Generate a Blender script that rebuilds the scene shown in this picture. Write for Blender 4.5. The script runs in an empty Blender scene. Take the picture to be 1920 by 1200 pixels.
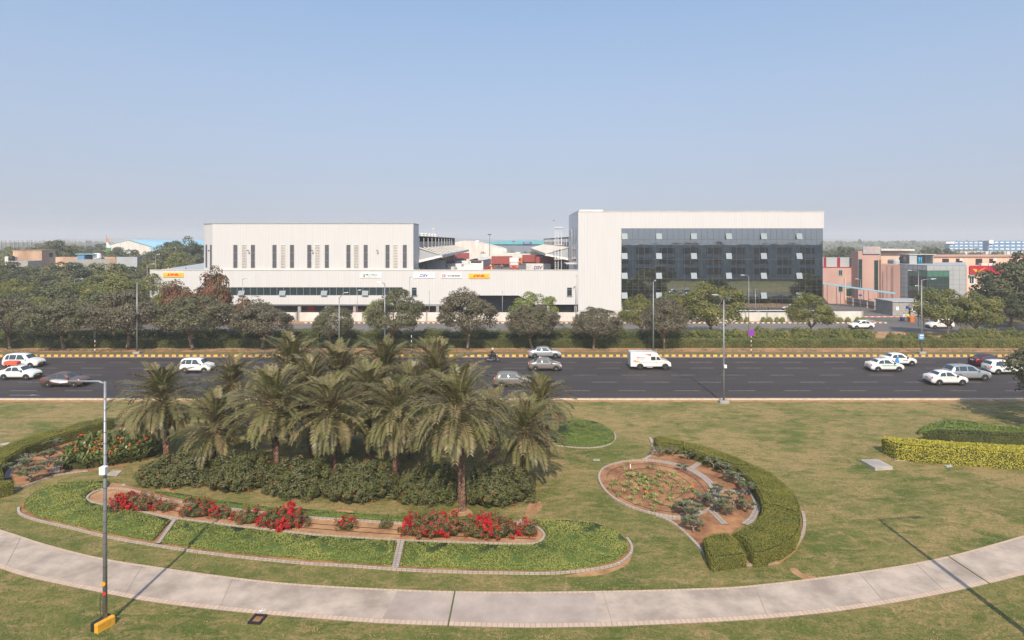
import bpy, math, random
import numpy as np
from mathutils import Vector, Matrix
R = math.radians
random.seed(7); RNG = np.random.default_rng(7)
SC = bpy.context.scene; COL = SC.collection
F = 1160.0; CX = 960.0; HY = 452.0; H = 15.5      # photograph geometry: focal length in px, centre, horizon row, eye height (m)

# ---------------------------------------------------------------- camera
cam = bpy.data.cameras.new('camera'); cam_o = bpy.data.objects.new('camera', cam); COL.objects.link(cam_o)
cam_o.location = (0, 0, H); cam_o.rotation_euler = (R(90), 0, 0)
cam.sensor_width = 36; cam.lens = F / 1920 * 36; cam.shift_y = -(600 - HY) / 1920
cam.clip_start = 0.1; cam.clip_end = 9000
SC.camera = cam_o
# ---------------------------------------------------------------- sky and sun
SUN_EL = 42.0; SUN_AZ = 180.5
w = bpy.data.worlds.new('World'); SC.world = w; w.use_nodes = True
nt = w.node_tree; nt.nodes.clear()
sky = nt.nodes.new('ShaderNodeTexSky'); sky.sky_type = 'NISHITA'; sky.sun_disc = False
sky.sun_elevation = R(SUN_EL); sky.sun_rotation = R(SUN_AZ); sky.air_density = 1.0; sky.dust_density = 1.2; sky.ozone_density = 1.5; sky.altitude = 200
bg = nt.nodes.new('ShaderNodeBackground'); bg.inputs[1].default_value = 0.15
hs = nt.nodes.new('ShaderNodeHueSaturation'); hs.inputs['Saturation'].default_value = 0.95
wo = nt.nodes.new('ShaderNodeOutputWorld')
tcw = nt.nodes.new('ShaderNodeTexCoord'); mpw = nt.nodes.new('ShaderNodeMapping'); mpw.inputs['Location'].default_value = (0, 0, 0.22)
nt.links.new(tcw.outputs['Generated'], mpw.inputs[0]); nt.links.new(mpw.outputs[0], sky.inputs[0])   # the dusty air hides the brightest band just above the horizon
nt.links.new(sky.outputs[0], hs.inputs['Color']); 
tint = nt.nodes.new('ShaderNodeMix'); tint.data_type = 'RGBA'; tint.blend_type = 'MULTIPLY'; tint.inputs[0].default_value = 1; tint.inputs[7].default_value = (1.16, 1.36, 1.36, 1)
nt.links.new(hs.outputs[0], tint.inputs[6])
sxw = nt.nodes.new('ShaderNodeSeparateXYZ'); nt.links.new(tcw.outputs['Generated'], sxw.inputs[0])
mrw = nt.nodes.new('ShaderNodeMapRange'); mrw.inputs[1].default_value = 0.0; mrw.inputs[2].default_value = 0.36; mrw.inputs[3].default_value = 1.0; mrw.inputs[4].default_value = 0.28; nt.links.new(sxw.outputs[2], mrw.inputs[0])
hzw = nt.nodes.new('ShaderNodeMix'); hzw.data_type = 'RGBA'; hzw.inputs[7].default_value = (2.12, 2.20, 2.44, 1)   # smog layer above the horizon
nt.links.new(mrw.outputs[0], hzw.inputs[0]); nt.links.new(tint.outputs[2], hzw.inputs[6]); nt.links.new(hzw.outputs[2], bg.inputs[0]); nt.links.new(bg.outputs[0], wo.inputs[0])
sl = bpy.data.lights.new('sun', 'SUN'); sl.energy = 3.6; sl.angle = R(0.6); sl.color = (1.0, 0.87, 0.71)
so = bpy.data.objects.new('sun', sl); COL.objects.link(so)
sd = Vector((math.sin(R(SUN_AZ)) * math.cos(R(SUN_EL)), math.cos(R(SUN_AZ)) * math.cos(R(SUN_EL)), math.sin(R(SUN_EL))))
so.rotation_euler = (-sd).to_track_quat('-Z', 'Y').to_euler()
SC.view_settings.view_transform = 'Standard'; SC.view_settings.look = 'None'; SC.view_settings.exposure = 0.58; SC.view_settings.gamma = 1
try:
    SC.cycles.volume_bounces = 1; SC.cycles.max_bounces = 6; SC.cycles.transparent_max_bounces = 8
except Exception: pass

# ---------------------------------------------------------------- geometry of the photograph
def G(x, y, z=0.0):
    Y = F * (H - z) / (y - HY); return ((x - CX) / F * Y, Y)
def GX(x, Y): return (x - CX) / F * Y
def GZ(y, Y): return H - (y - HY) * Y / F
# ---------------------------------------------------------------- tagging
def tag(o, label=None, cat=None, group=None, kind=None):
    if label: o['label'] = label
    if cat: o['category'] = cat
    if group: o['group'] = group
    if kind: o['kind'] = kind
    return o
def empty(name, loc=(0, 0, 0), rz=0, label=None, cat=None, group=None, scale=None):
    o = bpy.data.objects.new(name, None); COL.objects.link(o); o.location = loc; o.rotation_euler = (0, 0, rz)
    o.empty_display_size = 0.3
    if scale: o.scale = scale
    return tag(o, label, cat, group)
def link(name, me, parent=None, loc=None):
    o = bpy.data.objects.new(name, me); COL.objects.link(o)
    if parent: o.parent = parent
    if loc: o.location = loc
    return o
# ---------------------------------------------------------------- materials
def mat(name, c, rough=0.7, metal=0.0, var=0.0, vscale=1.0, c2=None, bump=0.0, bscale=20.0, spec=0.3, emit=None, objinfo=0.0, stretch=None, detail=6):
    m = bpy.data.materials.new(name); m.use_nodes = True
    n = m.node_tree; b = n.nodes['Principled BSDF']
    b.inputs['Roughness'].default_value = rough; b.inputs['Metallic'].default_value = metal
    b.inputs['Specular IOR Level'].default_value = spec
    b.inputs['Base Color'].default_value = (*c, 1)
    if c2 is None and var > 0: c2 = tuple(max(0, v * (1 - var)) for v in c)
    if c2 is not None or bump > 0:
        tc = n.nodes.new('ShaderNodeTexCoord'); co = tc.outputs['Object']
        if stretch:
            mp = n.nodes.new('ShaderNodeMapping'); mp.inputs['Scale'].default_value = stretch
            n.links.new(co, mp.inputs[0]); co = mp.outputs[0]
    if c2 is not None:
        no = n.nodes.new('ShaderNodeTexNoise'); no.inputs['Scale'].default_value = vscale; no.inputs['Detail'].default_value = detail
        no.inputs['Roughness'].default_value = 0.62
        n.links.new(co, no.inputs['Vector'])
        cr = n.nodes.new('ShaderNodeValToRGB'); cr.color_ramp.elements[0].position = 0.36; cr.color_ramp.elements[1].position = 0.64
        cr.color_ramp.elements[0].color = (*c2, 1); cr.color_ramp.elements[1].color = (*c, 1)
        n.links.new(no.outputs[0], cr.inputs[0]); n.links.new(cr.outputs[0], b.inputs['Base Color'])
    if bump > 0:
        nb = n.nodes.new('ShaderNodeTexNoise'); nb.inputs['Scale'].default_value = bscale; nb.inputs['Detail'].default_value = 4
        n.links.new(co, nb.inputs['Vector'])
        bp = n.nodes.new('ShaderNodeBump'); bp.inputs['Strength'].default_value = bump; bp.inputs['Distance'].default_value = 0.05
        n.links.new(nb.outputs[0], bp.inputs['Height']); n.links.new(bp.outputs[0], b.inputs['Normal'])
    return m
def leafmat(name, ca, cb, cc=None, rough=0.55, nscale=0.5, pos=(0.0, 1.0), transl=0.12):
    """leaf material: each leaf's own tint attribute mixes two colours, a world-size noise a third"""
    m = bpy.data.materials.new(name); m.use_nodes = True
    n = m.node_tree; b = n.nodes['Principled BSDF']; b.inputs['Roughness'].default_value = rough; b.inputs['Specular IOR Level'].default_value = 0.25
    at = n.nodes.new('ShaderNodeAttribute'); at.attribute_name = 'tint'
    mx = n.nodes.new('ShaderNodeMix'); mx.data_type = 'RGBA'
    mx.inputs[6].default_value = (*ca, 1); mx.inputs[7].default_value = (*cb, 1)
    n.links.new(at.outputs['Fac'], mx.inputs[0]); out = mx.outputs[2]
    if cc is not None:
        tc = n.nodes.new('ShaderNodeTexCoord'); no = n.nodes.new('ShaderNodeTexNoise'); no.inputs['Scale'].default_value = nscale; no.inputs['Detail'].default_value = 2
        oi = n.nodes.new('ShaderNodeObjectInfo'); ad = n.nodes.new('ShaderNodeVectorMath'); ad.operation = 'ADD'
        sc = n.nodes.new('ShaderNodeVectorMath'); sc.operation = 'SCALE'; sc.inputs['Scale'].default_value = 40
        n.links.new(oi.outputs['Random'], sc.inputs[0]); n.links.new(sc.outputs[0], ad.inputs[0]); n.links.new(tc.outputs['Object'], ad.inputs[1])
        n.links.new(ad.outputs[0], no.inputs['Vector'])
        rp = n.nodes.new('ShaderNodeMapRange'); rp.inputs[1].default_value = 0.42; rp.inputs[2].default_value = 0.62
        n.links.new(no.outputs[0], rp.inputs[0])
        m2 = n.nodes.new('ShaderNodeMix'); m2.data_type = 'RGBA'; m2.inputs[7].default_value = (*cc, 1)
        n.links.new(rp.outputs[0], m2.inputs[0]); n.links.new(out, m2.inputs[6]); out = m2.outputs[2]
    n.links.new(out, b.inputs['Base Color'])
    if transl > 0:
        tr = n.nodes.new('ShaderNodeBsdfTranslucent'); ms = n.nodes.new('ShaderNodeMixShader'); ms.inputs[0].default_value = transl
        n.links.new(out, tr.inputs[0]); n.links.new(b.outputs[0], ms.inputs[1]); n.links.new(tr.outputs[0], ms.inputs[2])
        n.links.new(ms.outputs[0], n.nodes['Material Output'].inputs[0])
    return m
M = {}
M['white_panel'] = None
def panelmat(name, c, pitch, axis='X', depth=0.35, dirt=0.05):
    """ribbed sheet metal: ribs as bump from a wave along the wall, faint dirt streaks"""
    m = bpy.data.materials.new(name); m.use_nodes = True; n = m.node_tree; b = n.nodes['Principled BSDF']
    b.inputs['Roughness'].default_value = 0.5; b.inputs['Specular IOR Level'].default_value = 0.3
    ge = n.nodes.new('ShaderNodeTexCoord'); se = n.nodes.new('ShaderNodeSeparateXYZ'); n.links.new(ge.outputs['Object'], se.inputs[0])
    ad = n.nodes.new('ShaderNodeMath'); ad.operation = 'ADD'
    n.links.new(se.outputs[0], ad.inputs[0]); n.links.new(se.outputs[1], ad.inputs[1])
    dv = n.nodes.new('ShaderNodeMath'); dv.operation = 'DIVIDE'; dv.inputs[1].default_value = pitch; n.links.new(ad.outputs[0], dv.inputs[0])
    fr = n.nodes.new('ShaderNodeMath'); fr.operation = 'FRACT'; n.links.new(dv.outputs[0], fr.inputs[0])
    gt = n.nodes.new('ShaderNodeMapRange'); gt.inputs[1].default_value = 0.86; gt.inputs[2].default_value = 0.9; n.links.new(fr.outputs[0], gt.inputs[0])
    no = n.nodes.new('ShaderNodeTexNoise'); no.inputs['Scale'].default_value = 0.7; mp = n.nodes.new('ShaderNodeMapping'); mp.inputs['Scale'].default_value = (2.5, 2.5, 0.25)
    n.links.new(ge.outputs['Object'], mp.inputs[0]); n.links.new(mp.outputs[0], no.inputs['Vector'])
    mx = n.nodes.new('ShaderNodeMix'); mx.data_type = 'RGBA'; mx.inputs[6].default_value = (*[v * (1 - dirt * 2) for v in c], 1); mx.inputs[7].default_value = (*c, 1)
    n.links.new(no.outputs[0], mx.inputs[0])
    m2 = n.nodes.new('ShaderNodeMix'); m2.data_type = 'RGBA'; m2.inputs[7].default_value = (*[v * 0.72 for v in c], 1)
    mu = n.nodes.new('ShaderNodeMath'); mu.operation = 'MULTIPLY'; mu.inputs[1].default_value = depth; n.links.new(gt.outputs[0], mu.inputs[0])
    n.links.new(mu.outputs[0], m2.inputs[0]); n.links.new(mx.outputs[2], m2.inputs[6]); n.links.new(m2.outputs[2], b.inputs['Base Color'])
    bp = n.nodes.new('ShaderNodeBump'); bp.inputs['Strength'].default_value = 0.3; bp.inputs['Distance'].default_value = 0.04
    n.links.new(gt.outputs[0], bp.inputs['Height']); n.links.new(bp.outputs[0], b.inputs['Normal'])
    return m
M['white_panel'] = panelmat('white_panel', (0.595, 0.578, 0.565), 0.55, depth=0.38, dirt=0.05)
M['lightened_side_panel'] = panelmat('lightened_side_panel', (0.80, 0.78, 0.76), 0.6)  # sheet colour lightened to offset the shade on side and yard walls
M['shed_roof'] = panelmat('shed_roof', (0.42, 0.44, 0.46), 0.8)
M['white'] = mat('white_paint', (0.78, 0.76, 0.73), 0.5, var=0.06, vscale=2)
M['offwhite'] = mat('dirty_white', (0.66, 0.62, 0.57), 0.8, var=0.22, vscale=0.5, stretch=(1, 1, 0.4))
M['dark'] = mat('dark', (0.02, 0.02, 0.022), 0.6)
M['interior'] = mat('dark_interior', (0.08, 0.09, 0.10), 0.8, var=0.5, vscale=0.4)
M['steel'] = mat('galvanised_steel', (0.30, 0.31, 0.33), 0.45, metal=0.4, var=0.15, vscale=6, stretch=(1, 1, .3))
M['darksteel'] = mat('dark_steel', (0.10, 0.10, 0.11), 0.5, metal=0.3)
M['lamp'] = mat('lamp_housing', (0.5, 0.5, 0.52), 0.4, metal=0.2)
M['tyre'] = mat('tyre_rubber', (0.025, 0.025, 0.027), 0.85)
M['rim'] = mat('alloy_rim', (0.62, 0.61, 0.60), 0.4)
M['carglass'] = mat('car_glass', (0.03, 0.045, 0.055), 0.08, spec=0.9)
M['blackplastic'] = mat('black_plastic', (0.03, 0.03, 0.03), 0.5)
M['red_lens'] = mat('red_lens', (0.55, 0.02, 0.02), 0.2, spec=0.6)
M['clear_lens'] = mat('clear_lens', (0.65, 0.67, 0.7), 0.12, spec=0.8)
M['yellow_plate'] = mat('yellow_plate', (0.75, 0.42, 0.03), 0.5)
M['white_plate'] = mat('white_plate', (0.75, 0.75, 0.72), 0.5)
M['yellow'] = mat('yellow_paint', (0.80, 0.40, 0.04), 0.6, var=0.25, vscale=5)
M['black'] = mat('black_paint', (0.03, 0.03, 0.033), 0.6, var=0.3, vscale=8)
M['marking'] = mat('road_paint', (0.36, 0.33, 0.31), 0.7, c2=(0.15, 0.14, 0.135), vscale=2.5)
M['concrete'] = mat('concrete', (0.46, 0.40, 0.34), 0.85, var=0.25, vscale=1.2, bump=0.2)
M['greyconc'] = mat('grey_concrete', (0.36, 0.34, 0.32), 0.85, var=0.25, vscale=1.5, bump=0.2)
M['soil'] = mat('red_soil', (0.42, 0.22, 0.105), 0.95, c2=(0.19, 0.085, 0.042), vscale=0.8, bump=0.6, bscale=9)
M['sand'] = mat('sandy_soil', (0.46, 0.27, 0.14), 0.95, c2=(0.30, 0.15, 0.07), vscale=1.2, bump=0.5, bscale=9)
M['bark'] = mat('bark', (0.30, 0.21, 0.15), 0.9, c2=(0.14, 0.09, 0.06), vscale=3, bump=0.6, bscale=12, stretch=(1, 1, 0.4))
M['palmbark'] = mat('palm_bark', (0.27, 0.16, 0.11), 0.95, c2=(0.07, 0.035, 0.022), vscale=9, bump=0.9, bscale=14, stretch=(1, 1, 0.7))
M['greybark'] = mat('pale_grey_bark', (0.36, 0.28, 0.22), 0.85, var=0.35, vscale=8)
M['pink'] = mat('pink_plaster', (0.50, 0.315, 0.265), 0.9, c2=(0.42, 0.255, 0.21), vscale=0.25, stretch=(1, 1, .5))
M['peach'] = mat('peach_plaster', (0.68, 0.48, 0.36), 0.9, c2=(0.57, 0.39, 0.29), vscale=0.3, stretch=(1, 1, .4))
M['brownconc'] = mat('stained_brown_concrete', (0.54, 0.37, 0.25), 0.9, c2=(0.34, 0.21, 0.14), vscale=0.22, stretch=(1, 1, .3))
M['redtrim'] = mat('red_trim', (0.28, 0.02, 0.03), 0.6)
M['greenglass'] = mat('green_glass', (0.02, 0.05, 0.045), 0.12, spec=0.8)
M['greenglass2'] = mat('light_green_glass', (0.06, 0.17, 0.12), 0.2, spec=0.8)
M['bandglass'] = mat('dark_blue_glass', (0.025, 0.04, 0.045), 0.1, spec=0.9)
M['acp'] = mat('grey_cladding', (0.40, 0.41, 0.42), 0.45, var=0.1, vscale=0.3)
M['blueroof'] = panelmat('pale_blue_roof', (0.28, 0.50, 0.62), 0.9)
M['tealroof'] = panelmat('teal_roof', (0.10, 0.40, 0.46), 0.9)
M['bluepaint'] = mat('blue_paint', (0.10, 0.24, 0.42), 0.6)
M['cyanpaint'] = mat('light_blue_paint', (0.05, 0.35, 0.60), 0.4)
M['awning'] = mat('painted_sky_pane', (0.26, 0.29, 0.30), 0.15, spec=0.9)  # pale base colour stands in for sky reflected by the tilted panes
M['mirror_frame'] = mat('aluminium_frame', (0.30, 0.30, 0.31), 0.4, metal=0.4)
def glassmat():
    m = bpy.data.materials.new('curtain_wall_glass'); m.use_nodes = True; n = m.node_tree; n.nodes.clear()
    g = n.nodes.new('ShaderNodeBsdfGlossy'); g.inputs['Roughness'].default_value = 0.02; g.inputs['Color'].default_value = (0.76, 0.79, 0.80, 1)
    t = n.nodes.new('ShaderNodeBsdfTransparent'); t.inputs[0].default_value = (0.34, 0.52, 0.55, 1)
    mx = n.nodes.new('ShaderNodeMixShader'); mx.inputs[0].default_value = 0.62
    tc = n.nodes.new('ShaderNodeTexCoord'); no = n.nodes.new('ShaderNodeTexNoise'); no.inputs['Scale'].default_value = 0.5; no.inputs['Detail'].default_value = 1
    bp = n.nodes.new('ShaderNodeBump'); bp.inputs['Strength'].default_value = 0.05; bp.inputs['Distance'].default_value = 0.05
    o = n.nodes.new('ShaderNodeOutputMaterial')
    n.links.new(tc.outputs['Object'], no.inputs['Vector']); n.links.new(no.outputs[0], bp.inputs['Height']); n.links.new(bp.outputs[0], g.inputs['Normal'])
    n.links.new(t.outputs[0], mx.inputs[1]); n.links.new(g.outputs[0], mx.inputs[2]); n.links.new(mx.outputs[0], o.inputs[0])
    return m
M['curtain'] = glassmat()
# grass / lawn
def lawnmat(name, green, dry, green2, bare=None, s=0.16):
    m = bpy.data.materials.new(name); m.use_nodes = True; n = m.node_tree; b = n.nodes['Principled BSDF']
    b.inputs['Roughness'].default_value = 0.9; b.inputs['Specular IOR Level'].default_value = 0.1
    tc = n.nodes.new('ShaderNodeTexCoord')
    def noise(sc, det=6, ro=0.65, off=0, st=None, dist=0.0):
        mp = n.nodes.new('ShaderNodeMapping'); mp.inputs['Location'].default_value = (off, off * .7, 0)
        if st: mp.inputs['Scale'].default_value = st
        n.links.new(tc.outputs['Object'], mp.inputs[0])
        q = n.nodes.new('ShaderNodeTexNoise'); q.inputs['Scale'].default_value = sc; q.inputs['Detail'].default_value = det; q.inputs['Roughness'].default_value = ro
        q.inputs['Distortion'].default_value = dist
        n.links.new(mp.outputs[0], q.inputs['Vector']); return q.outputs[0]
    def rng(x, a, c):
        r = n.nodes.new('ShaderNodeMapRange'); r.inputs[1].default_value = a; r.inputs[2].default_value = c; n.links.new(x, r.inputs[0]); return r.outputs[0]
    def mix(f, a, c):
        q = n.nodes.new('ShaderNodeMix'); q.data_type = 'RGBA'; n.links.new(f, q.inputs[0])
        for k, v in ((6, a), (7, c)):
            if isinstance(v, tuple): q.inputs[k].default_value = (*v, 1)
            else: n.links.new(v, q.inputs[k])
        return q.outputs[2]
    def mul(a, c):
        q = n.nodes.new('ShaderNodeMath'); q.operation = 'MULTIPLY'; n.links.new(a, q.inputs[0])
        if isinstance(c, float): q.inputs[1].default_value = c
        else: n.links.new(c, q.inputs[1])
        return q.outputs[0]
    def addn(a, c):
        q = n.nodes.new('ShaderNodeMath'); q.operation = 'ADD'; n.links.new(a, q.inputs[0]); n.links.new(c, q.inputs[1]); return q.outputs[0]
    big = noise(s, 5, 0.6, 3, dist=0.6); mid = noise(1.3, 9, 0.78, 11, st=(.55, 1.1, 1), dist=0.8); fine = noise(7, 4, 0.75, 5)
    c = mix(rng(noise(0.35, 4, .6, 31), 0.35, 0.65), green, green2)
    comb = addn(mul(big, 0.35), mul(mid, 0.65))
    yy_ = n.nodes.new('ShaderNodeSeparateXYZ'); n.links.new(tc.outputs['Object'], yy_.inputs[0])
    wet = n.nodes.new('ShaderNodeMapRange'); wet.inputs[1].default_value = 24; wet.inputs[2].default_value = 44; wet.inputs[3].default_value = -0.035; wet.inputs[4].default_value = 0.012; n.links.new(yy_.outputs[1], wet.inputs[0])   # the strip by the path is watered more
    c = mix(rng(addn(comb, wet.outputs[0]), 0.44, 0.57), c, dry)
    blot = mul(rng(noise(0.8, 6, .75, 47, dist=1.2), 0.56, 0.68), rng(noise(0.12, 3, .5, 77), 0.42, 0.6))
    c = mix(mul(blot, 0.8), c, bare or tuple(v * 1.35 for v in dry))
    c = mix(mul(rng(fine, 0.4, 0.65), 0.5), c, tuple(v * 0.45 for v in green))
    n.links.new(c, b.inputs['Base Color'])
    bp = n.nodes.new('ShaderNodeBump'); bp.inputs['Strength'].default_value = 0.5; bp.inputs['Distance'].default_value = 0.04
    n.links.new(noise(14, 4, .8, 9), bp.inputs['Height']); n.links.new(bp.outputs[0], b.inputs['Normal'])
    return m
M['lawn'] = lawnmat('lawn_grass', (0.085, 0.12, 0.026), (0.35, 0.25, 0.115), (0.185, 0.180, 0.055), (0.46, 0.30, 0.16))
M['ground'] = lawnmat('rough_ground', (0.09, 0.10, 0.04), (0.24, 0.18, 0.11), (0.12, 0.12, 0.05))
M['verge'] = lawnmat('verge_grass', (0.13, 0.13, 0.045), (0.25, 0.18, 0.09), (0.15, 0.14, 0.05))
def asphalt(name, c, tracks=True):
    m = mat(name, c, 0.75, c2=tuple(v * 0.70 for v in c), vscale=0.55, bump=0.12, bscale=40, stretch=(0.06, 1, 1), detail=9); return m
M['asphalt'] = asphalt('asphalt', (0.060, 0.050, 0.049))
M['asphalt2'] = asphalt('worn_asphalt', (0.17, 0.155, 0.145))
M['path'] = mat('path_concrete', (0.52, 0.425, 0.35), 0.85, c2=(0.31, 0.25, 0.205), vscale=0.6, bump=0.15, bscale=30, detail=10)
def brickmat(name, c1, c2, mortar, sx, sy):
    m = bpy.data.materials.new(name); m.use_nodes = True; n = m.node_tree; b = n.nodes['Principled BSDF']; b.inputs['Roughness'].default_value = 0.9
    uv = n.nodes.new('ShaderNodeUVMap'); br = n.nodes.new('ShaderNodeTexBrick'); br.inputs['Color1'].default_value = (*c1, 1); br.inputs['Color2'].default_value = (*c2, 1)
    br.inputs['Mortar'].default_value = (*mortar, 1); br.inputs['Scale'].default_value = 1; br.inputs['Mortar Size'].default_value = 0.016
    br.inputs['Brick Width'].default_value = sx; br.inputs['Row Height'].default_value = sy; br.offset = 0.0
    n.links.new(uv.outputs[0], br.inputs['Vector']); n.links.new(br.outputs[0], b.inputs['Base Color']); return m
M['brick'] = brickmat('paver_border', (0.56, 0.42, 0.32), (0.48, 0.36, 0.28), (0.34, 0.25, 0.18), 0.22, 3.0)
M['edging'] = brickmat('stone_edging', (0.44, 0.37, 0.31), (0.36, 0.30, 0.25), (0.2, 0.14, 0.09), 0.24, 3.0)
M['setts'] = brickmat('stone_setts', (0.40, 0.35, 0.31), (0.33, 0.28, 0.25), (0.2, 0.15, 0.11), 0.22, 0.2)
def kerbmat(name, a, bcol, per, duty=0.5):
    m = bpy.data.materials.new(name); m.use_nodes = True; n = m.node_tree; b = n.nodes['Principled BSDF']; b.inputs['Roughness'].default_value = 0.8
    tc = n.nodes.new('ShaderNodeTexCoord'); se = n.nodes.new('ShaderNodeSeparateXYZ'); n.links.new(tc.outputs['Object'], se.inputs[0])
    dv = n.nodes.new('ShaderNodeMath'); dv.operation = 'DIVIDE'; dv.inputs[1].default_value = per; n.links.new(se.outputs[0], dv.inputs[0])
    fr = n.nodes.new('ShaderNodeMath'); fr.operation = 'FRACT'; n.links.new(dv.outputs[0], fr.inputs[0])
    gt = n.nodes.new('ShaderNodeMath'); gt.operation = 'GREATER_THAN'; gt.inputs[1].default_value = duty; n.links.new(fr.outputs[0], gt.inputs[0])
    mx = n.nodes.new('ShaderNodeMix'); mx.data_type = 'RGBA'; mx.inputs[6].default_value = (*a, 1); mx.inputs[7].default_value = (*bcol, 1); n.links.new(gt.outputs[0], mx.inputs[0])
    no = n.nodes.new('ShaderNodeTexNoise'); no.inputs['Scale'].default_value = 3; no.inputs['Detail'].default_value = 6; n.links.new(tc.outputs['Object'], no.inputs['Vector'])
    rg = n.nodes.new('ShaderNodeMapRange'); rg.inputs[1].default_value = 0.45; rg.inputs[2].default_value = 0.75; rg.inputs[4].default_value = 0.6; n.links.new(no.outputs[0], rg.inputs[0])
    m2 = n.nodes.new('ShaderNodeMix'); m2.data_type = 'RGBA'; m2.inputs[7].default_value = (0.25, 0.18, 0.13, 1); n.links.new(rg.outputs[0], m2.inputs[0]); n.links.new(mx.outputs[2], m2.inputs[6])
    n.links.new(m2.outputs[2], b.inputs['Base Color']); return m
M['kerb_yb'] = kerbmat('yellow_black_kerb', (0.85, 0.42, 0.05), (0.08, 0.075, 0.08), 0.93, 0.56)
M['kerb_wb'] = kerbmat('white_black_kerb', (0.7, 0.66, 0.6), (0.1, 0.09, 0.09), 1.0)
M['kerb_pale'] = kerbmat('faded_kerb', (0.62, 0.46, 0.30), (0.55, 0.47, 0.38), 1.3)
# ---------------------------------------------------------------- mesh builders
class MB:
    def __init__(s): s.v = []; s.f = []; s.m = []; s.pc = []
    def add(s, vs, fs, mi=0):
        b = len(s.v); s.pc.append((b, len(s.f))); s.v += [tuple(p) for p in vs]; s.f += [tuple(b + i for i in f) for f in fs]; s.m += [mi] * len(fs); return s
    def box(s, x0, x1, y0, y1, z0, z1, mi=0):
        return s.add([(x0, y0, z0), (x1, y0, z0), (x1, y1, z0), (x0, y1, z0), (x0, y0, z1), (x1, y0, z1), (x1, y1, z1), (x0, y1, z1)],
                     [(0, 3, 2, 1), (4, 5, 6, 7), (0, 1, 5, 4), (1, 2, 6, 5), (2, 3, 7, 6), (3, 0, 4, 7)], mi)
    def bbox(s, x0, x1, y0, y1, z0, z1, b=0.03, mi=0):
        """box with chamfered vertical and top edges"""
        base = [(x0 + b, y0), (x1 - b, y0), (x1, y0 + b), (x1, y1 - b), (x1 - b, y1), (x0 + b, y1), (x0, y1 - b), (x0, y0 + b)]
        cx, cy = (x0 + x1) / 2, (y0 + y1) / 2
        top = [(x - math.copysign(b, x - cx) * .7, y - math.copysign(b, y - cy) * .7) for x, y in base]
        vs = [(x, y, z0) for x, y in base] + [(x, y, z1 - b) for x, y in base] + [(x, y, z1) for x, y in top]
        fs = [tuple(range(7, -1, -1)), tuple(range(16, 24))]
        for k in (0, 8):
            for i in range(8): j = (i + 1) % 8; fs.append((k + i, k + j, k + 8 + j, k + 8 + i))
        return s.add(vs, fs, mi)
    def cyl(s, p0, p1, r0, r1=None, n=8, mi=0, cap=True):
        r1 = r0 if r1 is None else r1; p0 = Vector(p0); p1 = Vector(p1); d = (p1 - p0)
        if d.length < 1e-6: return s
        q = d.to_track_quat('Z', 'Y'); vs = []
        for p, r in ((p0, r0), (p1, r1)):
            for i in range(n): a = 2 * math.pi * i / n; vs.append(p + q @ Vector((math.cos(a) * r, math.sin(a) * r, 0)))
        fs = [(i, (i + 1) % n, n + (i + 1) % n, n + i) for i in range(n)]
        if cap: fs += [tuple(range(n - 1, -1, -1)), tuple(range(n, 2 * n))]
        return s.add(vs, fs, mi)
    def tube(s, pts, rs, n=8, mi=0):
        vs = []; pts = [Vector(p) for p in pts]
        for k, p in enumerate(pts):
            d = pts[min(k + 1, len(pts) - 1)] - pts[max(k - 1, 0)]; q = d.to_track_quat('Z', 'Y')
            r = rs[k] if isinstance(rs, (list, tuple)) else rs
            for i in range(n): a = 2 * math.pi * i / n; vs.append(p + q @ Vector((math.cos(a) * r, math.sin(a) * r, 0)))
        fs = []
        for k in range(len(pts) - 1):
            for i in range(n): fs.append((k * n + i, k * n + (i + 1) % n, (k + 1) * n + (i + 1) % n, (k + 1) * n + i))
        fs += [tuple(range(n - 1, -1, -1)), tuple(range((len(pts) - 1) * n, len(pts) * n))]
        return s.add(vs, fs, mi)
    def lathe(s, prof, c=(0, 0, 0), n=16, mi=0):
        vs = []
        for r, z in prof:
            for i in range(n): a = 2 * math.pi * i / n; vs.append((c[0] + r * math.cos(a), c[1] + r * math.sin(a), c[2] + z))
        fs = []
        for k in range(len(prof) - 1):
            for i in range(n): fs.append((k * n + i, k * n + (i + 1) % n, (k + 1) * n + (i + 1) % n, (k + 1) * n + i))
        fs += [tuple(range(n - 1, -1, -1)), tuple(range((len(prof) - 1) * n, len(prof) * n))]
        return s.add(vs, fs, mi)
    def prism(s, poly, z0, z1, mi=0):
        """vertical prism over a counter-clockwise or clockwise ground polygon"""
        a = sum(poly[i][0] * poly[(i + 1) % len(poly)][1] - poly[(i + 1) % len(poly)][0] * poly[i][1] for i in range(len(poly)))
        if a < 0: poly = poly[::-1]
        n = len(poly); vs = [(x, y, z0) for x, y in poly] + [(x, y, z1) for x, y in poly]
        fs = [tuple(range(n - 1, -1, -1)), tuple(range(n, 2 * n))] + [(i, (i + 1) % n, n + (i + 1) % n, n + i) for i in range(n)]
        return s.add(vs, fs, mi)
    def xprism(s, poly, y0, y1, mi=0):
        """prism along y over an (x, z) outline"""
        a = sum(poly[i][0] * poly[(i + 1) % len(poly)][1] - poly[(i + 1) % len(poly)][0] * poly[i][1] for i in range(len(poly)))
        if a < 0: poly = poly[::-1]
        n = len(poly); vs = [(x, y0, z) for x, z in poly] + [(x, y1, z) for x, z in poly]
        fs = [tuple(range(n)), tuple(range(2 * n - 1, n - 1, -1))] + [(i, n + i, n + (i + 1) % n, (i + 1) % n) for i in range(n)]
        return s.add(vs, fs, mi)
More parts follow.
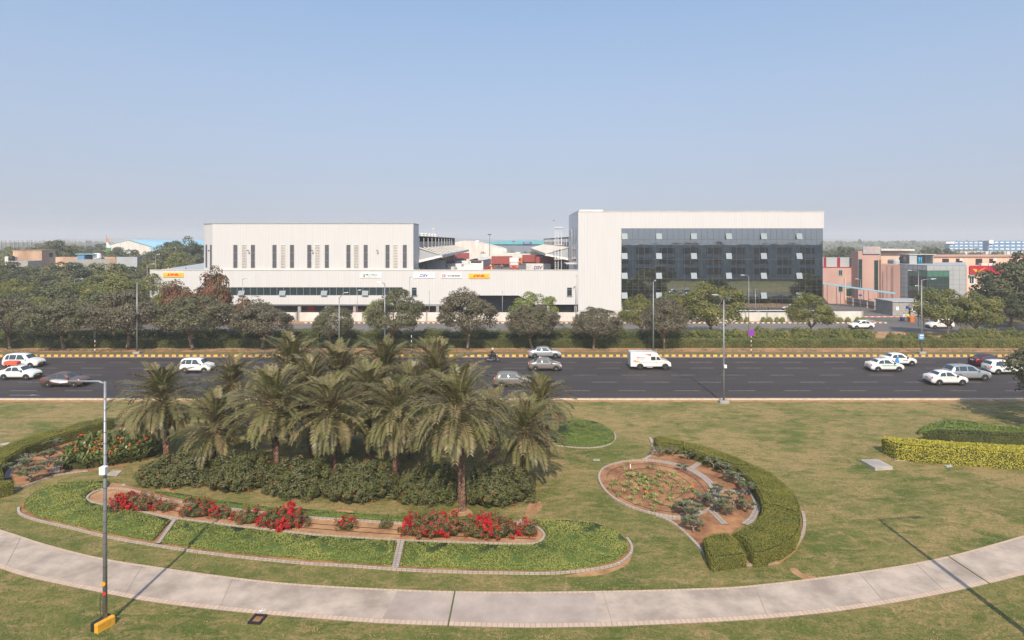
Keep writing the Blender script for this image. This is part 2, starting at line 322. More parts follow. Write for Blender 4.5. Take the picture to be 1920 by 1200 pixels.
    def yprism(s, poly, x0, x1, mi=0):
        """prism along x over a (y, z) outline"""
        a = sum(poly[i][0] * poly[(i + 1) % len(poly)][1] - poly[(i + 1) % len(poly)][0] * poly[i][1] for i in range(len(poly)))
        if a < 0: poly = poly[::-1]
        n = len(poly); vs = [(x0, y, z) for y, z in poly] + [(x1, y, z) for y, z in poly]
        fs = [tuple(range(n - 1, -1, -1)), tuple(range(n, 2 * n))] + [(i, (i + 1) % n, n + (i + 1) % n, n + i) for i in range(n)]
        return s.add(vs, fs, mi)
    def mesh(s, name, mats, smooth=False):
        me = bpy.data.meshes.new(name); me.from_pydata(s.v, [], s.f)
        for m in (mats if isinstance(mats, (list, tuple)) else [mats]): me.materials.append(M[m] if isinstance(m, str) else m)
        if any(s.m): me.polygons.foreach_set('material_index', s.m)
        if smooth: me.polygons.foreach_set('use_smooth', [True] * len(me.polygons))
        me.update(); return me
    def each(s, name, mats, parent=None, smooth=False):
        """every added piece becomes an object of its own"""
        out = []
        for (v0, f0), (v1, f1) in zip(s.pc, s.pc[1:] + [(len(s.v), len(s.f))]):
            q = MB(); q.v = s.v[v0:v1]; q.f = [tuple(i - v0 for i in f) for f in s.f[f0:f1]]; q.m = s.m[f0:f1]; out.append(q.build(name, mats, parent, smooth))
        return out
    def build(s, name, mats, parent=None, smooth=False, loc=None):
        return link(name, s.mesh(name, mats, smooth), parent, loc)
def np_mesh(name, V, Fq, mats, tint=None, mi=None):
    """fast mesh from (n,3) vertices and (m,4) quads"""
    me = bpy.data.meshes.new(name); nv = len(V); nf = len(Fq)
    me.vertices.add(nv); me.vertices.foreach_set('co', np.ascontiguousarray(V, dtype=np.float32).ravel())
    me.loops.add(nf * 4); me.loops.foreach_set('vertex_index', np.ascontiguousarray(Fq, dtype=np.int32).ravel())
    me.polygons.add(nf); me.polygons.foreach_set('loop_start', np.arange(0, nf * 4, 4, dtype=np.int32))
    try: me.polygons.foreach_set('loop_total', np.full(nf, 4, dtype=np.int32))
    except Exception: pass
    for m in (mats if isinstance(mats, (list, tuple)) else [mats]): me.materials.append(M[m] if isinstance(m, str) else m)
    if mi is not None: me.polygons.foreach_set('material_index', np.asarray(mi, dtype=np.int32))
    me.update(calc_edges=True)
    if tint is not None:
        a = me.attributes.new('tint', 'FLOAT', 'FACE'); a.data.foreach_set('value', np.asarray(tint, dtype=np.float32))
    return me
def norm(a): return a / np.maximum(np.linalg.norm(a, axis=1, keepdims=True), 1e-9)
def leaves(C, N, L, W, rng=RNG, jit=0.6, droop=0.0):
    """kite-shaped leaf quads; C centres, N preferred normals, L / W lengths and widths"""
    n = len(C); N = norm(norm(N) + rng.normal(0, jit, (n, 3)))
    T = norm(np.cross(N, rng.normal(0, 1, (n, 3)))); 
    if droop: T = norm(T + np.array([0, 0, -droop]))
    B = norm(np.cross(N, T)); L = np.broadcast_to(np.asarray(L, float).reshape(-1, 1), (n, 1)); W = np.broadcast_to(np.asarray(W, float).reshape(-1, 1), (n, 1))
    P = np.stack([C - T * L * .5, C + B * W * .5 - T * L * .05, C + T * L * .5, C - B * W * .5 - T * L * .05], 1)
    return P.reshape(-1, 3), np.arange(n * 4).reshape(n, 4)
def uvribbon(name, pts, width, z0, z1, m, parent=None, closed=False, offset=0.0):
    """a raised strip along a ground polyline, with uv along its length"""
    P = [Vector((p[0], p[1], 0)) for p in pts]; n = len(P); Ls = []; Rs = []; D = [0]
    for i in range(n):
        a = P[(i - 1) % n] if (closed or i > 0) else P[i]; b = P[(i + 1) % n] if (closed or i < n - 1) else P[i]
        t = (b - a).normalized(); nn = Vector((-t.y, t.x, 0)); Ls.append(P[i] + nn * (offset + width / 2)); Rs.append(P[i] + nn * (offset - width / 2))
        if i: D.append(D[-1] + (P[i] - P[i - 1]).length)
    vs = []; fs = []; uvs = []
    cnt = n if closed else n - 1
    if closed: D.append(D[-1] + (P[0] - P[-1]).length)
    for i in range(n): vs += [(Ls[i].x, Ls[i].y, z0), (Ls[i].x, Ls[i].y, z1), (Rs[i].x, Rs[i].y, z1), (Rs[i].x, Rs[i].y, z0)]
    for i in range(cnt):
        j = (i + 1) % n; a = 4 * i; b = 4 * j; u0, u1 = D[i], D[i + 1]
        fs.append((a + 1, a + 2, b + 2, b + 1)); uvs += [(u0, 0), (u0, width), (u1, width), (u1, 0)]
        fs.append((a, a + 1, b + 1, b)); uvs += [(u0, 0), (u0, .1), (u1, .1), (u1, 0)]
        fs.append((a + 2, a + 3, b + 3, b + 2)); uvs += [(u0, 0), (u0, .1), (u1, .1), (u1, 0)]
    me = bpy.data.meshes.new(name); me.from_pydata(vs, [], fs); me.materials.append(M[m] if isinstance(m, str) else m)
    ul = me.uv_layers.new(name='UVMap'); ul.data.foreach_set('uv', [c for p in uvs for c in p]); me.update()
    return link(name, me, parent)
def text_mesh(s, w, h, m, loc, rot=(R(90), 0, 0), parent=None, shear=0.0, bold=0.0, name='lettering', depth=0.01, stretch=True):
    cu = bpy.data.curves.new('txt', 'FONT'); cu.body = s; cu.size = 1; cu.shear = shear; cu.offset = bold; cu.extrude = 0.0; cu.align_x = 'LEFT'; cu.resolution_u = 3
    ob = bpy.data.objects.new('txt', cu); COL.objects.link(ob); dg = bpy.context.evaluated_depsgraph_get()
    me = bpy.data.meshes.new_from_object(ob.evaluated_get(dg)); bpy.data.objects.remove(ob); bpy.data.curves.remove(cu)
    co = np.empty(len(me.vertices) * 3, dtype=np.float32); me.vertices.foreach_get('co', co); co = co.reshape(-1, 3)
    if len(co) == 0: return None
    mn = co.min(0); mx = co.max(0); sz = np.maximum(mx - mn, 1e-6); k = np.array([w / sz[0], h / sz[1], 1.0])
    if not stretch: k[:2] = min(k[0], k[1])
    co = (co - (mn + mx) / 2) * k; me.vertices.foreach_set('co', co.astype(np.float32).ravel()); me.materials.clear(); me.materials.append(M[m] if isinstance(m, str) else m); me.update()
    o = link(name, me, parent); o.location = loc; o.rotation_euler = rot; return o
def poly_in(poly, P):
    x, y = P[:, 0], P[:, 1]; ins = np.zeros(len(P), bool); n = len(poly)
    for i in range(n):
        x0, y0 = poly[i]; x1, y1 = poly[(i + 1) % n]
        c = ((y0 > y) != (y1 > y)) & (x < (x1 - x0) * (y - y0) / (y1 - y0 + 1e-12) + x0); ins ^= c
    return ins
def poly_rand(poly, n, rng=RNG):
    p = np.array(poly); lo, hi = p.min(0), p.max(0); out = np.zeros((0, 2))
    while len(out) < n:
        q = rng.uniform(lo, hi, (n * 2, 2)); out = np.vstack([out, q[poly_in(poly, q)]])
    return out[:n]
def smooth_poly(pts, k=4, closed=True):
    """Catmull-Rom resampling"""
    P = [np.array(p, float) for p in pts]; n = len(P); out = []
    for i in range(n if closed else n - 1):
        g = lambda j: P[j % n] if closed else P[max(0, min(n - 1, j))]
        a, b, c, d = g(i - 1), g(i), g(i + 1), g(i + 2)
        for t in np.arange(k) / k: out.append(tuple(0.5 * (2 * b + (c - a) * t + (2 * a - 5 * b + 4 * c - d) * t * t + (3 * b - a - 3 * c + d) * t ** 3)))
    if not closed: out.append(tuple(P[-1]))
    return out
def parea(p): return abs(sum(p[i][0] * p[(i + 1) % len(p)][1] - p[(i + 1) % len(p)][0] * p[i][1] for i in range(len(p)))) / 2
ORD = ['first', 'second', 'third', 'fourth', 'fifth', 'sixth', 'seventh', 'eighth', 'ninth', 'tenth', 'eleventh', 'twelfth', 'thirteenth', 'fourteenth', 'fifteenth', 'sixteenth', 'seventeenth', 'eighteenth', 'nineteenth', 'twentieth'] + ['twenty-' + x for x in ['first', 'second', 'third', 'fourth', 'fifth', 'sixth', 'seventh', 'eighth', 'ninth']] + ['thirtieth'] + ['thirty-' + x for x in ['first', 'second', 'third', 'fourth', 'fifth', 'sixth', 'seventh', 'eighth', 'ninth']]+ ['fortieth'] + ['forty-' + x for x in ['first', 'second', 'third', 'fourth', 'fifth', 'sixth', 'seventh', 'eighth', 'ninth']]
HAZE_D = 0.0005
# ================================================================ THE SETTING: ground, lawn, road, median
def struct(name, mb_or_me, m, label=None):
    o = mb_or_me.build(name, m) if isinstance(mb_or_me, MB) else link(name, mb_or_me)
    return tag(o, label, None, None, 'structure')
def sheet(name, poly, z, m, t=0.05, kind='structure', label=None):
    return tag(MB().prism(poly, z - t, z).build(name, m), label, kind=kind)
sheet('ground', [(-2300, -350), (2300, -350), (2300, 3450), (-2300, 3450)], 0.0, 'ground', 0.5)
YN = 60.55; YF = 82.9
sheet('lawn', [(-160, -60), (160, -60), (160, YN - 0.9), (-160, YN - 0.9)], 0.012, 'lawn', 0.01)
tag(MB().box(-160, 160, YN - 0.9, YN - 0.3, -0.05, 0.02).build('soil_strip', 'sand'), kind='structure')
tag(MB().bbox(-400, 400, YN - 0.3, YN, -0.05, 0.13, 0.02).build('kerb', 'kerb_pale'), kind='structure')
sheet('road', [(-900, YN), (900, YN), (900, YF), (-900, YF)], 0.008, 'asphalt', 0.01)
tag(MB().bbox(-900, 900, YF, YF + 0.22, -0.05, 0.25, 0.02).build('kerb', 'kerb_yb'), kind='structure')
tag(MB().box(-400, 400, YF - 0.42, YF - 0.1, 0.0, 0.0125).build('gutter', 'concrete'), kind='structure')
tag(MB().box(-400, 400, YF + .22, 85.4, -0.05, 0.19).build('median_grass', 'verge'), kind='structure')
tag(MB().box(-400, 400, 85.4, 104.0, -0.05, 0.185).build('median_soil', 'sand'), kind='structure')
sheet('service_road', [(-900, 104.2), (900, 104.2), (900, 116.3), (-900, 116.3)], 0.03, 'asphalt2', 0.03)
tag(MB().box(-400, 400, 104.0, 104.2, -0.05, 0.22).build('kerb', 'greyconc'), kind='structure')
tag(MB().box(-39, 70.6, 116.3, 116.5, -0.05, 0.2).build('kerb', 'kerb_wb'), kind='structure')
tag(MB().box(-200, 70.6, 116.5, 118.4, -0.05, 0.15).build('verge', 'sand'), kind='structure')
sheet('forecourt', [(-200, 118.6), (82, 118.6), (82, 260), (-200, 260)], 0.02, 'greyconc', 0.02)
sheet('entrance_road', [(70.6, 116.3), (81.6, 116.3), (81.6, 250), (66, 250)], 0.035, 'asphalt2', 0.03)
# lane dashes: one marking object per lane line (a countless repeat of one painted line)
for k, (py, ph) in enumerate(((679.3, 1.2), (690.3, 0.3), (703.3, 2.6), (716.6, 4.4), (732.8, 0.9))):
    yy = 17980.0 / (py - HY); b = MB(); x = -70 + ph
    while x < 75:
        b.box(x, x + 2.8, yy - 0.045, yy + 0.045, 0.0, 0.0125); x += 5.72
    tag(b.build('lane_marking', 'marking'), kind='structure')
b = MB(); xa, yy = G(18, 741); b.box(xa, xa + 2.9, yy - .06, yy + .06, 0, .0125); b.prism([(xa + 2.2, yy - .2), (xa + 3.1, yy), (xa + 2.2, yy + .2)], 0, .013)
tag(b.build('arrow_marking', 'marking'), kind='structure')
# curved footpath
TOP = [(-120, 970), (-50, 982), (0, 994), (87, 1022), (187, 1047), (292, 1064), (437, 1084), (554, 1096), (712, 1105), (849, 1110), (1021, 1111), (1200, 1108), (1300, 1105), (1400, 1100), (1575, 1079), (1757, 1049), (1920, 1005), (2050, 965), (2160, 925)]
BOT = [(-160, 1010), (-60, 1045), (0, 1067), (58, 1085), (187, 1112), (292, 1131), (437, 1148), (554, 1158), (712, 1170), (849, 1175), (952, 1178), (1056, 1178), (1200, 1174), (1400, 1164), (1575, 1147), (1750, 1118), (1920, 1079), (2060, 1035), (2200, 980)]
tp = smooth_poly([G(*p) for p in TOP], 4, False); bt = smooth_poly([G(*p) for p in BOT], 4, False)
sheet('footpath', tp + bt[::-1], 0.035, 'path', 0.03)
tag(uvribbon('paver_border', tp, 0.14, -0.02, 0.045, 'brick', offset=-0.07), kind='structure')
tag(uvribbon('paver_border', bt, 0.28, -0.02, 0.045, 'brick', offset=0.14), kind='structure')
# expansion joints across the path, grass in two of them
def joint(a, b, wd, m):
    a = Vector((*G(*a), 0)); b = Vector((*G(*b), 0)); t = (b - a).normalized(); n = Vector((-t.y, t.x, 0)) * wd / 2
    return tag(MB().prism([tuple((a - n).xy), tuple((b - n).xy), tuple((b + n).xy), tuple((a + n).xy)], 0, 0.048).build('path_joint', m), kind='structure')
M['moss'] = mat('mossy_joint', (0.10, 0.11, 0.04), 0.9); M['crack'] = mat('dark_joint', (0.36, 0.30, 0.25), 0.9)
joint((853, 1110), (840, 1176), 0.07, 'moss'); joint((1776, 1043), (1856, 1096), 0.07, 'moss')
for a, b in (((268, 1060), (232, 1120)), ((437, 1084), (410, 1145)), ((1130, 1110), (1150, 1177)), ((1610, 1074), (1662, 1134)), ((1715, 1056), (1776, 1114)), ((1415, 1099), (1440, 1160)), ((40, 1007), (8, 1068)), ((20, 1000), (-30, 1016))): joint(a, b, 0.025, 'crack')
# resurfaced pale slab patch on the path
xa, xb = G(716, 1140)[0], G(1140, 1140)[0]
seg = lambda L: [p for p in L if xa < p[0] < xb]
M['path_worn'] = mat('worn_path_concrete', (0.46, 0.375, 0.325), 0.85, c2=(0.33, 0.27, 0.23), vscale=0.5, bump=0.2, bscale=30, detail=10)
sheet('footpath', seg(tp) + seg(bt)[::-1], 0.0385, 'path_worn', 0.003)
M['dusty_asphalt'] = mat('dusty_asphalt', (0.105, 0.088, 0.076), 0.85, c2=(0.075, 0.064, 0.060), vscale=1.2, stretch=(.08, 1, 1)); M['oil'] = mat('oil_stain', (0.030, 0.026, 0.026), 0.5)
sheet('road_shoulder', [(-300, YN), (300, YN), (300, YN + .75), (-300, YN + .75)], 0.0105, 'dusty_asphalt', 0.002); sheet('road_shoulder', [(-300, YF - 1.0), (300, YF - 1.0), (300, YF - .43), (-300, YF - .43)], 0.0105, 'dusty_asphalt', 0.002)
for q in ([(1258, 690), (1280, 702), (1330, 728)], [(1290, 700), (1325, 708), (1400, 738), (1412, 747)], [(560, 676), (600, 690), (640, 700)], [(20, 740), (90, 722), (160, 705)], [(1480, 705), (1530, 712), (1555, 730)], [(1105, 690), (1150, 696), (1180, 709)]):
    tag(uvribbon('road_crack', smooth_poly([G(*p) for p in q], 4, False), 0.07, 0.0, 0.011, 'oil'), kind='structure')
# bare soil patches in the lawn
def patch(pts, m='sand', z=0.018): return tag(MB().prism(smooth_poly([G(*p) for p in pts], 3), 0.0, z).build('bare_patch', m), kind='structure')
patch([(997, 938), (1012, 940), (1016, 952), (1005, 963), (985, 966)])
patch([(1480, 1068), (1492, 1066), (1508, 1078), (1530, 1082), (1518, 1088), (1497, 1082)])
patch([(1160, 1062), (1120, 1070), (1060, 1080), (1080, 1082), (1130, 1078), (1172, 1062), (1184, 1044), (1180, 1040)])
patch([(275, 893), (290, 890), (300, 900), (330, 925), (300, 915), (280, 900)])
patch([(1560, 1095), (1575, 1093), (1590, 1096), (1570, 1099)])
patch([(1000, 800), (1040, 775), (1062, 790), (1050, 812), (1015, 820)], 'soil')
patch([(850, 955), (878, 955), (885, 966), (845, 968)]); patch([(630, 958), (655, 956), (665, 966), (640, 968)])
# ---------------------------------------------------------------- planting materials
M['cover'] = leafmat('ground_cover_leaves', (0.155, 0.195, 0.045), (0.25, 0.275, 0.07), (0.30, 0.31, 0.08), nscale=0.4)
M['coverbase'] = mat('cover_base', (0.08, 0.12, 0.025), 0.9, var=0.3, vscale=6)
M['cover2'] = leafmat('clover_leaves', (0.12, 0.175, 0.04), (0.20, 0.24, 0.065), (0.18, 0.225, 0.05), nscale=0.4)
M['hedge'] = leafmat('hedge_leaves', (0.14, 0.15, 0.028), (0.215, 0.21, 0.042), (0.24, 0.225, 0.042), nscale=0.6)
M['hedgebase'] = mat('hedge_twigs', (0.06, 0.065, 0.02), 0.95, var=0.5, vscale=5)
M['hedged'] = leafmat('dark_hedge_leaves', (0.045, 0.065, 0.018), (0.11, 0.12, 0.035), (0.14, 0.15, 0.04), nscale=0.45)
M['hedgel'] = leafmat('mid_green_shrub_leaves', (0.07, 0.095, 0.025), (0.17, 0.185, 0.055), (0.23, 0.22, 0.06), nscale=0.5)
M['yhedge'] = leafmat('golden_leaves', (0.34, 0.31, 0.035), (0.55, 0.47, 0.06), (0.42, 0.38, 0.05), nscale=0.9)
M['shrub'] = leafmat('shrub_leaves', (0.05, 0.058, 0.022), (0.17, 0.165, 0.07), (0.10, 0.11, 0.035), nscale=0.9)
M['boug'] = leafmat('bougainvillea_leaves', (0.09, 0.085, 0.03), (0.17, 0.16, 0.055), (0.22, 0.13, 0.06), nscale=1.0)
M['bract'] = leafmat('crimson_bracts', (0.34, 0.004, 0.018), (0.56, 0.008, 0.03), (0.45, 0.02, 0.01), nscale=2, transl=.05)
M['orangefl'] = leafmat('orange_flowers', (0.70, 0.06, 0.01), (0.85, 0.12, 0.02))
M['yellowfl'] = leafmat('yellow_flowers', (0.75, 0.45, 0.03), (0.8, 0.5, 0.05))
M['canna'] = leafmat('canna_leaves', (0.08, 0.11, 0.025), (0.19, 0.20, 0.06), (0.13, 0.15, 0.04), nscale=0.8, rough=0.35)
M['sprout'] = leafmat('pale_sprout_leaves', (0.18, 0.24, 0.07), (0.30, 0.33, 0.12))
M['plum'] = leafmat('plumeria_leaves', (0.07, 0.085, 0.045), (0.25, 0.24, 0.16), (0.13, 0.16, 0.06), nscale=1.5, rough=0.35)
M['dryplant'] = leafmat('dusty_verge_plants', (0.17, 0.16, 0.08), (0.30, 0.26, 0.17), (0.14, 0.16, 0.07), nscale=0.6)
def bed_mesh(name, poly, h, dens, L, Wd, mats, base, edge=0.12, bumpy=0.05, jit=0.6, rng=RNG, cap=90000):
    """low mass of leaves over a ground polygon; solid base plus leaf layer"""
    n = min(cap, int(parea(poly) * dens)); P = poly_rand(poly, n, rng)
    # distance to the outline for a rounded edge
    pa = np.array(poly); d = np.full(n, 1e9)
    for i in range(len(pa)):
        a = pa[i]; b = pa[(i + 1) % len(pa)]; ab = b - a; t = np.clip(((P - a) @ ab) / (ab @ ab + 1e-12), 0, 1); d = np.minimum(d, np.linalg.norm(P - (a + t[:, None] * ab), axis=1))
    prof = np.clip(d / max(edge, 1e-3), 0, 1) ** 0.5
    und = bumpy * (np.sin(P[:, 0] * 2.3 + 1) * np.sin(P[:, 1] * 2.9) + 0.6 * np.sin(P[:, 0] * 5.1) * np.sin(P[:, 1] * 4.3 + 2))
    z = (h + und) * (0.35 + 0.65 * prof) + rng.normal(0, L * 0.2, n)
    C = np.column_stack([P, z]); N = np.tile([0, 0, 1.0], (n, 1))
    # leaf skin on the sides
    per = []; tot = 0
    for i in range(len(pa)):
        a = pa[i]; b = pa[(i + 1) % len(pa)]; l = np.linalg.norm(b - a); m_ = int(l * h * dens * 1.1)
        if m_ < 1: continue
        t = rng.uniform(0, 1, m_)[:, None]; q = a + (b - a) * t; nn = np.array([(b - a)[1], -(b - a)[0]]) / (l + 1e-9)
        per.append((np.column_stack([q + rng.normal(0, .02, (m_, 2)), rng.uniform(0.02, h * .97, m_)]), np.tile([nn[0], nn[1], 0.25], (m_, 1))))
    sg = 1 if sum(pa[i][0] * pa[(i + 1) % len(pa)][1] - pa[(i + 1) % len(pa)][0] * pa[i][1] for i in range(len(pa))) > 0 else -1
    for c, nn in per: nn[:, :2] *= sg; C = np.vstack([C, c]); N = np.vstack([N, nn])
    s = rng.uniform(0.7, 1.3, len(C)); V, Fq = leaves(C, N, L * s, Wd * s, rng, jit)
    tint = rng.uniform(0, 1, len(C))
    # base solid
    k = len(poly); bp = list(poly) if sg > 0 else list(poly)[::-1]; cen = np.array(bp).mean(0)
    hb = h * 0.86; V0 = [(x, y, 0.0) for x, y in bp] + [(x, y, hb) for x, y in bp]
    F0 = [(i, (i + 1) % k, k + (i + 1) % k, k + i) for i in range(k)]
    me0 = bpy.data.meshes.new('t'); me0.from_pydata(V0, [], F0 + [tuple(range(k, 2 * k))]); 
    import bmesh
    bm = bmesh.new(); bm.from_mesh(me0); bmesh.ops.triangulate(bm, faces=bm.faces[:]); bm.to_mesh(me0); bm.free()
    v0 = np.array([v.co[:] for v in me0.vertices]); f0 = [tuple(p.vertices) for p in me0.polygons]; bpy.data.meshes.remove(me0)
    f0 = np.array([(f[0], f[1], f[2], f[2]) if len(f) == 3 else f for f in f0])
    # triangles as degenerate quads are avoided: build base separately and join through from_pydata-like arrays
    me = bpy.data.meshes.new(name); tri = f0[:, :3]; nvl = len(V)
    me.vertices.add(nvl + len(v0)); me.vertices.foreach_set('co', np.vstack([V, v0]).astype(np.float32).ravel())
    li = np.concatenate([Fq.ravel(), (tri + nvl).ravel()]).astype(np.int32); me.loops.add(len(li)); me.loops.foreach_set('vertex_index', li)
    nq, ntr = len(Fq), len(tri); me.polygons.add(nq + ntr)
    me.polygons.foreach_set('loop_start', np.concatenate([np.arange(nq) * 4, nq * 4 + np.arange(ntr) * 3]).astype(np.int32))
    me.materials.append(M[mats]); me.materials.append(M[base]); me.polygons.foreach_set('material_index', np.concatenate([np.zeros(nq), np.ones(ntr)]).astype(np.int32))
    me.update(calc_edges=True); a = me.attributes.new('tint', 'FLOAT', 'FACE'); a.data.foreach_set('value', np.concatenate([tint, np.zeros(ntr)]).astype(np.float32))
    return me
def gp(pts, z=0.0, k=3, sm=True):
    q = [G(x, y, z) for x, y in pts]; return smooth_poly(q, k) if sm else q
# ---- the long oval bed in front of the palms
OUT = [(35, 953), (38, 965), (70, 977), (140, 993), (200, 1008), (290, 1024), (400, 1040), (550, 1056), (660, 1063), (740, 1069), (850, 1074), (1000, 1077), (1060, 1075), (1120, 1068), (1160, 1058), (1182, 1040), (1184, 1025), (1175, 1010), (1150, 995), (1110, 984), (1060, 980), (990, 978), (880, 981), (763, 974), (650, 968), (567, 961), (496, 957), (400, 943), (330, 931), (284, 922), (240, 911), (205, 905), (150, 904), (110, 908), (70, 922), (45, 940)]
INN = [(163, 936), (175, 926), (200, 918), (240, 920), (292, 934), (335, 943), (380, 949), (437, 957), (490, 963), (585, 973), (680, 979), (760, 984), (860, 988), (965, 983), (995, 987), (1012, 995), (1021, 1007), (1014, 1018), (998, 1023), (940, 1023), (850, 1020), (740, 1016), (600, 1007), (500, 996), (430, 988), (330, 975), (260, 962), (200, 951), (170, 944)]
gOUT = gp(OUT); gINN = gp(INN)
sheet('planting_bed', gOUT, 0.016, 'soil', 0.01)
sheet('planting_bed', gINN, 0.05, 'sand', 0.03)
tag(uvribbon('bed_edging', smooth_poly([G(*p) for p in OUT[:18]], 3, False), 0.14, 0, 0.09, 'edging'), 'curved stone edging along the front of the long green bed', 'edging')
tag(uvribbon('bed_edging', gINN, 0.15, 0, 0.12, 'edging', closed=True), 'narrow stone edging around the sandy bed of red flowers', 'edging')
def region(name, pts, h, dens, L, Wd, mt, base, label=None, cat=None, kind=None, sm=True, group=None, **kw):
    return tag(link(name, bed_mesh(name, gp(pts, z=h * 0.0, k=3, sm=sm), h, dens, L, Wd, mt, base, **kw)), label, cat, group, kind)
region('ground_cover', [(45, 953), (70, 970), (140, 986), (200, 1000), (286, 1016), (318, 979), (260, 966), (200, 955), (168, 948), (156, 936), (168, 922), (200, 914), (205, 907), (150, 906), (110, 910), (70, 924), (50, 940)], 0.2, 900, 0.058, 0.042, 'cover', 'coverbase', kind='stuff', sm=False)
region('ground_cover', [(304, 1019), (400, 1033), (550, 1048), (660, 1056), (734, 1061), (742, 1020), (600, 1012), (500, 1001), (430, 993), (334, 980)], 0.2, 900, 0.058, 0.042, 'cover', 'coverbase', kind='stuff', sm=False)
region('ground_cover', [(752, 1062), (850, 1067), (1000, 1071), (1060, 1070), (1118, 1062), (1155, 1052), (1176, 1036), (1176, 1022), (1165, 1008), (1145, 996), (1110, 985), (1060, 981), (1000, 980), (1016, 990), (1027, 1007), (1018, 1021), (998, 1028), (940, 1028), (850, 1025), (760, 1021)], 0.2, 900, 0.058, 0.042, 'cover', 'coverbase', kind='stuff', sm=False)
region('ground_cover', [(290, 925), (340, 936), (400, 947), (440, 953), (495, 960), (585, 969), (680, 975), (760, 980), (860, 984), (960, 980), (960, 976), (880, 978), (763, 972), (650, 965), (567, 958), (496, 954), (400, 940), (330, 928)], 0.15, 900, 0.058, 0.042, 'cover2', 'coverbase', kind='stuff', sm=False)
region('ground_cover', [(1020, 800), (1040, 795), (1085, 789), (1120, 794), (1145, 808), (1152, 820), (1146, 832), (1110, 838), (1060, 836), (1030, 833), (1000, 828)], 0.12, 700, 0.06, 0.045, 'cover2', 'coverbase', kind='stuff')
region('ground_cover', [(1722, 816), (1732, 806), (1762, 797), (1795, 794), (1830, 799), (1870, 806), (1960, 812), (1960, 818), (1800, 812), (1740, 812)], 0.35, 380, 0.1, 0.07, 'cover2', 'coverbase', kind='stuff')
tag(uvribbon('bed_edging', smooth_poly([G(*p) for p in [(1040, 836), (1080, 840), (1115, 840), (1143, 834), (1154, 822), (1151, 812)]], 3, False), 0.12, 0, .07, 'edging'), 'short edging around the small green disc right of the palms', 'edging')
for a, b, wd, lb in (((327, 977), (296, 1022), 0.22, 'stone strip crossing the green bed near the lamp post'), ((752, 1018), (741, 1068), 0.34, 'stone strip crossing the green bed in the middle of the lawn'), ((981, 977), (976, 990), 0.34, 'short stone strip at the right end of the red flower bed')):
    tag(uvribbon('stepping_strip', [G(*a), G(*b)], wd, 0, 0.10, 'setts'), lb, 'paving')
# drip lines in the sandy bed
for k, off in enumerate((0, 9)):
    q = smooth_poly([G(x, y + off) for x, y in [(225, 932), (335, 952), (437, 968), (585, 984), (760, 996), (900, 1000), (1005, 1004)]], 3, False)
    tag(MB().tube([(x, y, 0.07) for x, y in q], 0.014, 5).build('drip_pipe', 'black'), ('upper', 'lower')[k] + ' thin black irrigation pipe along the sandy flower bed', 'pipe', 'irrigation pipes in the sandy bed')
# ---- right-hand round garden
CIR = [(1123, 896), (1131, 880), (1152, 871), (1176, 866), (1205, 865), (1236, 868), (1267, 875), (1296, 886), (1320, 902), (1335, 920), (1341, 937), (1335, 952), (1318, 962), (1296, 968), (1269, 971), (1233, 966), (1200, 958), (1171, 947), (1147, 933), (1130, 915)]
CRE = [(1200, 864), (1223, 850), (1222, 838), (1240, 834), (1272, 848), (1310, 860), (1345, 875), (1375, 892), (1403, 915), (1419, 938), (1420, 955), (1410, 975), (1380, 994), (1405, 1040), (1404, 1052), (1335, 1056), (1322, 1040), (1310, 1020), (1290, 1006), (1268, 988), (1250, 975), (1236, 967)]
sheet('planting_bed', gp(CRE, sm=False), 0.03, 'soil', 0.02)
sheet('planting_bed', gp(CIR), 0.045, 'soil', 0.02)
tag(uvribbon('bed_edging', gp(CIR), 0.14, 0, 0.11, 'edging', closed=True), 'stone ring edging of the round brown flower bed', 'edging')
tag(uvribbon('garden_path', smooth_poly([G(*p) for p in [(1203, 863), (1236, 866), (1270, 873), (1300, 884), (1324, 899), (1341, 919), (1347, 938), (1340, 955)]], 4, False), 0.42, 0, 0.075, 'setts'), kind='structure')
tag(uvribbon('garden_path', smooth_poly([G(*p) for p in [(1222, 836), (1250, 843), (1290, 857), (1330, 868), (1367, 887), (1400, 912), (1417, 938), (1419, 955), (1410, 974), (1396, 985)]], 4, False), 0.4, 0, 0.07, 'setts'), kind='structure')
tag(uvribbon('garden_path', smooth_poly([G(*p) for p in [(1232, 966), (1255, 972), (1290, 970), (1320, 960)]], 4, False), 0.4, 0, 0.062, 'setts'), kind='structure')
for a, b in (((1293, 882), (1318, 864)), ((1338, 921), (1400, 924)), ((1330, 955), (1360, 985))): tag(uvribbon('garden_path', [G(*a), G(*b)], 0.38, 0, 0.066, 'setts'), kind='structure')
tag(uvribbon('bed_edging', smooth_poly([G(*p) for p in [(1205, 865), (1222, 853), (1226, 842), (1219, 822)]], 4, False), 0.2, 0, 0.08, 'edging'), 'short curved edging at the top left of the round garden', 'edging')
tag(uvribbon('bed_edging', smooth_poly([G(*p) for p in [(1236, 968), (1254, 977), (1272, 989), (1296, 1011), (1320, 1038), (1329, 1057), (1370, 1060), (1425, 1060), (1451, 1054), (1487, 1030), (1506, 999), (1508, 975), (1504, 960)]], 4, False), 0.17, 0, 0.08, 'edging'), 'long edging sweeping round the foot of the clipped hedges', 'edging')
sheet('planting_bed', gp([(1340, 1056), (1424, 1064), (1460, 1058), (1492, 1034), (1510, 1002), (1510, 985), (1480, 985), (1400, 1010), (1330, 1040)], sm=False), 0.022, 'sand', 0.02)
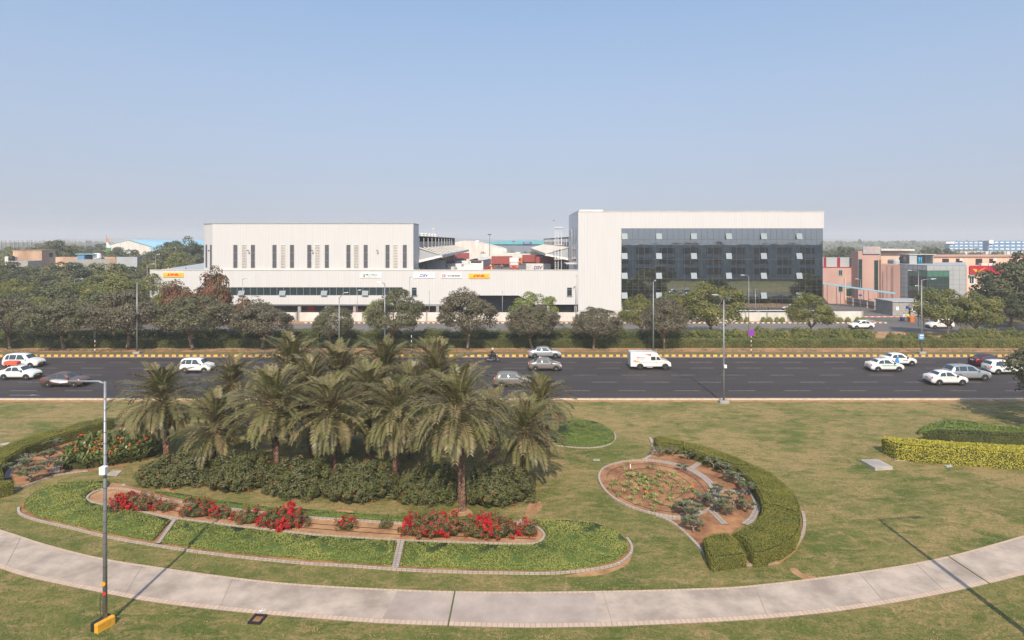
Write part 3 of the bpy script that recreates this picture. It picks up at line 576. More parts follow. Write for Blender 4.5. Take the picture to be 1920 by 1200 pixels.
def hedge(pts_top, h, label, mt='hedge', L=0.042, dens=1500, sm=True, group=None, base='hedgebase', cat='hedge', zoff=0, **kw):
    q = [G(x, y, h) for x, y in pts_top]; q = smooth_poly(q, 3) if sm else q
    if mt == 'hedge':   # keep a gap between neighbouring blocks
        A = np.array(q); nx = np.roll(A, -1, 0) - np.roll(A, 1, 0); nn = np.column_stack([nx[:, 1], -nx[:, 0]]); nn /= np.linalg.norm(nn, axis=1, keepdims=True) + 1e-9
        sg = 1 if sum(q[i][0] * q[(i + 1) % len(q)][1] - q[(i + 1) % len(q)][0] * q[i][1] for i in range(len(q))) > 0 else -1; q = [tuple(p) for p in A - nn * sg * 0.07]
    return tag(link('clipped_hedge', bed_mesh('clipped_hedge', q, h, dens, L, L * .75, mt, base, edge=0.1, bumpy=0.02, **kw)), label, cat, group)
GH = 'clipped hedges around the round garden'
hedge([(1224, 819), (1236, 816), (1284, 825), (1280, 835), (1233, 831)], 0.75, 'thin far clipped hedge block at the top of the round garden', group=GH, sm=False)
hedge([(1286, 826), (1330, 837), (1380, 854), (1414, 870), (1384, 873), (1345, 861), (1310, 849), (1282, 837)], 0.75, 'long tapering clipped hedge block beside the dusty plumerias', group=GH, sm=False)
hedge([(1383, 874), (1416, 871), (1445, 884), (1470, 903), (1490, 923), (1501, 945), (1502, 964), (1480, 957), (1455, 948), (1428, 944), (1424, 928), (1410, 905), (1395, 888)], 0.75, 'wide clipped hedge block on the outer right curve of the round garden', group=GH, sm=False)
hedge([(1429, 946), (1455, 950), (1480, 959), (1502, 967), (1503, 985), (1494, 1005), (1470, 1022), (1432, 1036), (1412, 1036), (1392, 1012), (1369, 998), (1395, 985), (1415, 975), (1426, 960)], 0.75, 'largest clipped hedge block at the near right of the round garden', group=GH, sm=False)
hedge([(1316, 1006), (1335, 998), (1362, 996), (1380, 1006), (1393, 1020), (1402, 1038), (1365, 1043), (1333, 1046), (1322, 1030)], 0.7, 'small square clipped hedge block nearest the footpath', group=GH, sm=False)
# ---- golden hedge and dark hedge at the right
hedge([(1653, 819), (1660, 818), (1800, 828), (1980, 838), (1980, 854), (1800, 842), (1681, 833)], 1.15, 'golden yellow clipped hedge with a straight left end', mt='yhedge', L=0.09, dens=420, sm=False, base='hedgebase')
tag(uvribbon('bed_edging', [G(*p) for p in [(1653, 838), (1679, 864), (1800, 868), (1980, 878)]], 0.12, 0, 0.06, 'edging'), 'low edging at the foot of the golden hedge', 'edging')
hedge([(1730, 809), (1760, 804), (1980, 812), (1980, 820), (1850, 816)], 0.8, 'dark green low hedge behind the golden hedge', mt='hedged', L=0.08, dens=500, sm=False)
# ---- left garden
hedge([(-60, 850), (0, 837), (37, 822), (75, 811), (112, 801), (150, 790), (200, 781), (215, 782), (215, 786), (175, 797), (140, 807), (100, 819), (50, 837), (16, 857), (4, 875), (8, 888), (-20, 892), (-60, 892)], 0.85, 'long curved clipped hedge sweeping in from the left edge', sm=False)
hedge([(-40, 906), (0, 901), (20, 898), (28, 900), (27, 905), (0, 912), (-40, 920)], 0.75, 'short clipped hedge block at the left edge of the photo', sm=False)
sheet('planting_bed', gp([(20, 900), (24, 880), (60, 845), (110, 822), (200, 806), (300, 812), (310, 835), (270, 862), (220, 875), (165, 885), (112, 890), (60, 905), (38, 912)], sm=False), 0.022, 'soil', 0.02)
tag(uvribbon('bed_edging', smooth_poly([G(*p) for p in [(-60, 955), (0, 931), (50, 911), (112, 891), (165, 884)]], 4, False), 0.15, 0, 0.08, 'edging'), 'thin stone edging along the left plumeria bed', 'edging')
tag(uvribbon('garden_path', smooth_poly([G(*p) for p in [(14, 898), (20, 882), (50, 855), (100, 832), (150, 816), (205, 804)]], 4, False), 0.38, 0, 0.06, 'setts'), kind='structure')
tag(uvribbon('garden_path', smooth_poly([G(*p) for p in [(105, 888), (110, 870), (128, 850)]], 4, False), 0.4, 0, 0.065, 'setts'), kind='structure')
# canna bed: countless broad leaves
def blades(C, n_each, L, Wd, tilt, rng=RNG, spread=0.12):
    """upright broad leaves around stems"""
    k = len(C) * n_each; c = np.repeat(C, n_each, 0) + rng.normal(0, spread, (k, 3)) * [1, 1, 0]; a = rng.uniform(0, 2 * np.pi, k); t = rng.uniform(*tilt, k)
    D = np.column_stack([np.cos(a) * np.cos(t), np.sin(a) * np.cos(t), np.sin(t)]); S = np.column_stack([-np.sin(a), np.cos(a), np.zeros(k)])
    Ls = (L * rng.uniform(.7, 1.2, k))[:, None]; Ws = (Wd * rng.uniform(.7, 1.2, k))[:, None]; z0 = rng.uniform(0.0, 1, k)[:, None] * [0, 0, 1]
    return c, D, S, Ls, Ws, z0
def blade_mesh(name, C, n_each, L, Wd, tilt, m, zspread=0.5, rng=RNG, spread=0.12):
    c, D, S, Ls, Ws, z0 = blades(C, n_each, L, Wd, tilt, rng, spread); c = c + z0 * zspread
    dn = np.array([0, 0, -1.0]); mid = c + D * Ls * .55; tip = c + D * Ls + dn * Ls * .22
    V = np.stack([c, mid + S * Ws * .5, tip, mid - S * Ws * .5], 1).reshape(-1, 3)
    return np_mesh(name, V, np.arange(len(V)).reshape(-1, 4), m, rng.uniform(0, 1, len(c)))
cp = gp([(118, 880), (120, 858), (140, 838), (190, 822), (270, 822), (303, 834), (296, 852), (255, 866), (200, 875), (150, 881)], sm=False)
P = poly_rand(cp, 420); C = np.column_stack([P, np.full(len(P), 0.05)])
tag(link('canna_bed', blade_mesh('canna_bed', C, 16, 0.48, 0.17, (0.2, 1.2), 'canna', 0.5)), kind='stuff')
tag(MB().prism(smooth_poly(cp, 1), 0, 0.35).build('canna_understory', 'hedgebase'), kind='stuff')
P = poly_rand(cp, 34); fl = np.column_stack([P, RNG.uniform(0.8, 1.1, 34)]); fl = np.repeat(fl, 4, 0) + RNG.normal(0, .05, (136, 3)); V, Fq = leaves(fl, np.tile([0, -.6, .8], (136, 1)), .11, .09)
tag(link('canna_flowers', np_mesh('canna_flowers', V, Fq, 'orangefl', RNG.uniform(0, 1, 136))), kind='stuff')
# dusty low verge plants in front of the median hedges
n = 9000; X = RNG.uniform(-78, 78, n); X = X[np.sin(X * 1.7) + np.sin(X * 0.63 + 1) + RNG.normal(0, .6, len(X)) > -0.7]; n = len(X)
C = np.column_stack([X, RNG.normal(86.0, 0.28, n), 0.19 + RNG.uniform(0, .32, n)]); V, Fq = leaves(C, np.tile([0, -.5, .8], (n, 1)), .16, .09, jit=.9)
tag(link('verge_plants', np_mesh('verge_plants', V, Fq, 'dryplant', RNG.uniform(0, 1, n))), kind='stuff')

cc = np.array(gp(CIR)); cm = cc.mean(0)
for k, f in enumerate((.86, .66, .46, .26)):
    q = cm + (cc - cm) * f; q = q[:int(len(q) * (.95 - .12 * k))]
    tag(MB().tube([(x, y, 0.055) for x, y in q], 0.016, 5).build('drip_pipe', 'black'), ('outermost', 'second', 'third', 'innermost')[k] + ' black irrigation pipe loop on the round brown bed', 'pipe', 'irrigation loops in the round bed')

# short grass tufts standing in the near lawn (uncountable)
M['tuft'] = leafmat('lawn_tufts', (0.09, 0.125, 0.026), (0.20, 0.20, 0.06), (0.38, 0.27, 0.13), nscale=1.1, rough=.8, transl=.25)
n = 60000; Yt = 23.5 + 24 * RNG.uniform(0, 1, n) ** 1.3; Xt = RNG.uniform(-1, 1, n) * Yt * .86; Pt = np.column_stack([Xt, Yt]); ok = ~poly_in(tp + bt[::-1], Pt)
for q in (gOUT, gp(CIR), gp(CRE, sm=False), gp([(1310, 1060), (1430, 1068), (1510, 1010), (1510, 900), (1420, 860), (1240, 812), (1219, 815)], sm=False), gp([(1640, 880), (1980, 885), (1980, 800), (1640, 810)], sm=False), gp([(-80, 950), (60, 912), (170, 892), (310, 850), (310, 800), (-80, 800)], sm=False), gp([(1600, 850), (1690, 850), (1690, 890), (1600, 890)], sm=False)): ok &= ~poly_in(q, Pt)
Pt = Pt[ok]; n = len(Pt); V, Fq = leaves(np.column_stack([Pt, np.full(n, .03)]), np.tile([0, -.35, .9], (n, 1)), RNG.uniform(.05, .11, n), .03, jit=.7)
tag(link('grass_tufts', np_mesh('grass_tufts', V, Fq, 'tuft', RNG.uniform(0, 1, n))), kind='stuff')
# ================================================================ TREES
M['leaf_dusty'] = leafmat('dusty_leaves', (0.075, 0.078, 0.038), (0.205, 0.19, 0.11), (0.125, 0.125, 0.06), nscale=0.55)
M['leaf_dusty2'] = leafmat('dusty_brown_leaves', (0.085, 0.076, 0.045), (0.215, 0.185, 0.125), (0.135, 0.12, 0.07), nscale=0.55)
M['leaf_green'] = leafmat('mid_green_leaves', (0.085, 0.11, 0.03), (0.19, 0.19, 0.06), (0.20, 0.19, 0.05), nscale=0.4)
M['leaf_dark'] = leafmat('dark_green_leaves', (0.045, 0.065, 0.03), (0.11, 0.12, 0.055), (0.13, 0.13, 0.06), nscale=0.3)
M['leaf_rust'] = leafmat('rust_leaves', (0.15, 0.065, 0.035), (0.26, 0.12, 0.065), (0.11, 0.085, 0.035), nscale=0.5)
M['leaf_lime'] = leafmat('light_green_leaves', (0.15, 0.19, 0.05), (0.28, 0.29, 0.10), (0.20, 0.23, 0.06), nscale=0.5)
def tree_meshes(seed, kind, nleaf=9000, L=0.26, ncl=70, flat=0.62, trunk_h=2.2, Rr=4.0, Hh=8.0, clr=1.05, skirt=0.30):
    """unit tree: crown width 2*Rr, total height Hh; returns (trunk mesh, crown points) """
    r = np.random.default_rng(seed); ch = Hh - trunk_h * 0.85; cz = trunk_h * 0.85 + ch * 0.42
    cl = []
    lobes = [(r.uniform(0, 2 * np.pi), r.uniform(.0, 0.9), r.uniform(.78, 1.12)) for _ in range(7)]
    tries = 0
    while len(cl) < ncl and tries < 5000:
        tries += 1
        u = norm(r.normal(0, 1, (1, 3)))[0]
        if u[2] < -skirt - 0.15: continue
        k = 1.0
        for a, e, s in lobes:
            d = np.array([np.cos(a) * np.cos(e), np.sin(a) * np.cos(e), np.sin(e)]); k += (s - 1) * max(0, d @ u) ** 3 * 1.6
        rad = r.uniform(0.62, 1.0) ** 0.5 * k * 0.83
        p = np.array([u[0] * Rr * rad, u[1] * Rr * rad, cz + u[2] * ch * (0.60 if u[2] > 0 else 0.42) * rad])
        cl.append((p, u, r.uniform(0.65, 1.15) * clr))
    C = []; N = []; per = nleaf // len(cl)
    for p, u, s in cl:
        q = norm(r.normal(0, 1, (per, 3)) + u * 0.35 + [0, 0, .45]); rr = r.uniform(0.45, 1.05, (per, 1)) ** 0.6
        C.append(p + q * rr * s * [1, 1, flat]); N.append(q * [1, 1, 1.2] + u * .3)
    C = np.vstack(C); N = np.vstack(N); s = r.uniform(.65, 1.3, len(C)); V, Fq = leaves(C, N, L * s, L * .62 * s, r, 0.45, droop=0.2); tint = r.uniform(0, 1, len(C))
    b = MB(); top = Vector((r.normal(0, .15), r.normal(0, .15), trunk_h)); 
    b.tube([(0, 0, -0.1), (0.02, 0, 0.25), (top.x * .5, top.y * .5, trunk_h * .55), top], [0.30, 0.20, 0.155, 0.14], 9)
    for i in range(9):
        p, u, s = cl[r.integers(len(cl))]; e = Vector(p) * 0.92; e.z = p[2] * .95; m1 = top.lerp(e, .45) + Vector((0, 0, .35)); b.tube([top - Vector((0, 0, .15)), m1, e], [0.10, 0.06, 0.02], 6)
    return b.mesh('trunk', 'bark', True), (V, Fq, tint)
BD = dict(nleaf=14000, L=.22, ncl=95, skirt=.5, flat=.7, clr=1.0)
TREE_T = {}; 
def crown_mesh(v, leafm):
    key = (v, leafm)
    if key not in TREE_T:
        if v not in TREE_T:
            TREE_T[v] = tree_meshes(**VAR[v])
        t, (V, Fq, tint) = TREE_T[v]; TREE_T[key] = np_mesh('crown', V, Fq, leafm, tint)
    return TREE_T[v][0], TREE_T[key]
VAR = {'a': dict(seed=11, kind=0, **BD), 'b': dict(seed=12, kind=0, **BD), 'c': dict(seed=13, kind=0, trunk_h=1.9, **BD), 'd': dict(seed=14, kind=0, trunk_h=2.1, **BD),
       'g': dict(seed=21, kind=0, nleaf=12000, L=0.24, ncl=55, flat=0.8, trunk_h=1.5, skirt=.55, clr=1.15), 'h': dict(seed=22, kind=0, nleaf=12000, L=0.24, ncl=50, flat=.8, trunk_h=1.6, skirt=.55, clr=1.2),
       'p': dict(seed=31, kind=0, nleaf=8000, L=0.32, ncl=55, flat=.6, trunk_h=1.6, skirt=.5, clr=1.3), 'q': dict(seed=32, kind=0, nleaf=8000, L=0.32, ncl=55, flat=.55, trunk_h=1.5, skirt=.5, clr=1.35),
       'r': dict(seed=33, kind=0, nleaf=6500, L=0.32, ncl=40, flat=.7, trunk_h=1.6, skirt=.5, clr=1.3),
       's': dict(seed=41, kind=0, nleaf=2600, L=0.34, ncl=30, flat=.7, trunk_h=1.9, skirt=.2, clr=.8)}
def tree(v, leafm, X, Y, width, height, label, group, rz=None, z=0.0, name='tree', depth=None):
    t, c = crown_mesh(v, leafm); o = empty(name, (X, Y, z), random.uniform(0, 6.28) if rz is None else rz, label, 'tree', group)
    s = width / 8.0; o.scale = (s, s, height / 8.0); link('trunk', t, o); link('crown', c, o); return o
def ptree(v, leafm, xc, ytop, Y, wpx, label, group, dz=0.0, **kw):
    """crown centre column, crown top row, distance, crown width in px"""
    return tree(v, leafm, GX(xc, Y), Y, wpx * Y / F, GZ(ytop, Y) - dz, label, group, z=dz, **kw)
g = 'roadside trees along the median kerb'
rowA = [(18, 556, 105, 'a', 'leaf_dusty2'), (118, 553, 135, 'b', 'leaf_dusty'), (240, 543, 140, 'c', 'leaf_dusty2'), (360, 553, 145, 'a', 'leaf_dusty'), (492, 559, 128, 'd', 'leaf_dusty2'), (619, 569, 88, 'b', 'leaf_dusty'), (738, 541, 108, 'c', 'leaf_dusty'), (877, 537, 128, 'd', 'leaf_dusty2'), (997, 570, 106, 'a', 'leaf_dusty2'), (1113, 571, 100, 'b', 'leaf_dusty2'), (1245, 556, 98, 'c', 'leaf_dusty2')]
look = ['cut by the left edge of the photo', 'left of the striped pole', 'behind the tall lamp post on the left', 'in front of the rust-leaved tree', 'with a low wide crown left of the small round tree', 'smallest crown, left of the slim silver lamp', 'in front of the white facade below the green logo', 'tallest, in front of the yellow wall sign', 'with lime foliage rising behind it', 'directly in front of the blank white tower panel', 'last on the right, in front of the glass facade']
for i, (x, yt, wp, v, lm) in enumerate(rowA): ptree(v, lm, x, yt, 87.3, wp, 'dusty roadside tree ' + look[i], g, dz=0.19)
g = 'green trees behind the median hedge'
rowB = [(1204, 549, 78, 'g', 'leaf_green', 'green tree at the left of the glass facade'), (1268, 540, 80, 'h', 'leaf_green', 'green tree between two larger ones in front of the glass facade'), (1332, 527, 128, 'g', 'leaf_green', 'largest round green tree in front of the glass facade'), (1520, 542, 100, 'h', 'leaf_green', 'round green tree at the right end of the glass building'),
        (1778, 532, 118, 'h', 'leaf_green', 'broad olive green tree hiding the grey clad building'), (1826, 545, 92, 'g', 'leaf_green', 'olive tree to the right of the broad one by the no-turn sign'), (1002, 545, 92, 'g', 'leaf_lime', 'lime green tree peeking above the dusty tree by the white wall'), (710, 556, 60, 'h', 'leaf_lime', 'pale green tree half hidden left of the dusty tree below the green logo'), (468, 574, 70, 'h', 'leaf_lime', 'small lime green tree beside the rust-leaved tree'),
        (402, 496, 80, 'r', 'leaf_rust', 'tall rust-leaved tree in front of the white warehouse'), (330, 522, 74, 'r', 'leaf_rust', 'short rust-leaved tree under the small yellow sign'), (455, 552, 58, 'r', 'leaf_rust', 'low rust-leaved tree right of the tall rust one'), (372, 538, 66, 'r', 'leaf_rust', 'rust-leaved tree squeezed behind the dusty trees')]
for x, yt, wp, v, lm, lb in rowB: ptree(v, lm, x, yt, 99.5, wp, lb, g, dz=0.19)
g = 'trees along the service road on the left'
rowC = [(30, 520, 110, 'g', 'leaf_green'), (95, 534, 110, 'p', 'leaf_dark'), (150, 520, 120, 'h', 'leaf_green'), (215, 520, 110, 'q', 'leaf_green'), (272, 512, 120, 'g', 'leaf_green'), (320, 538, 90, 'p', 'leaf_green'), (5, 545, 90, 'q', 'leaf_dark'), (60, 550, 100, 'h', 'leaf_green'), (188, 545, 100, 'p', 'leaf_dark'), (345, 548, 80, 'q', 'leaf_dark'), (-50, 525, 100, 'p', 'leaf_green')]
for i, (x, yt, wp, v, lm) in enumerate(sorted(rowC)): ptree(v, lm, x, yt, 104 + (i % 3) * 9.0, wp, f'{ORD[i]} tree from the left in the green row behind the dusty roadside trees', g)
# second belt, darker, in front of the beige buildings
g = 'dark trees in front of the beige buildings'; k = 0
for x, yt, wp in [(-30, 492, 90), (8, 488, 95), (45, 502, 90), (85, 497, 95), (128, 489, 100), (170, 497, 95), (205, 492, 90), (238, 498, 85), (22, 512, 90), (68, 515, 90), (110, 510, 90), (155, 508, 90), (200, 512, 90), (245, 512, 80), (268, 502, 60)]:
    ptree('pqr'[k % 3], 'leaf_dark' if k % 3 else 'leaf_green', x, yt, 146 + (k % 4) * 7, wp, f'dark tree number {k + 1} of the belt below the beige buildings'.replace(f'number {k + 1} of', 'in'), g) ; k += 1
for i, o in enumerate(sorted([o for o in bpy.data.objects if o.get('group') == g], key=lambda o: o.location.x / o.location.y)): o['label'] = f'{ORD[i]} dark tree from the left in the belt below the beige buildings'
# big dark trees at the right
g = 'large dark trees at the right edge'
for x, yt, wp, Y, lb in [(1895, 492, 130, 112, 'large dark tree covering the end of the red sign'), (1950, 470, 110, 122, 'dark tree cut by the right edge of the photo'), (1862, 545, 80, 124, 'pale dusty tree behind the round no-turn sign'), (1925, 545, 80, 105, 'low dark tree at the right edge behind the hedge')]:
    ptree('p', 'leaf_dusty' if 'pale' in lb else 'leaf_dark', x, yt, Y, wp, lb, g)
# far trees
g = 'far trees on the skyline'
far = [(20, 462, 60, 260), (50, 466, 60, 250), (72, 455, 60, 230), (105, 449, 72, 215), (132, 457, 56, 222), (152, 462, 50, 240), (188, 455, 40, 300), (175, 462, 40, 280), (222, 462, 46, 230), (248, 466, 46, 226), (205, 468, 40, 240), (282, 470, 46, 200), (300, 458, 60, 190), (325, 450, 64, 185), (352, 441, 66, 182), (378, 458, 60, 186), (335, 470, 70, 176), (368, 476, 60, 172), (280, 486, 50, 180), (272, 470, 30, 240),
       (1560, 466, 44, 240), (1588, 461, 46, 236), (1612, 466, 36, 240), (1735, 461, 36, 250), (1752, 463, 34, 240), (1775, 464, 40, 262), (1796, 467, 34, 255), (1822, 472, 28, 262), (1838, 471, 30, 258), (1870, 470, 34, 250), (1905, 473, 30, 262), (1855, 475, 26, 262), (905, 471, 34, 300), (925, 474, 26, 310), (985, 471, 30, 300), (1003, 465, 34, 296), (1024, 460, 34, 310), (978, 474, 22, 280)]
for i, (x, yt, wp, Y) in enumerate(sorted(far)):
    ptree('pqr'[i % 3], 'leaf_dark' if i % 4 else 'leaf_green', x, yt, Y, wp, f'{ORD[i]} far tree from the left along the skyline', g)
# crown reaching in from the right edge of the lawn
tree('c', 'leaf_dusty', 46.6, 49.5, 11.5, 8.0, 'tree on the lawn reaching in from the right edge with a twig over the road', None, name='lawn_tree', rz=1.0)
# trees added behind the viewer to darken what the glass mirrors
g = 'trees added behind the viewpoint for the glass reflection'; i = 0
for Y0, n_, h_, sp in ((-38, 13, 9.5, 26), (-62, 14, 12.0, 28), (-100, 15, 13.5, 32), (-150, 15, 14.5, 40), (-220, 14, 15.0, 52)):
    for j in range(n_):
        X = (j - n_ / 2 + .5) * sp * .62 + random.uniform(-4, 4) + 60
        tree('pqr'[i % 3], 'leaf_dark', X, Y0 + random.uniform(-6, 6), random.uniform(14, 19), h_ * random.uniform(.85, 1.12), 'dark tree added out of view to darken the glass reflection', g); i += 1
# far woods and hills
def woods(name, x0, x1, Y0, Y1, n, h, s):
    X = RNG.uniform(x0, x1, n); Y = RNG.uniform(Y0, Y1, n); hh = h * (0.7 + .25 * np.sin(X * .013) + .2 * np.sin(X * .041 + Y * .02)); Z = RNG.uniform(.1, 1, n) ** .6 * hh
    V, Fq = leaves(np.column_stack([X, Y, Z]), np.tile([0, -.6, .6], (n, 1)), s, s * .7, jit=.7)
    me = np_mesh(name, V, Fq, 'leaf_dark', RNG.uniform(0, 1, n)); return tag(link(name, me), kind='stuff')
woods('distant_woods', -800, 800, 420, 900, 26000, 9, 6.0)
woods('distant_woods', -1700, 1700, 950, 1800, 22000, 13, 12.0)
M['hill'] = mat('hill_scrub', (0.13, 0.13, 0.08), 0.95, c2=(0.2, 0.17, 0.12), vscale=0.01)
def ridge(name, Y, h, seed, x0=-2200, x1=2200, n=160):
    r = np.random.default_rng(seed); b = MB(); xs = np.linspace(x0, x1, n); z = h * (0.75 + .2 * np.sin(xs * .004 + seed) + .1 * np.sin(xs * .013 + 2 * seed) + r.normal(0, .02, n))
    vs = []; fs = []
    for i in range(n): vs += [(xs[i], Y - 120, -1), (xs[i], Y, z[i]), (xs[i], Y + 160, z[i] * .9), (xs[i], Y + 240, -1)]
    for i in range(n - 1):
        a = 4 * i; fs += [(a, a + 4, a + 5, a + 1), (a + 1, a + 5, a + 6, a + 2), (a + 2, a + 6, a + 7, a + 3)]
    b.add(vs, fs); return tag(b.build(name, 'hill', smooth=True), kind='structure')
ridge('hills', 3000, 30, 3); ridge('hills', 2300, 19, 5)
# ================================================================ PALMS
M['frond'] = leafmat('date_palm_leaflets', (0.085, 0.08, 0.035), (0.30, 0.24, 0.125), (0.155, 0.155, 0.055), nscale=0.9, rough=0.4, transl=.15)
M['frond_rib'] = mat('palm_midrib', (0.30, 0.24, 0.12), 0.6)
def palm_crown(seed, nf=58, Lf=3.0, droop=1.0):
    r = np.random.default_rng(seed); V = []; T = []; rib = MB()
    for k in range(nf):
        f = k / (nf - 1); el = R(84) - f ** 0.85 * R(112) + r.normal(0, .10); az = k * 2.39996 + r.normal(0, .12); L = Lf * (0.58 + .50 * math.sin(math.pi * min(1, f * .9 + .08))) * r.uniform(.9, 1.08)
        if f > .85: L *= .85
        ns = 22; p = np.array([0.10 * math.cos(az), .10 * math.sin(az), 0.35 - f * .75]); pts = [p.copy()]; dirs = []; e = el
        bend = (0.55 + 0.80 * math.cos(el) + r.uniform(-.2, .25)) * droop
        for s in range(ns):
            d = np.array([math.cos(az) * math.cos(e), math.sin(az) * math.cos(e), math.sin(e)]); p = p + d * L / ns; pts.append(p.copy()); dirs.append(d); e -= bend / ns * (0.5 + 1.2 * s / ns)
            e = max(e, R(-86))
        rib.tube([pts[0], pts[ns // 3], pts[2 * ns // 3], pts[ns]], [0.035, .022, .014, .006], 4)
        side = np.array([-math.sin(az), math.cos(az), 0]); tw = r.normal(0, .25)
        nl = 38; tt = float(r.uniform(0, .9)) if f < .8 else float(r.uniform(.6, 1.6))
        for q in range(nl):
            u = 0.14 + 0.86 * q / (nl - 1); i = min(ns - 1, int(u * ns)); o = pts[i] + (pts[i + 1] - pts[i]) * (u * ns - i if i < ns - 1 else 1); d = dirs[i]
            up = np.cross(d, side); up *= (1 if up[2] > -0.2 or True else -1); up = -up if up[2] < 0 else up
            ll = 0.54 * (math.sin(math.pi * (0.12 + .80 * u)) ** .7) * r.uniform(.85, 1.1)
            for sg in (-1, 1):
                sd = side * sg * math.cos(tw * sg) + up * (0.38 + .25 * r.uniform(-1, 1)) + d * (0.35 + .45 * u); sd /= np.linalg.norm(sd)
                wv = np.cross(sd, up); wv /= max(1e-6, np.linalg.norm(wv)); wd = 0.032 * r.uniform(.8, 1.2)
                mid = o + sd * ll * .45; tip = o + sd * ll + np.array([0, 0, -ll * .22])
                V += [o, mid + wv * wd, tip, mid - wv * wd]; T.append(min(1, max(0, tt * .5 + r.uniform(0, .5))))
    V = np.array(V); return np_mesh('crown', V, np.arange(len(V)).reshape(-1, 4), 'frond', T), rib.mesh('midribs', 'frond_rib')
def palm_trunk(hgt, lean, seed, r0=0.2):
    r = np.random.default_rng(seed); b = MB(); n = 14; rows = int(hgt / 0.11); vs = []; fs = []
    for i in range(rows + 1):
        z = hgt * i / rows; c = (lean[0] * (z / hgt) ** 1.5, lean[1] * (z / hgt) ** 1.5); rr = r0 * (1.25 if i == 0 else 1) * (1 + .25 * (z / hgt) ** 2)
        for k in range(n):
            a = 2 * math.pi * (k + (i % 2) * .5) / n; q = rr * (1 + .16 * ((k + i) % 2) + r.normal(0, .05)); vs.append((c[0] + q * math.cos(a), c[1] + q * math.sin(a), z + r.normal(0, .012)))
    for i in range(rows):
        for k in range(n): fs.append((i * n + k, i * n + (k + 1) % n, (i + 1) * n + (k + 1) % n, (i + 1) * n + k))
    b.add(vs, fs); 
    for i in range(26):   # cut frond stubs under the crown
        a = i * 2.4; z = hgt - .1 - i * .035; c = (lean[0] * (z / hgt) ** 1.5, lean[1] * (z / hgt) ** 1.5); b.cyl((c[0] + .12 * math.cos(a), c[1] + .12 * math.sin(a), z - .12), (c[0] + .36 * math.cos(a), c[1] + .36 * math.sin(a), z + .16), .05, .025, 5)
    return b
CR = [palm_crown(s, *a) for s, a in ((1, (70, 2.95, 1.05)), (2, (58, 2.85, .85)), (3, (76, 3.15, 1.1)), (4, (62, 2.75, 1.0)), (5, (66, 3.0, .78)), (6, (72, 2.9, 1.2)))]
def palm(px, pyb, hx, hy, v, scale, label, kb=0):
    X, Y = G(px, pyb); s = F / Y; hz = H - (hy - HY) / s; hX = GX(hx, Y); o = empty('date_palm', (X, Y, 0), 0, label, 'palm tree', 'date palms grouped on the lawn')
    lean = (hX - X, 0.0); palm_trunk(hz, lean, v + 5).build('trunk', 'palmbark', o)
    c = empty('crown', (lean[0], lean[1], hz)) if False else link('crown', CR[v][0], o, (lean[0], lean[1], hz)); scale *= 1.0; c.rotation_euler = (random.uniform(-.1, .1), random.uniform(-.1, .1), random.uniform(0, 6.28)); c.scale = (scale * random.uniform(.95, 1.06), scale * random.uniform(.95, 1.06), scale * random.uniform(.9, 1.08))
    rb = link('midribs', CR[v][1], c)
for a in [(313, 858, 303, 752, 0, 1.15, 'leftmost date palm with a leaning dark trunk'), (407, 884, 402, 800, 1, 1.0, 'short date palm second from the left in the front row'), (518, 892, 513, 760, 4, 1.1, 'date palm with a straight pale brown trunk in the front row, third from left'), (626, 896, 620, 775, 0, 1.08, 'date palm at the middle of the front row with grey drooping fronds'),
          (742, 898, 744, 778, 5, 1.0, 'slender date palm just left of the largest one'), (866, 957, 858, 770, 2, 1.08, 'largest and nearest date palm, trunk between two shrubs'), (985, 906, 986, 812, 3, 0.98, 'small rightmost date palm in the front row'), (1026, 838, 1012, 757, 3, 0.98, 'date palm behind at the right, fronds over the road edge'),
          (434, 826, 434, 722, 3, 1.0, 'back row date palm below the white hatchback'), (545, 830, 545, 695, 5, 1.25, 'back row date palm whose top covers the yellow kerb'), (634, 832, 634, 706, 1, 1.2, 'back row date palm in front of the slim lamp post'), (722, 828, 722, 694, 2, 1.15, 'tallest back row date palm in the middle'), (816, 832, 816, 706, 4, 1.25, 'back row date palm below the motorcycle'),
          (585, 860, 580, 728, 5, 1.0, 'date palm filling the gap between the front and back rows on the left'), (690, 862, 690, 735, 1, 1.0, 'date palm filling the middle of the group'), (770, 860, 775, 742, 4, 1.0, 'date palm filling the gap behind the slender palm'), (920, 858, 925, 778, 1, 0.9, 'date palm between the largest palm and the right back one')][:]: palm(*a)
# ================================================================ SHRUBS
def shrub_mesh(seed, w, d, h, n, L, lm, cl=60, clr=.36):
    r = np.random.default_rng(seed); ii = np.arange(cl) + .5; ph = np.arccos(1 - 1.18 * ii / cl); th = np.pi * (1 + 5 ** .5) * ii; u = np.column_stack([np.cos(th) * np.sin(ph), np.sin(th) * np.sin(ph), np.cos(ph)]); p = u * np.array([w / 2, d / 2, h * .78]) * r.uniform(.66, 1.1, (cl, 1)); p[:, 2] += h * .22
    per = n // cl; C = []; N = []
    for i in range(cl):
        q = norm(r.normal(0, 1, (per, 3)) + u[i] * .5 + [0, -.1, .3]); C.append(p[i] + q * clr * r.uniform(.6, 1.15) * r.uniform(.5, 1, (per, 1))); N.append(q + u[i] * .4)
    p_ = None; C = np.vstack(C); C[:, 2] = np.maximum(C[:, 2], .04); N = np.vstack(N); s = r.uniform(.7, 1.3, len(C)); V, Fq = leaves(C, N, L * s, L * .5 * s, r, .4)
    b = MB(); b.lathe([(.34, 0), (.37, .25), (.32, .5), (.18, .66), (.02, .7)], n=12); v0 = np.array(b.v) * [w, d, h]; b.v = [tuple(x) for x in v0]
    core = b
    return np_mesh('foliage', V, Fq, lm, r.uniform(0, 1, len(C))), core, (C, N, u)
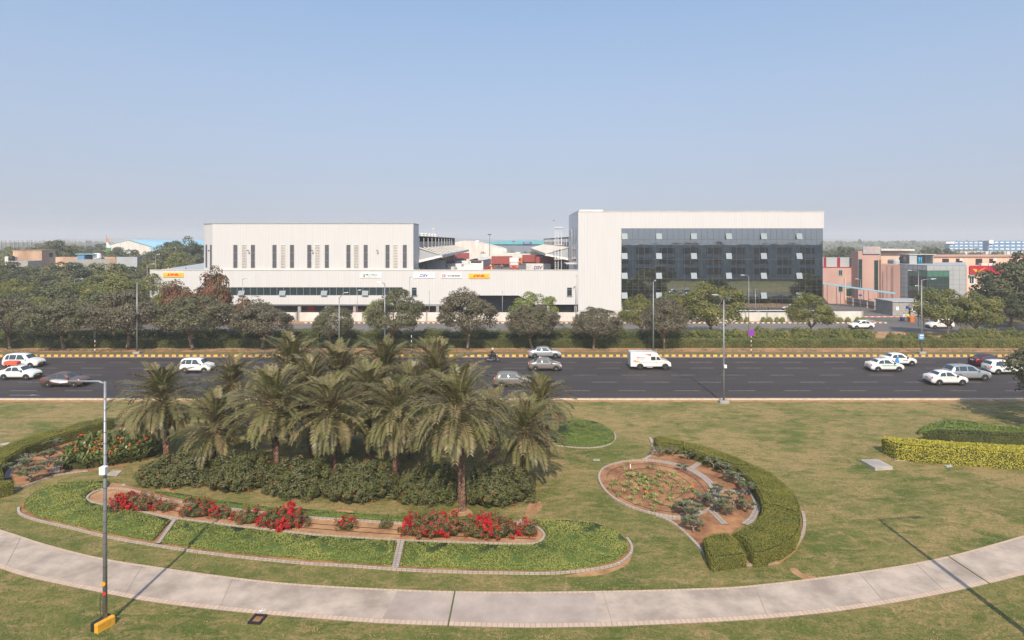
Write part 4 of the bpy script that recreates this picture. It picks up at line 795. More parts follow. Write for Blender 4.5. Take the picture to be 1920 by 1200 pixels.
def flowers_mesh(C, N, n, L, lm, seed, clump=3, front=0.0):
    r = np.random.default_rng(seed); wt = np.exp(1.1 * (np.sin(C[:, 0] * 3.1 + seed) + np.sin(C[:, 2] * 5 + C[:, 0] * 1.7 + 2 * seed))) if clump > 3 else np.ones(len(C)); idx = r.choice(len(C), n, p=wt / wt.sum()); P = np.repeat(C[idx] + norm(N[idx]) * .06, clump, 0) + r.normal(0, L * .5, (n * clump, 3)); nn = np.repeat(N[idx], clump, 0)
    V, Fq = leaves(P, nn, L, L * .8, r, .5); return np_mesh('flowers', V, Fq, lm, r.uniform(0, 1, len(P)))
M['twig'] = mat('shrub_twigs', (0.05, 0.05, 0.022), 0.95)
SH = [shrub_mesh(51, 3.7, 2.7, 2.0, 13000, .14, 'shrub', 110, .40), shrub_mesh(52, 3.7, 2.7, 2.0, 13000, .14, 'shrub', 100, .40)]
SHc = [s[1].mesh('stems', 'twig', True) for s in SH]; SHf = [flowers_mesh(s[2][0], s[2][1], 80, .055, 'orangefl', 60 + i) for i, s in enumerate(SH)]
for i, (x, yb, wp, yt, lb) in enumerate([(340, 922, 128, 856, 'leftmost rounded shrub beside the yellow marker stone'), (455, 932, 120, 858, 'rounded shrub between the two leftmost palm trunks'), (560, 943, 124, 868, 'rounded shrub just right of the third palm trunk'), (678, 953, 124, 873, 'bulky rounded shrub in the middle of the row'), (806, 955, 112, 880, 'rounded shrub left of the nearest palm trunk'), (933, 960, 128, 880, 'rightmost rounded shrub at the end of the row')]):
    X, Y = G(x, yb - 6); Y += 1.2; X = GX(x, Y); s = F / Y; wd = wp / s / 3.6; hh = (H - (yt - HY) * (Y) / F) / 2.0 * 1.03; o = empty('flowering_shrub', (X, Y, 0), random.uniform(-.3, .3), lb, 'shrub', 'rounded shrubs with orange flowers', scale=(wd, 1.0, hh))
    link('foliage', SH[i % 2][0], o); link('stems', SHc[i % 2], o); tag(link('flowers', SHf[i % 2], o), kind='stuff')
def boug(x, yb, wpx, hm, n, nf, lb, seed, dens=1.0):
    X, Y = G(x, yb); wd = wpx * Y / F; fo, core, (C, N, u) = shrub_mesh(seed, wd, min(1.1, wd * .6), hm, n, .09, 'boug', max(14, n // 80), .22); o = empty('bougainvillea', (X, Y + .35, .05), 0, lb, 'flower bush', 'red bougainvillea bushes in the sandy bed')
    link('foliage', fo, o); core.build('stems', 'twig', o, True); (tag(link('flowers', flowers_mesh(C, N, int(nf * 3.2), .085, 'bract', seed + 1, 7), o), kind='stuff') if nf else None)
boug(246, 962, 92, .95, 3600, 90, 'dense crimson bush behind the lamp post', 71); boug(365, 972, 70, .9, 2600, 22, 'green and reddish bush right of the crimson one by the lamp post', 73); boug(302, 962, 34, .45, 700, 3, 'tiny pale green bush beside the crimson bush', 75)
boug(410, 976, 44, .5, 900, 8, 'low yellowish bush in the sandy bed', 77); boug(460, 985, 52, .7, 1500, 10, 'olive bush before the second crimson bush', 79); boug(525, 994, 88, 1.05, 3600, 95, 'second crimson bush from the left', 81)
boug(645, 998, 36, .55, 700, 12, 'small pink flowered sprig in the bare sand', 83); boug(720, 996, 22, .4, 400, 0, 'single small green sprig in the bare sand', 85)
boug(812, 1010, 130, 1.2, 6000, 80, 'widest bush of the sandy bed, full of red flowers', 87); boug(915, 1012, 110, 1.05, 5200, 80, 'red bush adjoining the widest one on the right', 89); boug(990, 1010, 34, .75, 900, 14, 'last small red bush at the rounded end of the bed', 91)
# plumerias
def plumeria(seed, h=1.3, nt=14, sp=.8, nleaf=13):
    r = np.random.default_rng(seed); b = MB(); tips = []
    b.tube([(0, 0, -.05), (0.03, 0, h * .2), (0.0, .02, h * .35)], [.07, .055, .05], 6)
    def br(p, d, l, rad, lev):
        e = p + d * l; b.tube([p, p + d * l * .5 + Vector((0, 0, .02)), e], [rad, rad * .85, rad * .75], 5)
        if lev == 0: tips.append((e, d)); return
        for k in range(2 if r.random() < .5 else 3):
            a = r.uniform(0, 6.28); nd = (d + Vector((math.cos(a), math.sin(a), .25)) * .75).normalized(); br(e, nd, l * r.uniform(.65, .95), rad * .75, lev - 1)
    for k in range(4): a = k * 1.57 + r.uniform(-.4, .4); br(Vector((0, .0, h * .33)), Vector((math.cos(a) * .7, math.sin(a) * .7, .7)).normalized(), h * .3 * sp, .04, 2)
    V = []
    for e, d in tips:
        if r.random() < .12: continue
        for k in range(nleaf):
            a = k * 2.4 + r.uniform(-.2, .2); q = Vector((math.cos(a), math.sin(a), r.uniform(-.05, .8))).normalized(); q = (q + d * .25).normalized(); L = r.uniform(.20, .30); s = q.cross(Vector((0, 0, 1))).normalized() * .038
            o = e + q * .02; m_ = o + q * L * .6; t = o + q * L - Vector((0, 0, L * .15)); V += [o[:], (m_ + s)[:], t[:], (m_ - s)[:]]
    V = np.array(V); return b.mesh('branches', 'greybark', True), np_mesh('foliage', V, np.arange(len(V)).reshape(-1, 4), 'plum', r.uniform(0, 1, len(V) // 4))
PL = [plumeria(s) for s in (1, 2, 3, 4)] ; PB = [plumeria(9, nleaf=3), plumeria(10, nleaf=4)]
pls = [(1235, 858, .9, 5, 'mostly bare plumeria at the top left of the round garden'), (1262, 856, .8, 4, 'bare branching plumeria beside the first one'), (1292, 864, .8, 0, 'leafy plumeria under the thin hedge block'), (1318, 868, .9, 1, 'dusty plumeria leaning on the long tapering hedge'), (1338, 880, .95, 2, 'grey-green plumeria halfway along the inner hedge line'), (1358, 892, .95, 3, 'grey plumeria near the cross path'), (1280, 884, .6, 0, 'low plumeria alone on the orange soil'), (1385, 912, 1.0, 1, 'plumeria at the widest bend of the inner path'), (1400, 930, 1.0, 2, 'plumeria touching the outer hedge shade'),
       (1345, 928, .7, 3, 'plumeria right of the round bed rim'), (1375, 948, .9, 0, 'plumeria on the bright soil beside the inner path'), (1400, 962, .8, 1, 'small plumeria near the largest hedge block'), (1362, 968, .85, 2, 'plumeria south of the cross path'), (1340, 960, 1.1, 3, 'bushy plumeria over the lower crossing of the paths'), (1295, 978, 1.2, 0, 'largest plumeria at the lower rim of the round bed'), (1285, 966, 1.0, 1, 'plumeria behind the largest one'), (1318, 950, .9, 2, 'plumeria between the bed rim and the bushy one'), (1300, 1000, .95, 3, 'plumeria nearest the small square hedge block'), (1368, 905, .8, 3, 'thin plumeria between two paths')]
for x, y, s, v, lb in pls:
    X, Y = G(x, y); t = (PL + PB)[v]; o = empty('plumeria', (X, Y, .02), random.uniform(0, 6.28), lb, 'plumeria', 'plumerias in the round garden', scale=(s * .9, s * .9, s * .68)); link('branches', t[0], o); link('foliage', t[1], o)
for x, y, s, v, lb in [(37, 893, 1.25, 1, 'plumeria closest to the left edge of the photo'), (57, 905, 1.1, 2, 'short thick plumeria at the front of the left bed'), (52, 876, 1.1, 4, 'half bare plumeria beside the curved hedge'), (92, 893, 1.2, 0, 'plumeria touching the big leafy bed'), (88, 868, 1.0, 3, 'plumeria in the middle of the left bed'), (100, 848, 1.1, 1, 'plumeria behind the middle one of the left bed'), (80, 840, .9, 5, 'bare twisted plumeria against the curved hedge'), (115, 828, 1.1, 0, 'green plumeria near the end of the left bed'), (155, 814, 1.15, 4, 'bare spreading plumeria above the leafy bed'), (183, 808, 1.1, 5, 'bare plumeria left of the lamp post'), (208, 804, 1.0, 2, 'last plumeria beside the leftmost palm')]:
    X, Y = G(x, y); t = (PL + PB)[v]; o = empty('plumeria', (X, Y, .02), random.uniform(0, 6.28), lb, 'plumeria', 'plumerias in the left garden', scale=(s * .9, s * .9, s * .68)); link('branches', t[0], o); link('foliage', t[1], o)
# young plants scattered in the round bed
SP = [blade_mesh('young_plant', RNG.normal(0, .07, (k, 3)) * [1, 1, 0], 4, .30, .075, (.5, 1.4), 'sprout', 0.05, spread=.05) for k in (2, 3, 4)]
r = np.random.default_rng(5); spp = [(1190, 885), (1205, 893), (1212, 902), (1208, 910), (1200, 905), (1222, 905), (1236, 906), (1228, 912), (1183, 895), (1195, 890), (1176, 900), (1210, 931), (1206, 938), (1215, 935), (1185, 922), (1190, 928), (1233, 935), (1255, 932), (1258, 940), (1238, 925), (1172, 915), (1155, 925), (1160, 932), (1150, 905), (1222, 952), (1228, 960), (1240, 950), (1290, 940), (1300, 925), (1280, 920), (1268, 905), (1250, 890), (1220, 880), (1180, 872), (1300, 950), (1146, 912), (1197, 948), (1183, 940), (1262, 956), (1243, 915), (1257, 915), (1218, 918), (1168, 880), (1175, 885), (1205, 898), (1216, 897)]
spp += [tuple(np.array([1225, 915]) + r.normal(0, 1, 2) * [42, 16]) for _ in range(60)]
for i, (x, y) in enumerate(spp):
    X, Y = G(x, y); tag(link('young_plant', SP[i % 3], None, (X, Y, .045)), 'small pale green shoot on the brown soil of the round bed', 'plant', 'young shoots in the round bed').rotation_euler[2] = r.uniform(0, 6)
for x, y, lb in ((1300, 917, 'pair of orange blooms at the right of the round bed'), (1212, 928, 'orange bloom in the middle of the round bed'), (1288, 940, 'tiny orange bloom at the lower right of the round bed')):
    X, Y = G(x, y + 8); o = empty('canna_plant', (X, Y, .04), 0, lb, 'flower'); link('leaves', SP[2], o); Cc = RNG.normal(0, .035, (8, 3)) + [0, 0, .42]; V, Fq = leaves(Cc, np.tile([0, -.6, .8], (8, 1)), .09, .08); link('bloom', np_mesh('bloom', V, Fq, 'orangefl', RNG.uniform(0, 1, 8)), o)
# ---- median hedges (world positions)
def longhedge(x0, x1, y0, y1, h, lm, label, seed, dens=90, L=.17, wob=.12, fl=0):
    r = np.random.default_rng(seed); l = x1 - x0; n = int(l * ((y1 - y0) + h * 1.3) * dens); k = int(n * h * 1.3 / (h * 1.3 + y1 - y0))
    hf = lambda X: h * (1 + wob * np.sin(X * .9 + seed) + wob * .7 * np.sin(X * 2.3 + 2 * seed) + wob * .5 * np.sin(X * 5.7))
    X = r.uniform(x0, x1, n); Y = r.uniform(y0, y1, n); Z = hf(X) + r.normal(0, .06 + wob * .5, n); N = np.tile([0, -.2, 1.0], (n, 1)); Y[:k] = y0 + r.normal(0, .05 + wob * .6, k); Z[:k] = r.uniform(0.02, 1, k) * hf(X[:k]); N[:k] = [0, -1, .35]
    kk = int((y1 - y0) * h * dens * 2.4) + 20; e = r.integers(0, 2, kk); C = np.column_stack([X, Y, Z]); ce = np.column_stack([np.where(e, x1, x0), r.uniform(y0, y1, kk), r.uniform(0, h, kk)]); C = np.vstack([C, ce]); N = np.vstack([N, np.column_stack([np.where(e, 1, -1), np.zeros(kk), np.zeros(kk)])])
    C[:, 2] += .19; s = r.uniform(.7, 1.3, len(C)); V, Fq = leaves(C, N, L * s, L * .6 * s, r, .55); o = empty('hedge', ((x0 + x1) / 2, y0, .19), 0, label, 'hedge'); off = np.array([(x0 + x1) / 2, y0, .19])
    link('foliage', np_mesh('foliage', V - off, Fq, lm, r.uniform(0, 1, len(C))), o)
    b = MB(); xs = np.linspace(x0, x1, max(2, int(l / .8))); hz = hf(xs) * .88; vs = []; fs = []
    for i, x in enumerate(xs): vs += [(x, y0 + .12, 0.19), (x, y0 + .12, hz[i] + .19), (x, y1 - .1, hz[i] + .19), (x, y1 - .1, .19)]
    for i in range(len(xs) - 1):
        a = 4 * i; fs += [(a, a + 4, a + 5, a + 1), (a + 1, a + 5, a + 6, a + 2), (a + 2, a + 6, a + 7, a + 3)]
    q = 4 * (len(xs) - 1); fs += [(3, 2, 1, 0), (q, q + 1, q + 2, q + 3)][::-1]; b.add([(v[0] - off[0], v[1] - off[1], v[2] - off[2]) for v in vs], fs); b.build('stems', 'hedgebase', o)
    if fl:
        i = r.choice(len(C), fl); V, Fq = leaves(C[i] + [0, -.1, .05], N[i], .16, .13, r); tag(link('flowers', np_mesh('flowers', V - off, Fq, 'yellowfl', r.uniform(0, 1, fl)), o), kind='stuff')
X_ = lambda px, Y=89.: GX(px, Y)
longhedge(-90, X_(560), 88.6, 90.2, 1.05, 'hedged', 'low dark clipped hedge along the left half of the median', 1, wob=.04, L=.12, dens=130)
longhedge(X_(562), X_(1240), 88.6, 90.2, 1.05, 'hedged', 'low clipped hedge along the middle of the median', 2, wob=.04, L=.12, dens=130)
longhedge(X_(1242), X_(1830), 88.6, 90.2, 1.1, 'hedgel', 'low clipped hedge along the right part of the median', 3, wob=.04, L=.12, dens=130)
longhedge(X_(1829), 92, 88.4, 90.1, 1.15, 'hedgel', 'low hedge running out at the right edge of the photo', 4, wob=.05, L=.12, dens=130)
longhedge(-92, X_(600, 92), 91.2, 95, 1.75, 'hedged', 'tall dark hedge under the left roadside trees', 5, wob=.05)
longhedge(X_(604, 92), X_(1010, 92), 91.2, 95, 1.7, 'hedged', 'tall dark hedge behind the middle of the median', 6, wob=.10)
longhedge(X_(1012, 92), X_(1290, 92), 91.2, 95, 1.75, 'hedged', 'tall uneven hedge in front of the blank white tower panel', 7, wob=.12)
for i, x in enumerate([1388, 1400, 1432, 1443, 1457, 1467, 1502, 1512, 1530, 1575, 1590, 1608, 1617]):   # round bushes at the boundary wall
    X = GX(x, 117.4); me = SH[i % 2][0]
    if 'hb' not in TREE_T: TREE_T['hb'] = me.copy(); TREE_T['hb'].materials.clear(); TREE_T['hb'].materials.append(M['cover'])
    o = empty('wall_bush', (X, 117.4, .15), i, f'{ORD[i]} small olive bush from the left at the foot of the boundary wall', 'bush', 'small bushes below the boundary wall', scale=(.3, .3, .42)); link('foliage', TREE_T['hb'], o)

SR = [shrub_mesh(61 + k, 2.4, 2.4, 1.7, 2600, .19, 'hedgel', 34, .42) for k in range(3)]; SRc = [q[1].mesh('stems', 'twig', True) for q in SR]; rr_ = np.random.default_rng(77); px = 1296; k = 0
while px < 1990:
    if not (1634 < px < 1656 or 1742 < px < 1764):
        for row in (0, 1):
            hgt = rr_.uniform(.75, 1.15) if px < 1640 or px > 1785 else rr_.uniform(.55, .95); Yp = 92.3 + row * 2.2 + rr_.uniform(-.4, .4)
            if row == 1 and 1655 < px < 1785: continue
            o = empty('roadside_shrub', (GX(px + row * 9, Yp), Yp, .19), rr_.uniform(0, 6), f'{("front", "back")[row]}-row loose shrub, {ORD[k]} from the left behind the low hedge', 'shrub', 'loose shrubs behind the right part of the low hedge', scale=(rr_.uniform(.8, 1.1), 1, hgt)); link('foliage', SR[(k + row) % 3][0], o); link('stems', SRc[(k + row) % 3], o)
        k += 1
    px += 17 + rr_.uniform(-3, 4)
# ================================================================ BUILDINGS
YB = 123.0; SB = F / YB
fx = lambda px: (px - CX) / SB
fz = lambda py: H - (py - HY) / SB
def window(b_parent, x0, x1, z0, z1, y, name='window', fr=.07, glass='bandglass', frame='mirror_frame', bars=(), vbars=(), prot=.06, sill=False):
    """a framed window standing proud of a wall that faces -y"""
    w_ = MB(); w_.box(x0, x1, y - prot, y, z1 - fr, z1); w_.box(x0, x1, y - prot, y, z0, z0 + fr); w_.box(x0, x0 + fr, y - prot, y, z0 + fr, z1 - fr); w_.box(x1 - fr, x1, y - prot, y, z0 + fr, z1 - fr)
    for z in bars: w_.box(x0 + fr, x1 - fr, y - prot, y - .012, z - .03, z + .03)
    for x in vbars: w_.box(x - .03, x + .03, y - prot - .004, y - .012, z0 + fr, z1 - fr)
    if sill: w_.box(x0 - .06, x1 + .06, y - prot - .1, y, z0 - .1, z0)
    o = w_.build(name, frame, b_parent); MB().box(x0 + fr, x1 - fr, y - .02, y - .005, z0 + fr, z1 - fr).build('pane', glass, o); return o
M['canopy_sheet'] = mat('canopy_sheet', (0.20, 0.205, 0.21), .6)
# ---------------------------------------------------------------- white warehouse, left
wh = empty('warehouse', (0, 0, 0), 0, 'long white ribbed metal warehouse with slit windows and wall signs', 'warehouse')
XL, XR = -72.0, fx(1084); ZT = fz(507); ZB = fz(571)
x_bl, x_br = fx(370), fx(755); zb0, zb1 = fz(554), fz(538.5)
b = MB(); b.box(XL, XR, YB, YB + .25, zb1, ZT); b.box(XL, XR, YB, YB + .25, ZB if False else fz(548), zb0) if False else None
# upper strip, strip beside band, lower strip; the ramp opening is cut between px 880 and 1000
b.box(XL, x_bl, YB, YB + .25, zb0, zb1); b.box(x_br, XR, YB, YB + .25, zb0, zb1)
xo0, xo1 = fx(880), fx(1003); zo = fz(548)
b.box(XL, xo0, YB, YB + .25, ZB, zb0); b.box(xo1, XR, YB, YB + .25, ZB, zb0)
wall = b.build('wall', 'white_panel', wh)
MB().xprism([(fx(972), zb0), (xo1 + .01, zb0), (xo1 + .01, ZB)], YB + .005, YB + .24).build('ramp_gusset', 'white_panel', wh)
MB().box(XL - .05, XR, YB - .08, YB + .35, ZT, ZT + .14).build('coping', 'offwhite', wh)
MB().box(XL, x_br, YB - .05, YB + .0, ZB - .12, ZB + .06).build('drip_trim', 'mirror_frame', wh)
MB().box(XL, XL + .25, YB + .25, YB + 60, 0, ZT).build('side_wall', 'white_panel', wh)
MB().yprism([(YB + .3, ZT - .1), (YB + 22, ZT + .75), (YB + 60, ZT + .9), (YB + 60, ZT - 1.1), (YB + .3, ZT - 1.1)], XL + .3, fx(378)).build('low_roof', 'shed_roof', wh)
for i in range(2): MB().cyl((fx(300) + i * 3, YB + 3 + i, ZT), (fx(300) + i * 3, YB + 3 + i, ZT + .5), .14, .1, 8).build('roof_vent', 'bluepaint' if i else 'yellow', wh)
# ribbon window
rb = MB(); rb.box(x_bl, x_br, YB + .15, YB + .17, zb0, zb1); rw = rb.build('ribbon_window', 'bandglass', wh)
fr = MB(); n_ = 31
for i in range(n_ + 1):
    x = x_bl + (x_br - x_bl) * i / n_; fr.box(x - .035, x + .035, YB + .02, YB + .15, zb0, zb1)
fr.box(x_bl, x_br, YB + .025, YB + .145, zb0, zb0 + .07); fr.box(x_bl, x_br, YB + .025, YB + .145, zb1 - .07, zb1); fr.build('mullions', 'mirror_frame', rw)
for px in (453, 530, 608, 685):
    x0 = fx(px) ; f_ = MB(); f_.add([(x0 - .62, YB + .0, zb0 + .95), (x0 + .62, YB, zb0 + .95), (x0 + .62, YB - .45, zb0 + .05), (x0 - .62, YB - .45, zb0 + .05), (x0 - .62, YB + .05, zb0 + .95), (x0 + .62, YB + .05, zb0 + .95), (x0 + .62, YB - .40, zb0 + .02), (x0 - .62, YB - .40, zb0 + .02)], [(3, 2, 1, 0), (4, 5, 6, 7), (0, 1, 5, 4), (1, 2, 6, 5), (2, 3, 7, 6), (3, 0, 4, 7)])
    f_.build('open_pane', 'awning', wh)
for px in (772, 1063): window(wh, fx(px), fx(px + 9.5), fz(555), fz(539), YB, vbars=(), bars=(fz(543),), sill=True)
# ground floor recess under the wall
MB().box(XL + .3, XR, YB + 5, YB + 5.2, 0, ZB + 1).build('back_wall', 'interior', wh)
MB().box(XL + .3, xo0, YB + .26, YB + 5, ZB - .3, ZB - .1).build('soffit', 'offwhite', wh)
for px in range(300, 1084, 52):
    if 880 < px < 1000: continue
    MB().bbox(fx(px) - .3, fx(px) + .3, YB + .3, YB + .9, 0, ZB - .3, .04).build('column', 'greyconc', wh)
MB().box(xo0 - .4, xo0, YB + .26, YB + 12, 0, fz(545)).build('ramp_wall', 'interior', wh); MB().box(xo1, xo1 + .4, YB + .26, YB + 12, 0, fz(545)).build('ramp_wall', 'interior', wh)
# yard deck and parapet behind the low wall
ZD = 7.5
MB().box(-21, 14.5, YB + .3, 300, ZD - .9, ZD).build('yard_deck', 'asphalt2', wh)
# upper box with chamfered end
ub = MB(); zt = fz(419.5); zbm = ZT + .14; yb = YB + .35
ub.prism([(fx(397), yb), (fx(774.5), yb), (fx(774.5), yb + 7.2), (-62.6, yb + 7.2), (-62.6, yb + 2.4)], zbm - 1.0, zt); ub.build('upper_block', 'white_panel', wh)
MB().prism([(fx(397) - .08, yb - .08), (fx(774.5) + .08, yb - .08), (fx(774.5) + .08, yb + 7.3), (-62.7, yb + 7.3), (-62.7, yb + 2.3)], zt, zt + .12).build('coping', 'greyconc', wh)
MB().box(-62.3, fx(774.5) - .0, yb + 7.2, yb + 90, zbm, 16.5).build('rear_hall', 'lightened_side_panel', wh)
z0, z1 = fz(502.5), fz(459); 
for px in (436, 469, 509.5, 542.5, 575, 608, 648.5, 681, 722, 754.5):
    window(wh, fx(px), fx(px + 8), z0, z1, yb, name='slit_window', glass='darksteel', bars=(fz(474), fz(488.5)))
for px in (452.5, 525.5, 590, 663, 736.5):
    l_ = MB(); 
    for k in range(15):
        z = z0 + .1 + (z1 - z0 - .2) * k / 14; l_.box(fx(px), fx(px + 8.5), yb - .11, yb - .01, z, z + .16)
    l_.box(fx(px) - .03, fx(px) + .05, yb - .12, yb, z0, z1 + .05); l_.box(fx(px + 8.5) - .05, fx(px + 8.5) + .03, yb - .12, yb, z0, z1 + .05); l_.box(fx(px), fx(px + 8.5), yb - .03, yb - .005, z0, z1, 1)
    l_.build('louvre', ['offwhite', 'greyconc'], wh)
# slits on the chamfer
c0 = Vector((fx(397), yb, 0)); c1 = Vector((-62.6, yb + 2.4, 0)); cd = (c1 - c0).normalized(); cn = Vector((-cd.y, cd.x, 0)); cn = cn if cn.y < 0 else -cn
for t in (.35, 2.35):
    p = c0 + cd * t; q = p + cd * .65; o_ = cn * .05; MB().add([tuple((p + o_).xy) + (z0,), tuple((q + o_).xy) + (z0,), tuple((q + o_).xy) + (z1,), tuple((p + o_).xy) + (z1,), tuple(p.xy) + (z0,), tuple(q.xy) + (z0,), tuple(q.xy) + (z1,), tuple(p.xy) + (z1,)], [(0, 3, 2, 1), (0, 1, 5, 4), (2, 3, 7, 6), (0, 4, 7, 3), (1, 2, 6, 5)]).build('slit_window', 'darksteel', wh)
for px in (466, 586, 708, 386): 
    l_ = MB(); X = fx(px); yy = yb if px > 390 else yb + 1.5; l_.cyl((X, yy, fz(471)), (X, yy - .5, fz(469)), .03, n=5); l_.box(X - .18, X + .12, yy - .75, yy - .45, fz(470.5), fz(468.8)); l_.build('wall_light', 'darksteel', wh)
# recessed hall side behind (faces the yard), window strip and canopy
def hall(side, xw, xo, y0, y1, ztop, parent, zc=14.0, ze=12.5):
    s = side
    MB().box(min(xw, xw - s * .2), max(xw, xw - s * .2), y0, y1, ZD, ztop).build('yard_wall', 'lightened_side_panel', parent)
    MB().box(min(xw, xw - s * 12), max(xw, xw - s * 12), y0, y1, ztop - .3, ztop + .15).build('hall_roof', 'white', parent)
    n = int((y1 - y0) / 7); g_ = MB(); fr_ = MB()
    for i in range(n):
        a = y0 + i * 7 + .3; c = a + 6.4; g_.box(xw + s * .02 if s > 0 else xw - .04, xw + .04 if s > 0 else xw - .02, a, c, ztop - 2.4, ztop - 1.1)
        fr_.box(min(xw, xw + s * .12), max(xw, xw + s * .12), a - .35, a - .1, ztop - 2.6, ztop - .3)
    g_.each('clerestory_window', 'greyconc', parent); fr_.each('pilaster', 'offwhite', parent)
    ca = MB(); n = int((y1 - y0) / 6.5)
    a, c = (xw, zc), (xo, ze)
    ca.xprism([(a[0], a[1] - .12), (c[0], c[1] - .12), (c[0], c[1]), (a[0], a[1])], y0, y1); ca.build('canopy', 'canopy_sheet', parent)
    ri = MB()
    for i in range(n + 1):
        y = y0 + i * 6.5; ri.xprism([(a[0] + s * .05, a[1] + .02), (c[0], c[1] + .02), (c[0], c[1] + .2), (a[0] + s * .05, a[1] + .2)], y, y + 1.3)
    for t in (.25, .5, .75):
        x = a[0] + (c[0] - a[0]) * t; z = a[1] + (c[1] - a[1]) * t; ri.box(x - .12, x + .12, y0 + .6, y1, z + .03, z + .09)
    ri.build('canopy_ribs', 'offwhite', parent); MB().xprism([(xw + s * .01, zc - .2), (xo, ze - .15), (xw + s * .01, ze - 1.0)], y0 - .1, y0 - .01).build('canopy_infill', 'acp', parent)  # grey panel added over the open canopy end to cover its dark shade
    MB().box(min(xo, xo + s * .2), max(xo, xo + s * .2), y0, y1, ze - .5, ze + .12).build('canopy_fascia', 'offwhite', parent)
    MB().xprism([(xw, ze - 1.55), (xo, ze - .4), (xo, ze + .0), (xw, ze - 1.0)], y0 - .2, y0).build('canopy_end', 'white', parent)
    ds = MB(); cs = MB()
    for i in range(int((y1 - y0) / 7)):
        y = y0 + 1.5 + i * 7; ds.box(xw + (.02 if s > 0 else -.08), xw + (.08 if s > 0 else -.02), y, y + 3.2, ZD, ZD + 3.4); cs.box(min(xw + s * .1, xw + s * .35), max(xw + s * .1, xw + s * .35), y + 4.2, y + 4.6, ZD, ze - .9)
    ds.each('loading_door', 'bandglass', parent); cs.each('dock_column', 'greyconc', parent)
hall(1, fx(774.5), -14.9, yb + 7.25, 212, 16.5, wh)
vt = MB()
for i in range(6): 
    y = 135 + i * 6; vt.cyl((fx(774.5) - .8, y, 16.6), (fx(774.5) - .8, y, 17.1), .3, .35, 8); vt.cyl((fx(774.5) - .8, y, 17.1), (fx(774.5) - .8, y, 17.35), .5, .2, 8)
vt.cyl((-20.3, 160, 16.6), (-20.3, 160, 18.6), .06, n=6); vt.cyl((-20.3, 160, 18.6), (-20.3, 160, 18.9), .25, .25, 8); vt.each('roof_vent', 'offwhite', wh)
# ---------------------------------------------------------------- signs on the warehouse wall
def sign(px0, px1, py0, py1, panel, label, Yw=YB):
    s_ = F / Yw; x0, x1, z1_, z0_ = (px0 - CX) / s_, (px1 - CX) / s_, H - (py0 - HY) / s_, H - (py1 - HY) / s_
    cx, cz = (x0 + x1) / 2, (z0_ + z1_) / 2; o = empty('wall_sign', (cx, Yw, cz), 0, label, 'sign'); w_, h_ = x1 - x0, z1_ - z0_
    MB().bbox(-w_ / 2, w_ / 2, -.14, 0, -h_ / 2, h_ / 2, .02).build('panel', panel, o); return o, w_, h_
def bar(o, x0, x1, z0, z1, m, y=-.155, name='emblem', sk=0.0): return MB().xprism([(x0, z0), (x1, z0), (x1 + sk, z1), (x0 + sk, z1)], y, y + .012).build(name, m, o)
M['sign_yellow'] = mat('sign_yellow', (0.85, 0.45, 0.05), 0.5); M['sign_orange'] = mat('sign_orange', (0.88, 0.33, 0.01), .5); M['sign_red'] = mat('sign_red', (0.65, 0.02, 0.02), .5); M['sign_blue'] = mat('sign_blue', (0.03, 0.05, 0.28), .5); M['sign_green'] = mat('sign_green', (0.04, 0.16, 0.04), .5); M['sign_lgreen'] = mat('sign_light_green', (0.2, 0.5, 0.05), .5)
M['sign_white'] = mat('sign_white', (0.85, 0.85, 0.85), .5); M['sign_black'] = mat('sign_black', (0.02, 0.02, 0.02), .5); M['sign_crimson'] = mat('sign_crimson', (0.40, 0.015, 0.03), .5)
TR = (R(90), 0, 0)
def dhl(px0, px1, py0, py1, label):
    o, w_, h_ = sign(px0, px1, py0, py1, 'sign_yellow', label)
    text_mesh('DHL', w_ * .58, h_ * .50, 'sign_red', (0, -.16, h_ * .03), TR, o, .32, .05)
    bar(o, -w_ * .43, -w_ * .24, -h_ * .22, -h_ * .10, 'sign_orange', name='stripe'); bar(o, w_ * .22, w_ * .43, -h_ * .22, -h_ * .02, 'sign_orange', name='stripe')
    for k in range(2): bar(o, -w_ * .36, -w_ * .27, -h_ * (.0 - .1 * k), -h_ * (-.03 - .1 * k), 'sign_red', name='stripe') if False else None
dhl(306, 344.5, 511, 519.5, 'yellow sign with red DHL letters at the left end of the white wall'); dhl(879, 918, 513, 522, 'yellow sign with red DHL letters right of the DB SCHENKER sign')
o, w_, h_ = sign(675.5, 715, 512, 520.5, 'sign_white', 'white sign with green MOVERS lettering and green shield'); 
bar(o, -w_ * .36, -w_ * .31, -h_ * .28, h_ * .36, 'sign_lgreen', name='shield'); bar(o, -w_ * .345, -w_ * .275, -h_ * .36, -h_ * .2, 'sign_green', name='shield'); bar(o, -w_ * .30, -w_ * .265, -h_ * .28, h_ * .36, 'sign_green', name='shield')
text_mesh('MOVERS', w_ * .54, h_ * .48, 'sign_green', (w_ * .035, -.16, h_ * .14), TR, o, 0, .02); text_mesh('INTERNATIONAL', w_ * .50, h_ * .17, 'sign_black', (w_ * .04, -.16, -h_ * .28), TR, o)
o, w_, h_ = sign(775.5, 815, 512, 521, 'sign_white', 'white sign with dark blue DSV letters'); text_mesh('DSV', w_ * .46, h_ * .60, 'sign_blue', (0, -.16, 0), TR, o, .25, .04); bar(o, -w_ * .235, -w_ * .02, -.035, .035, 'sign_white', y=-.172, name='letter_gap', sk=0)
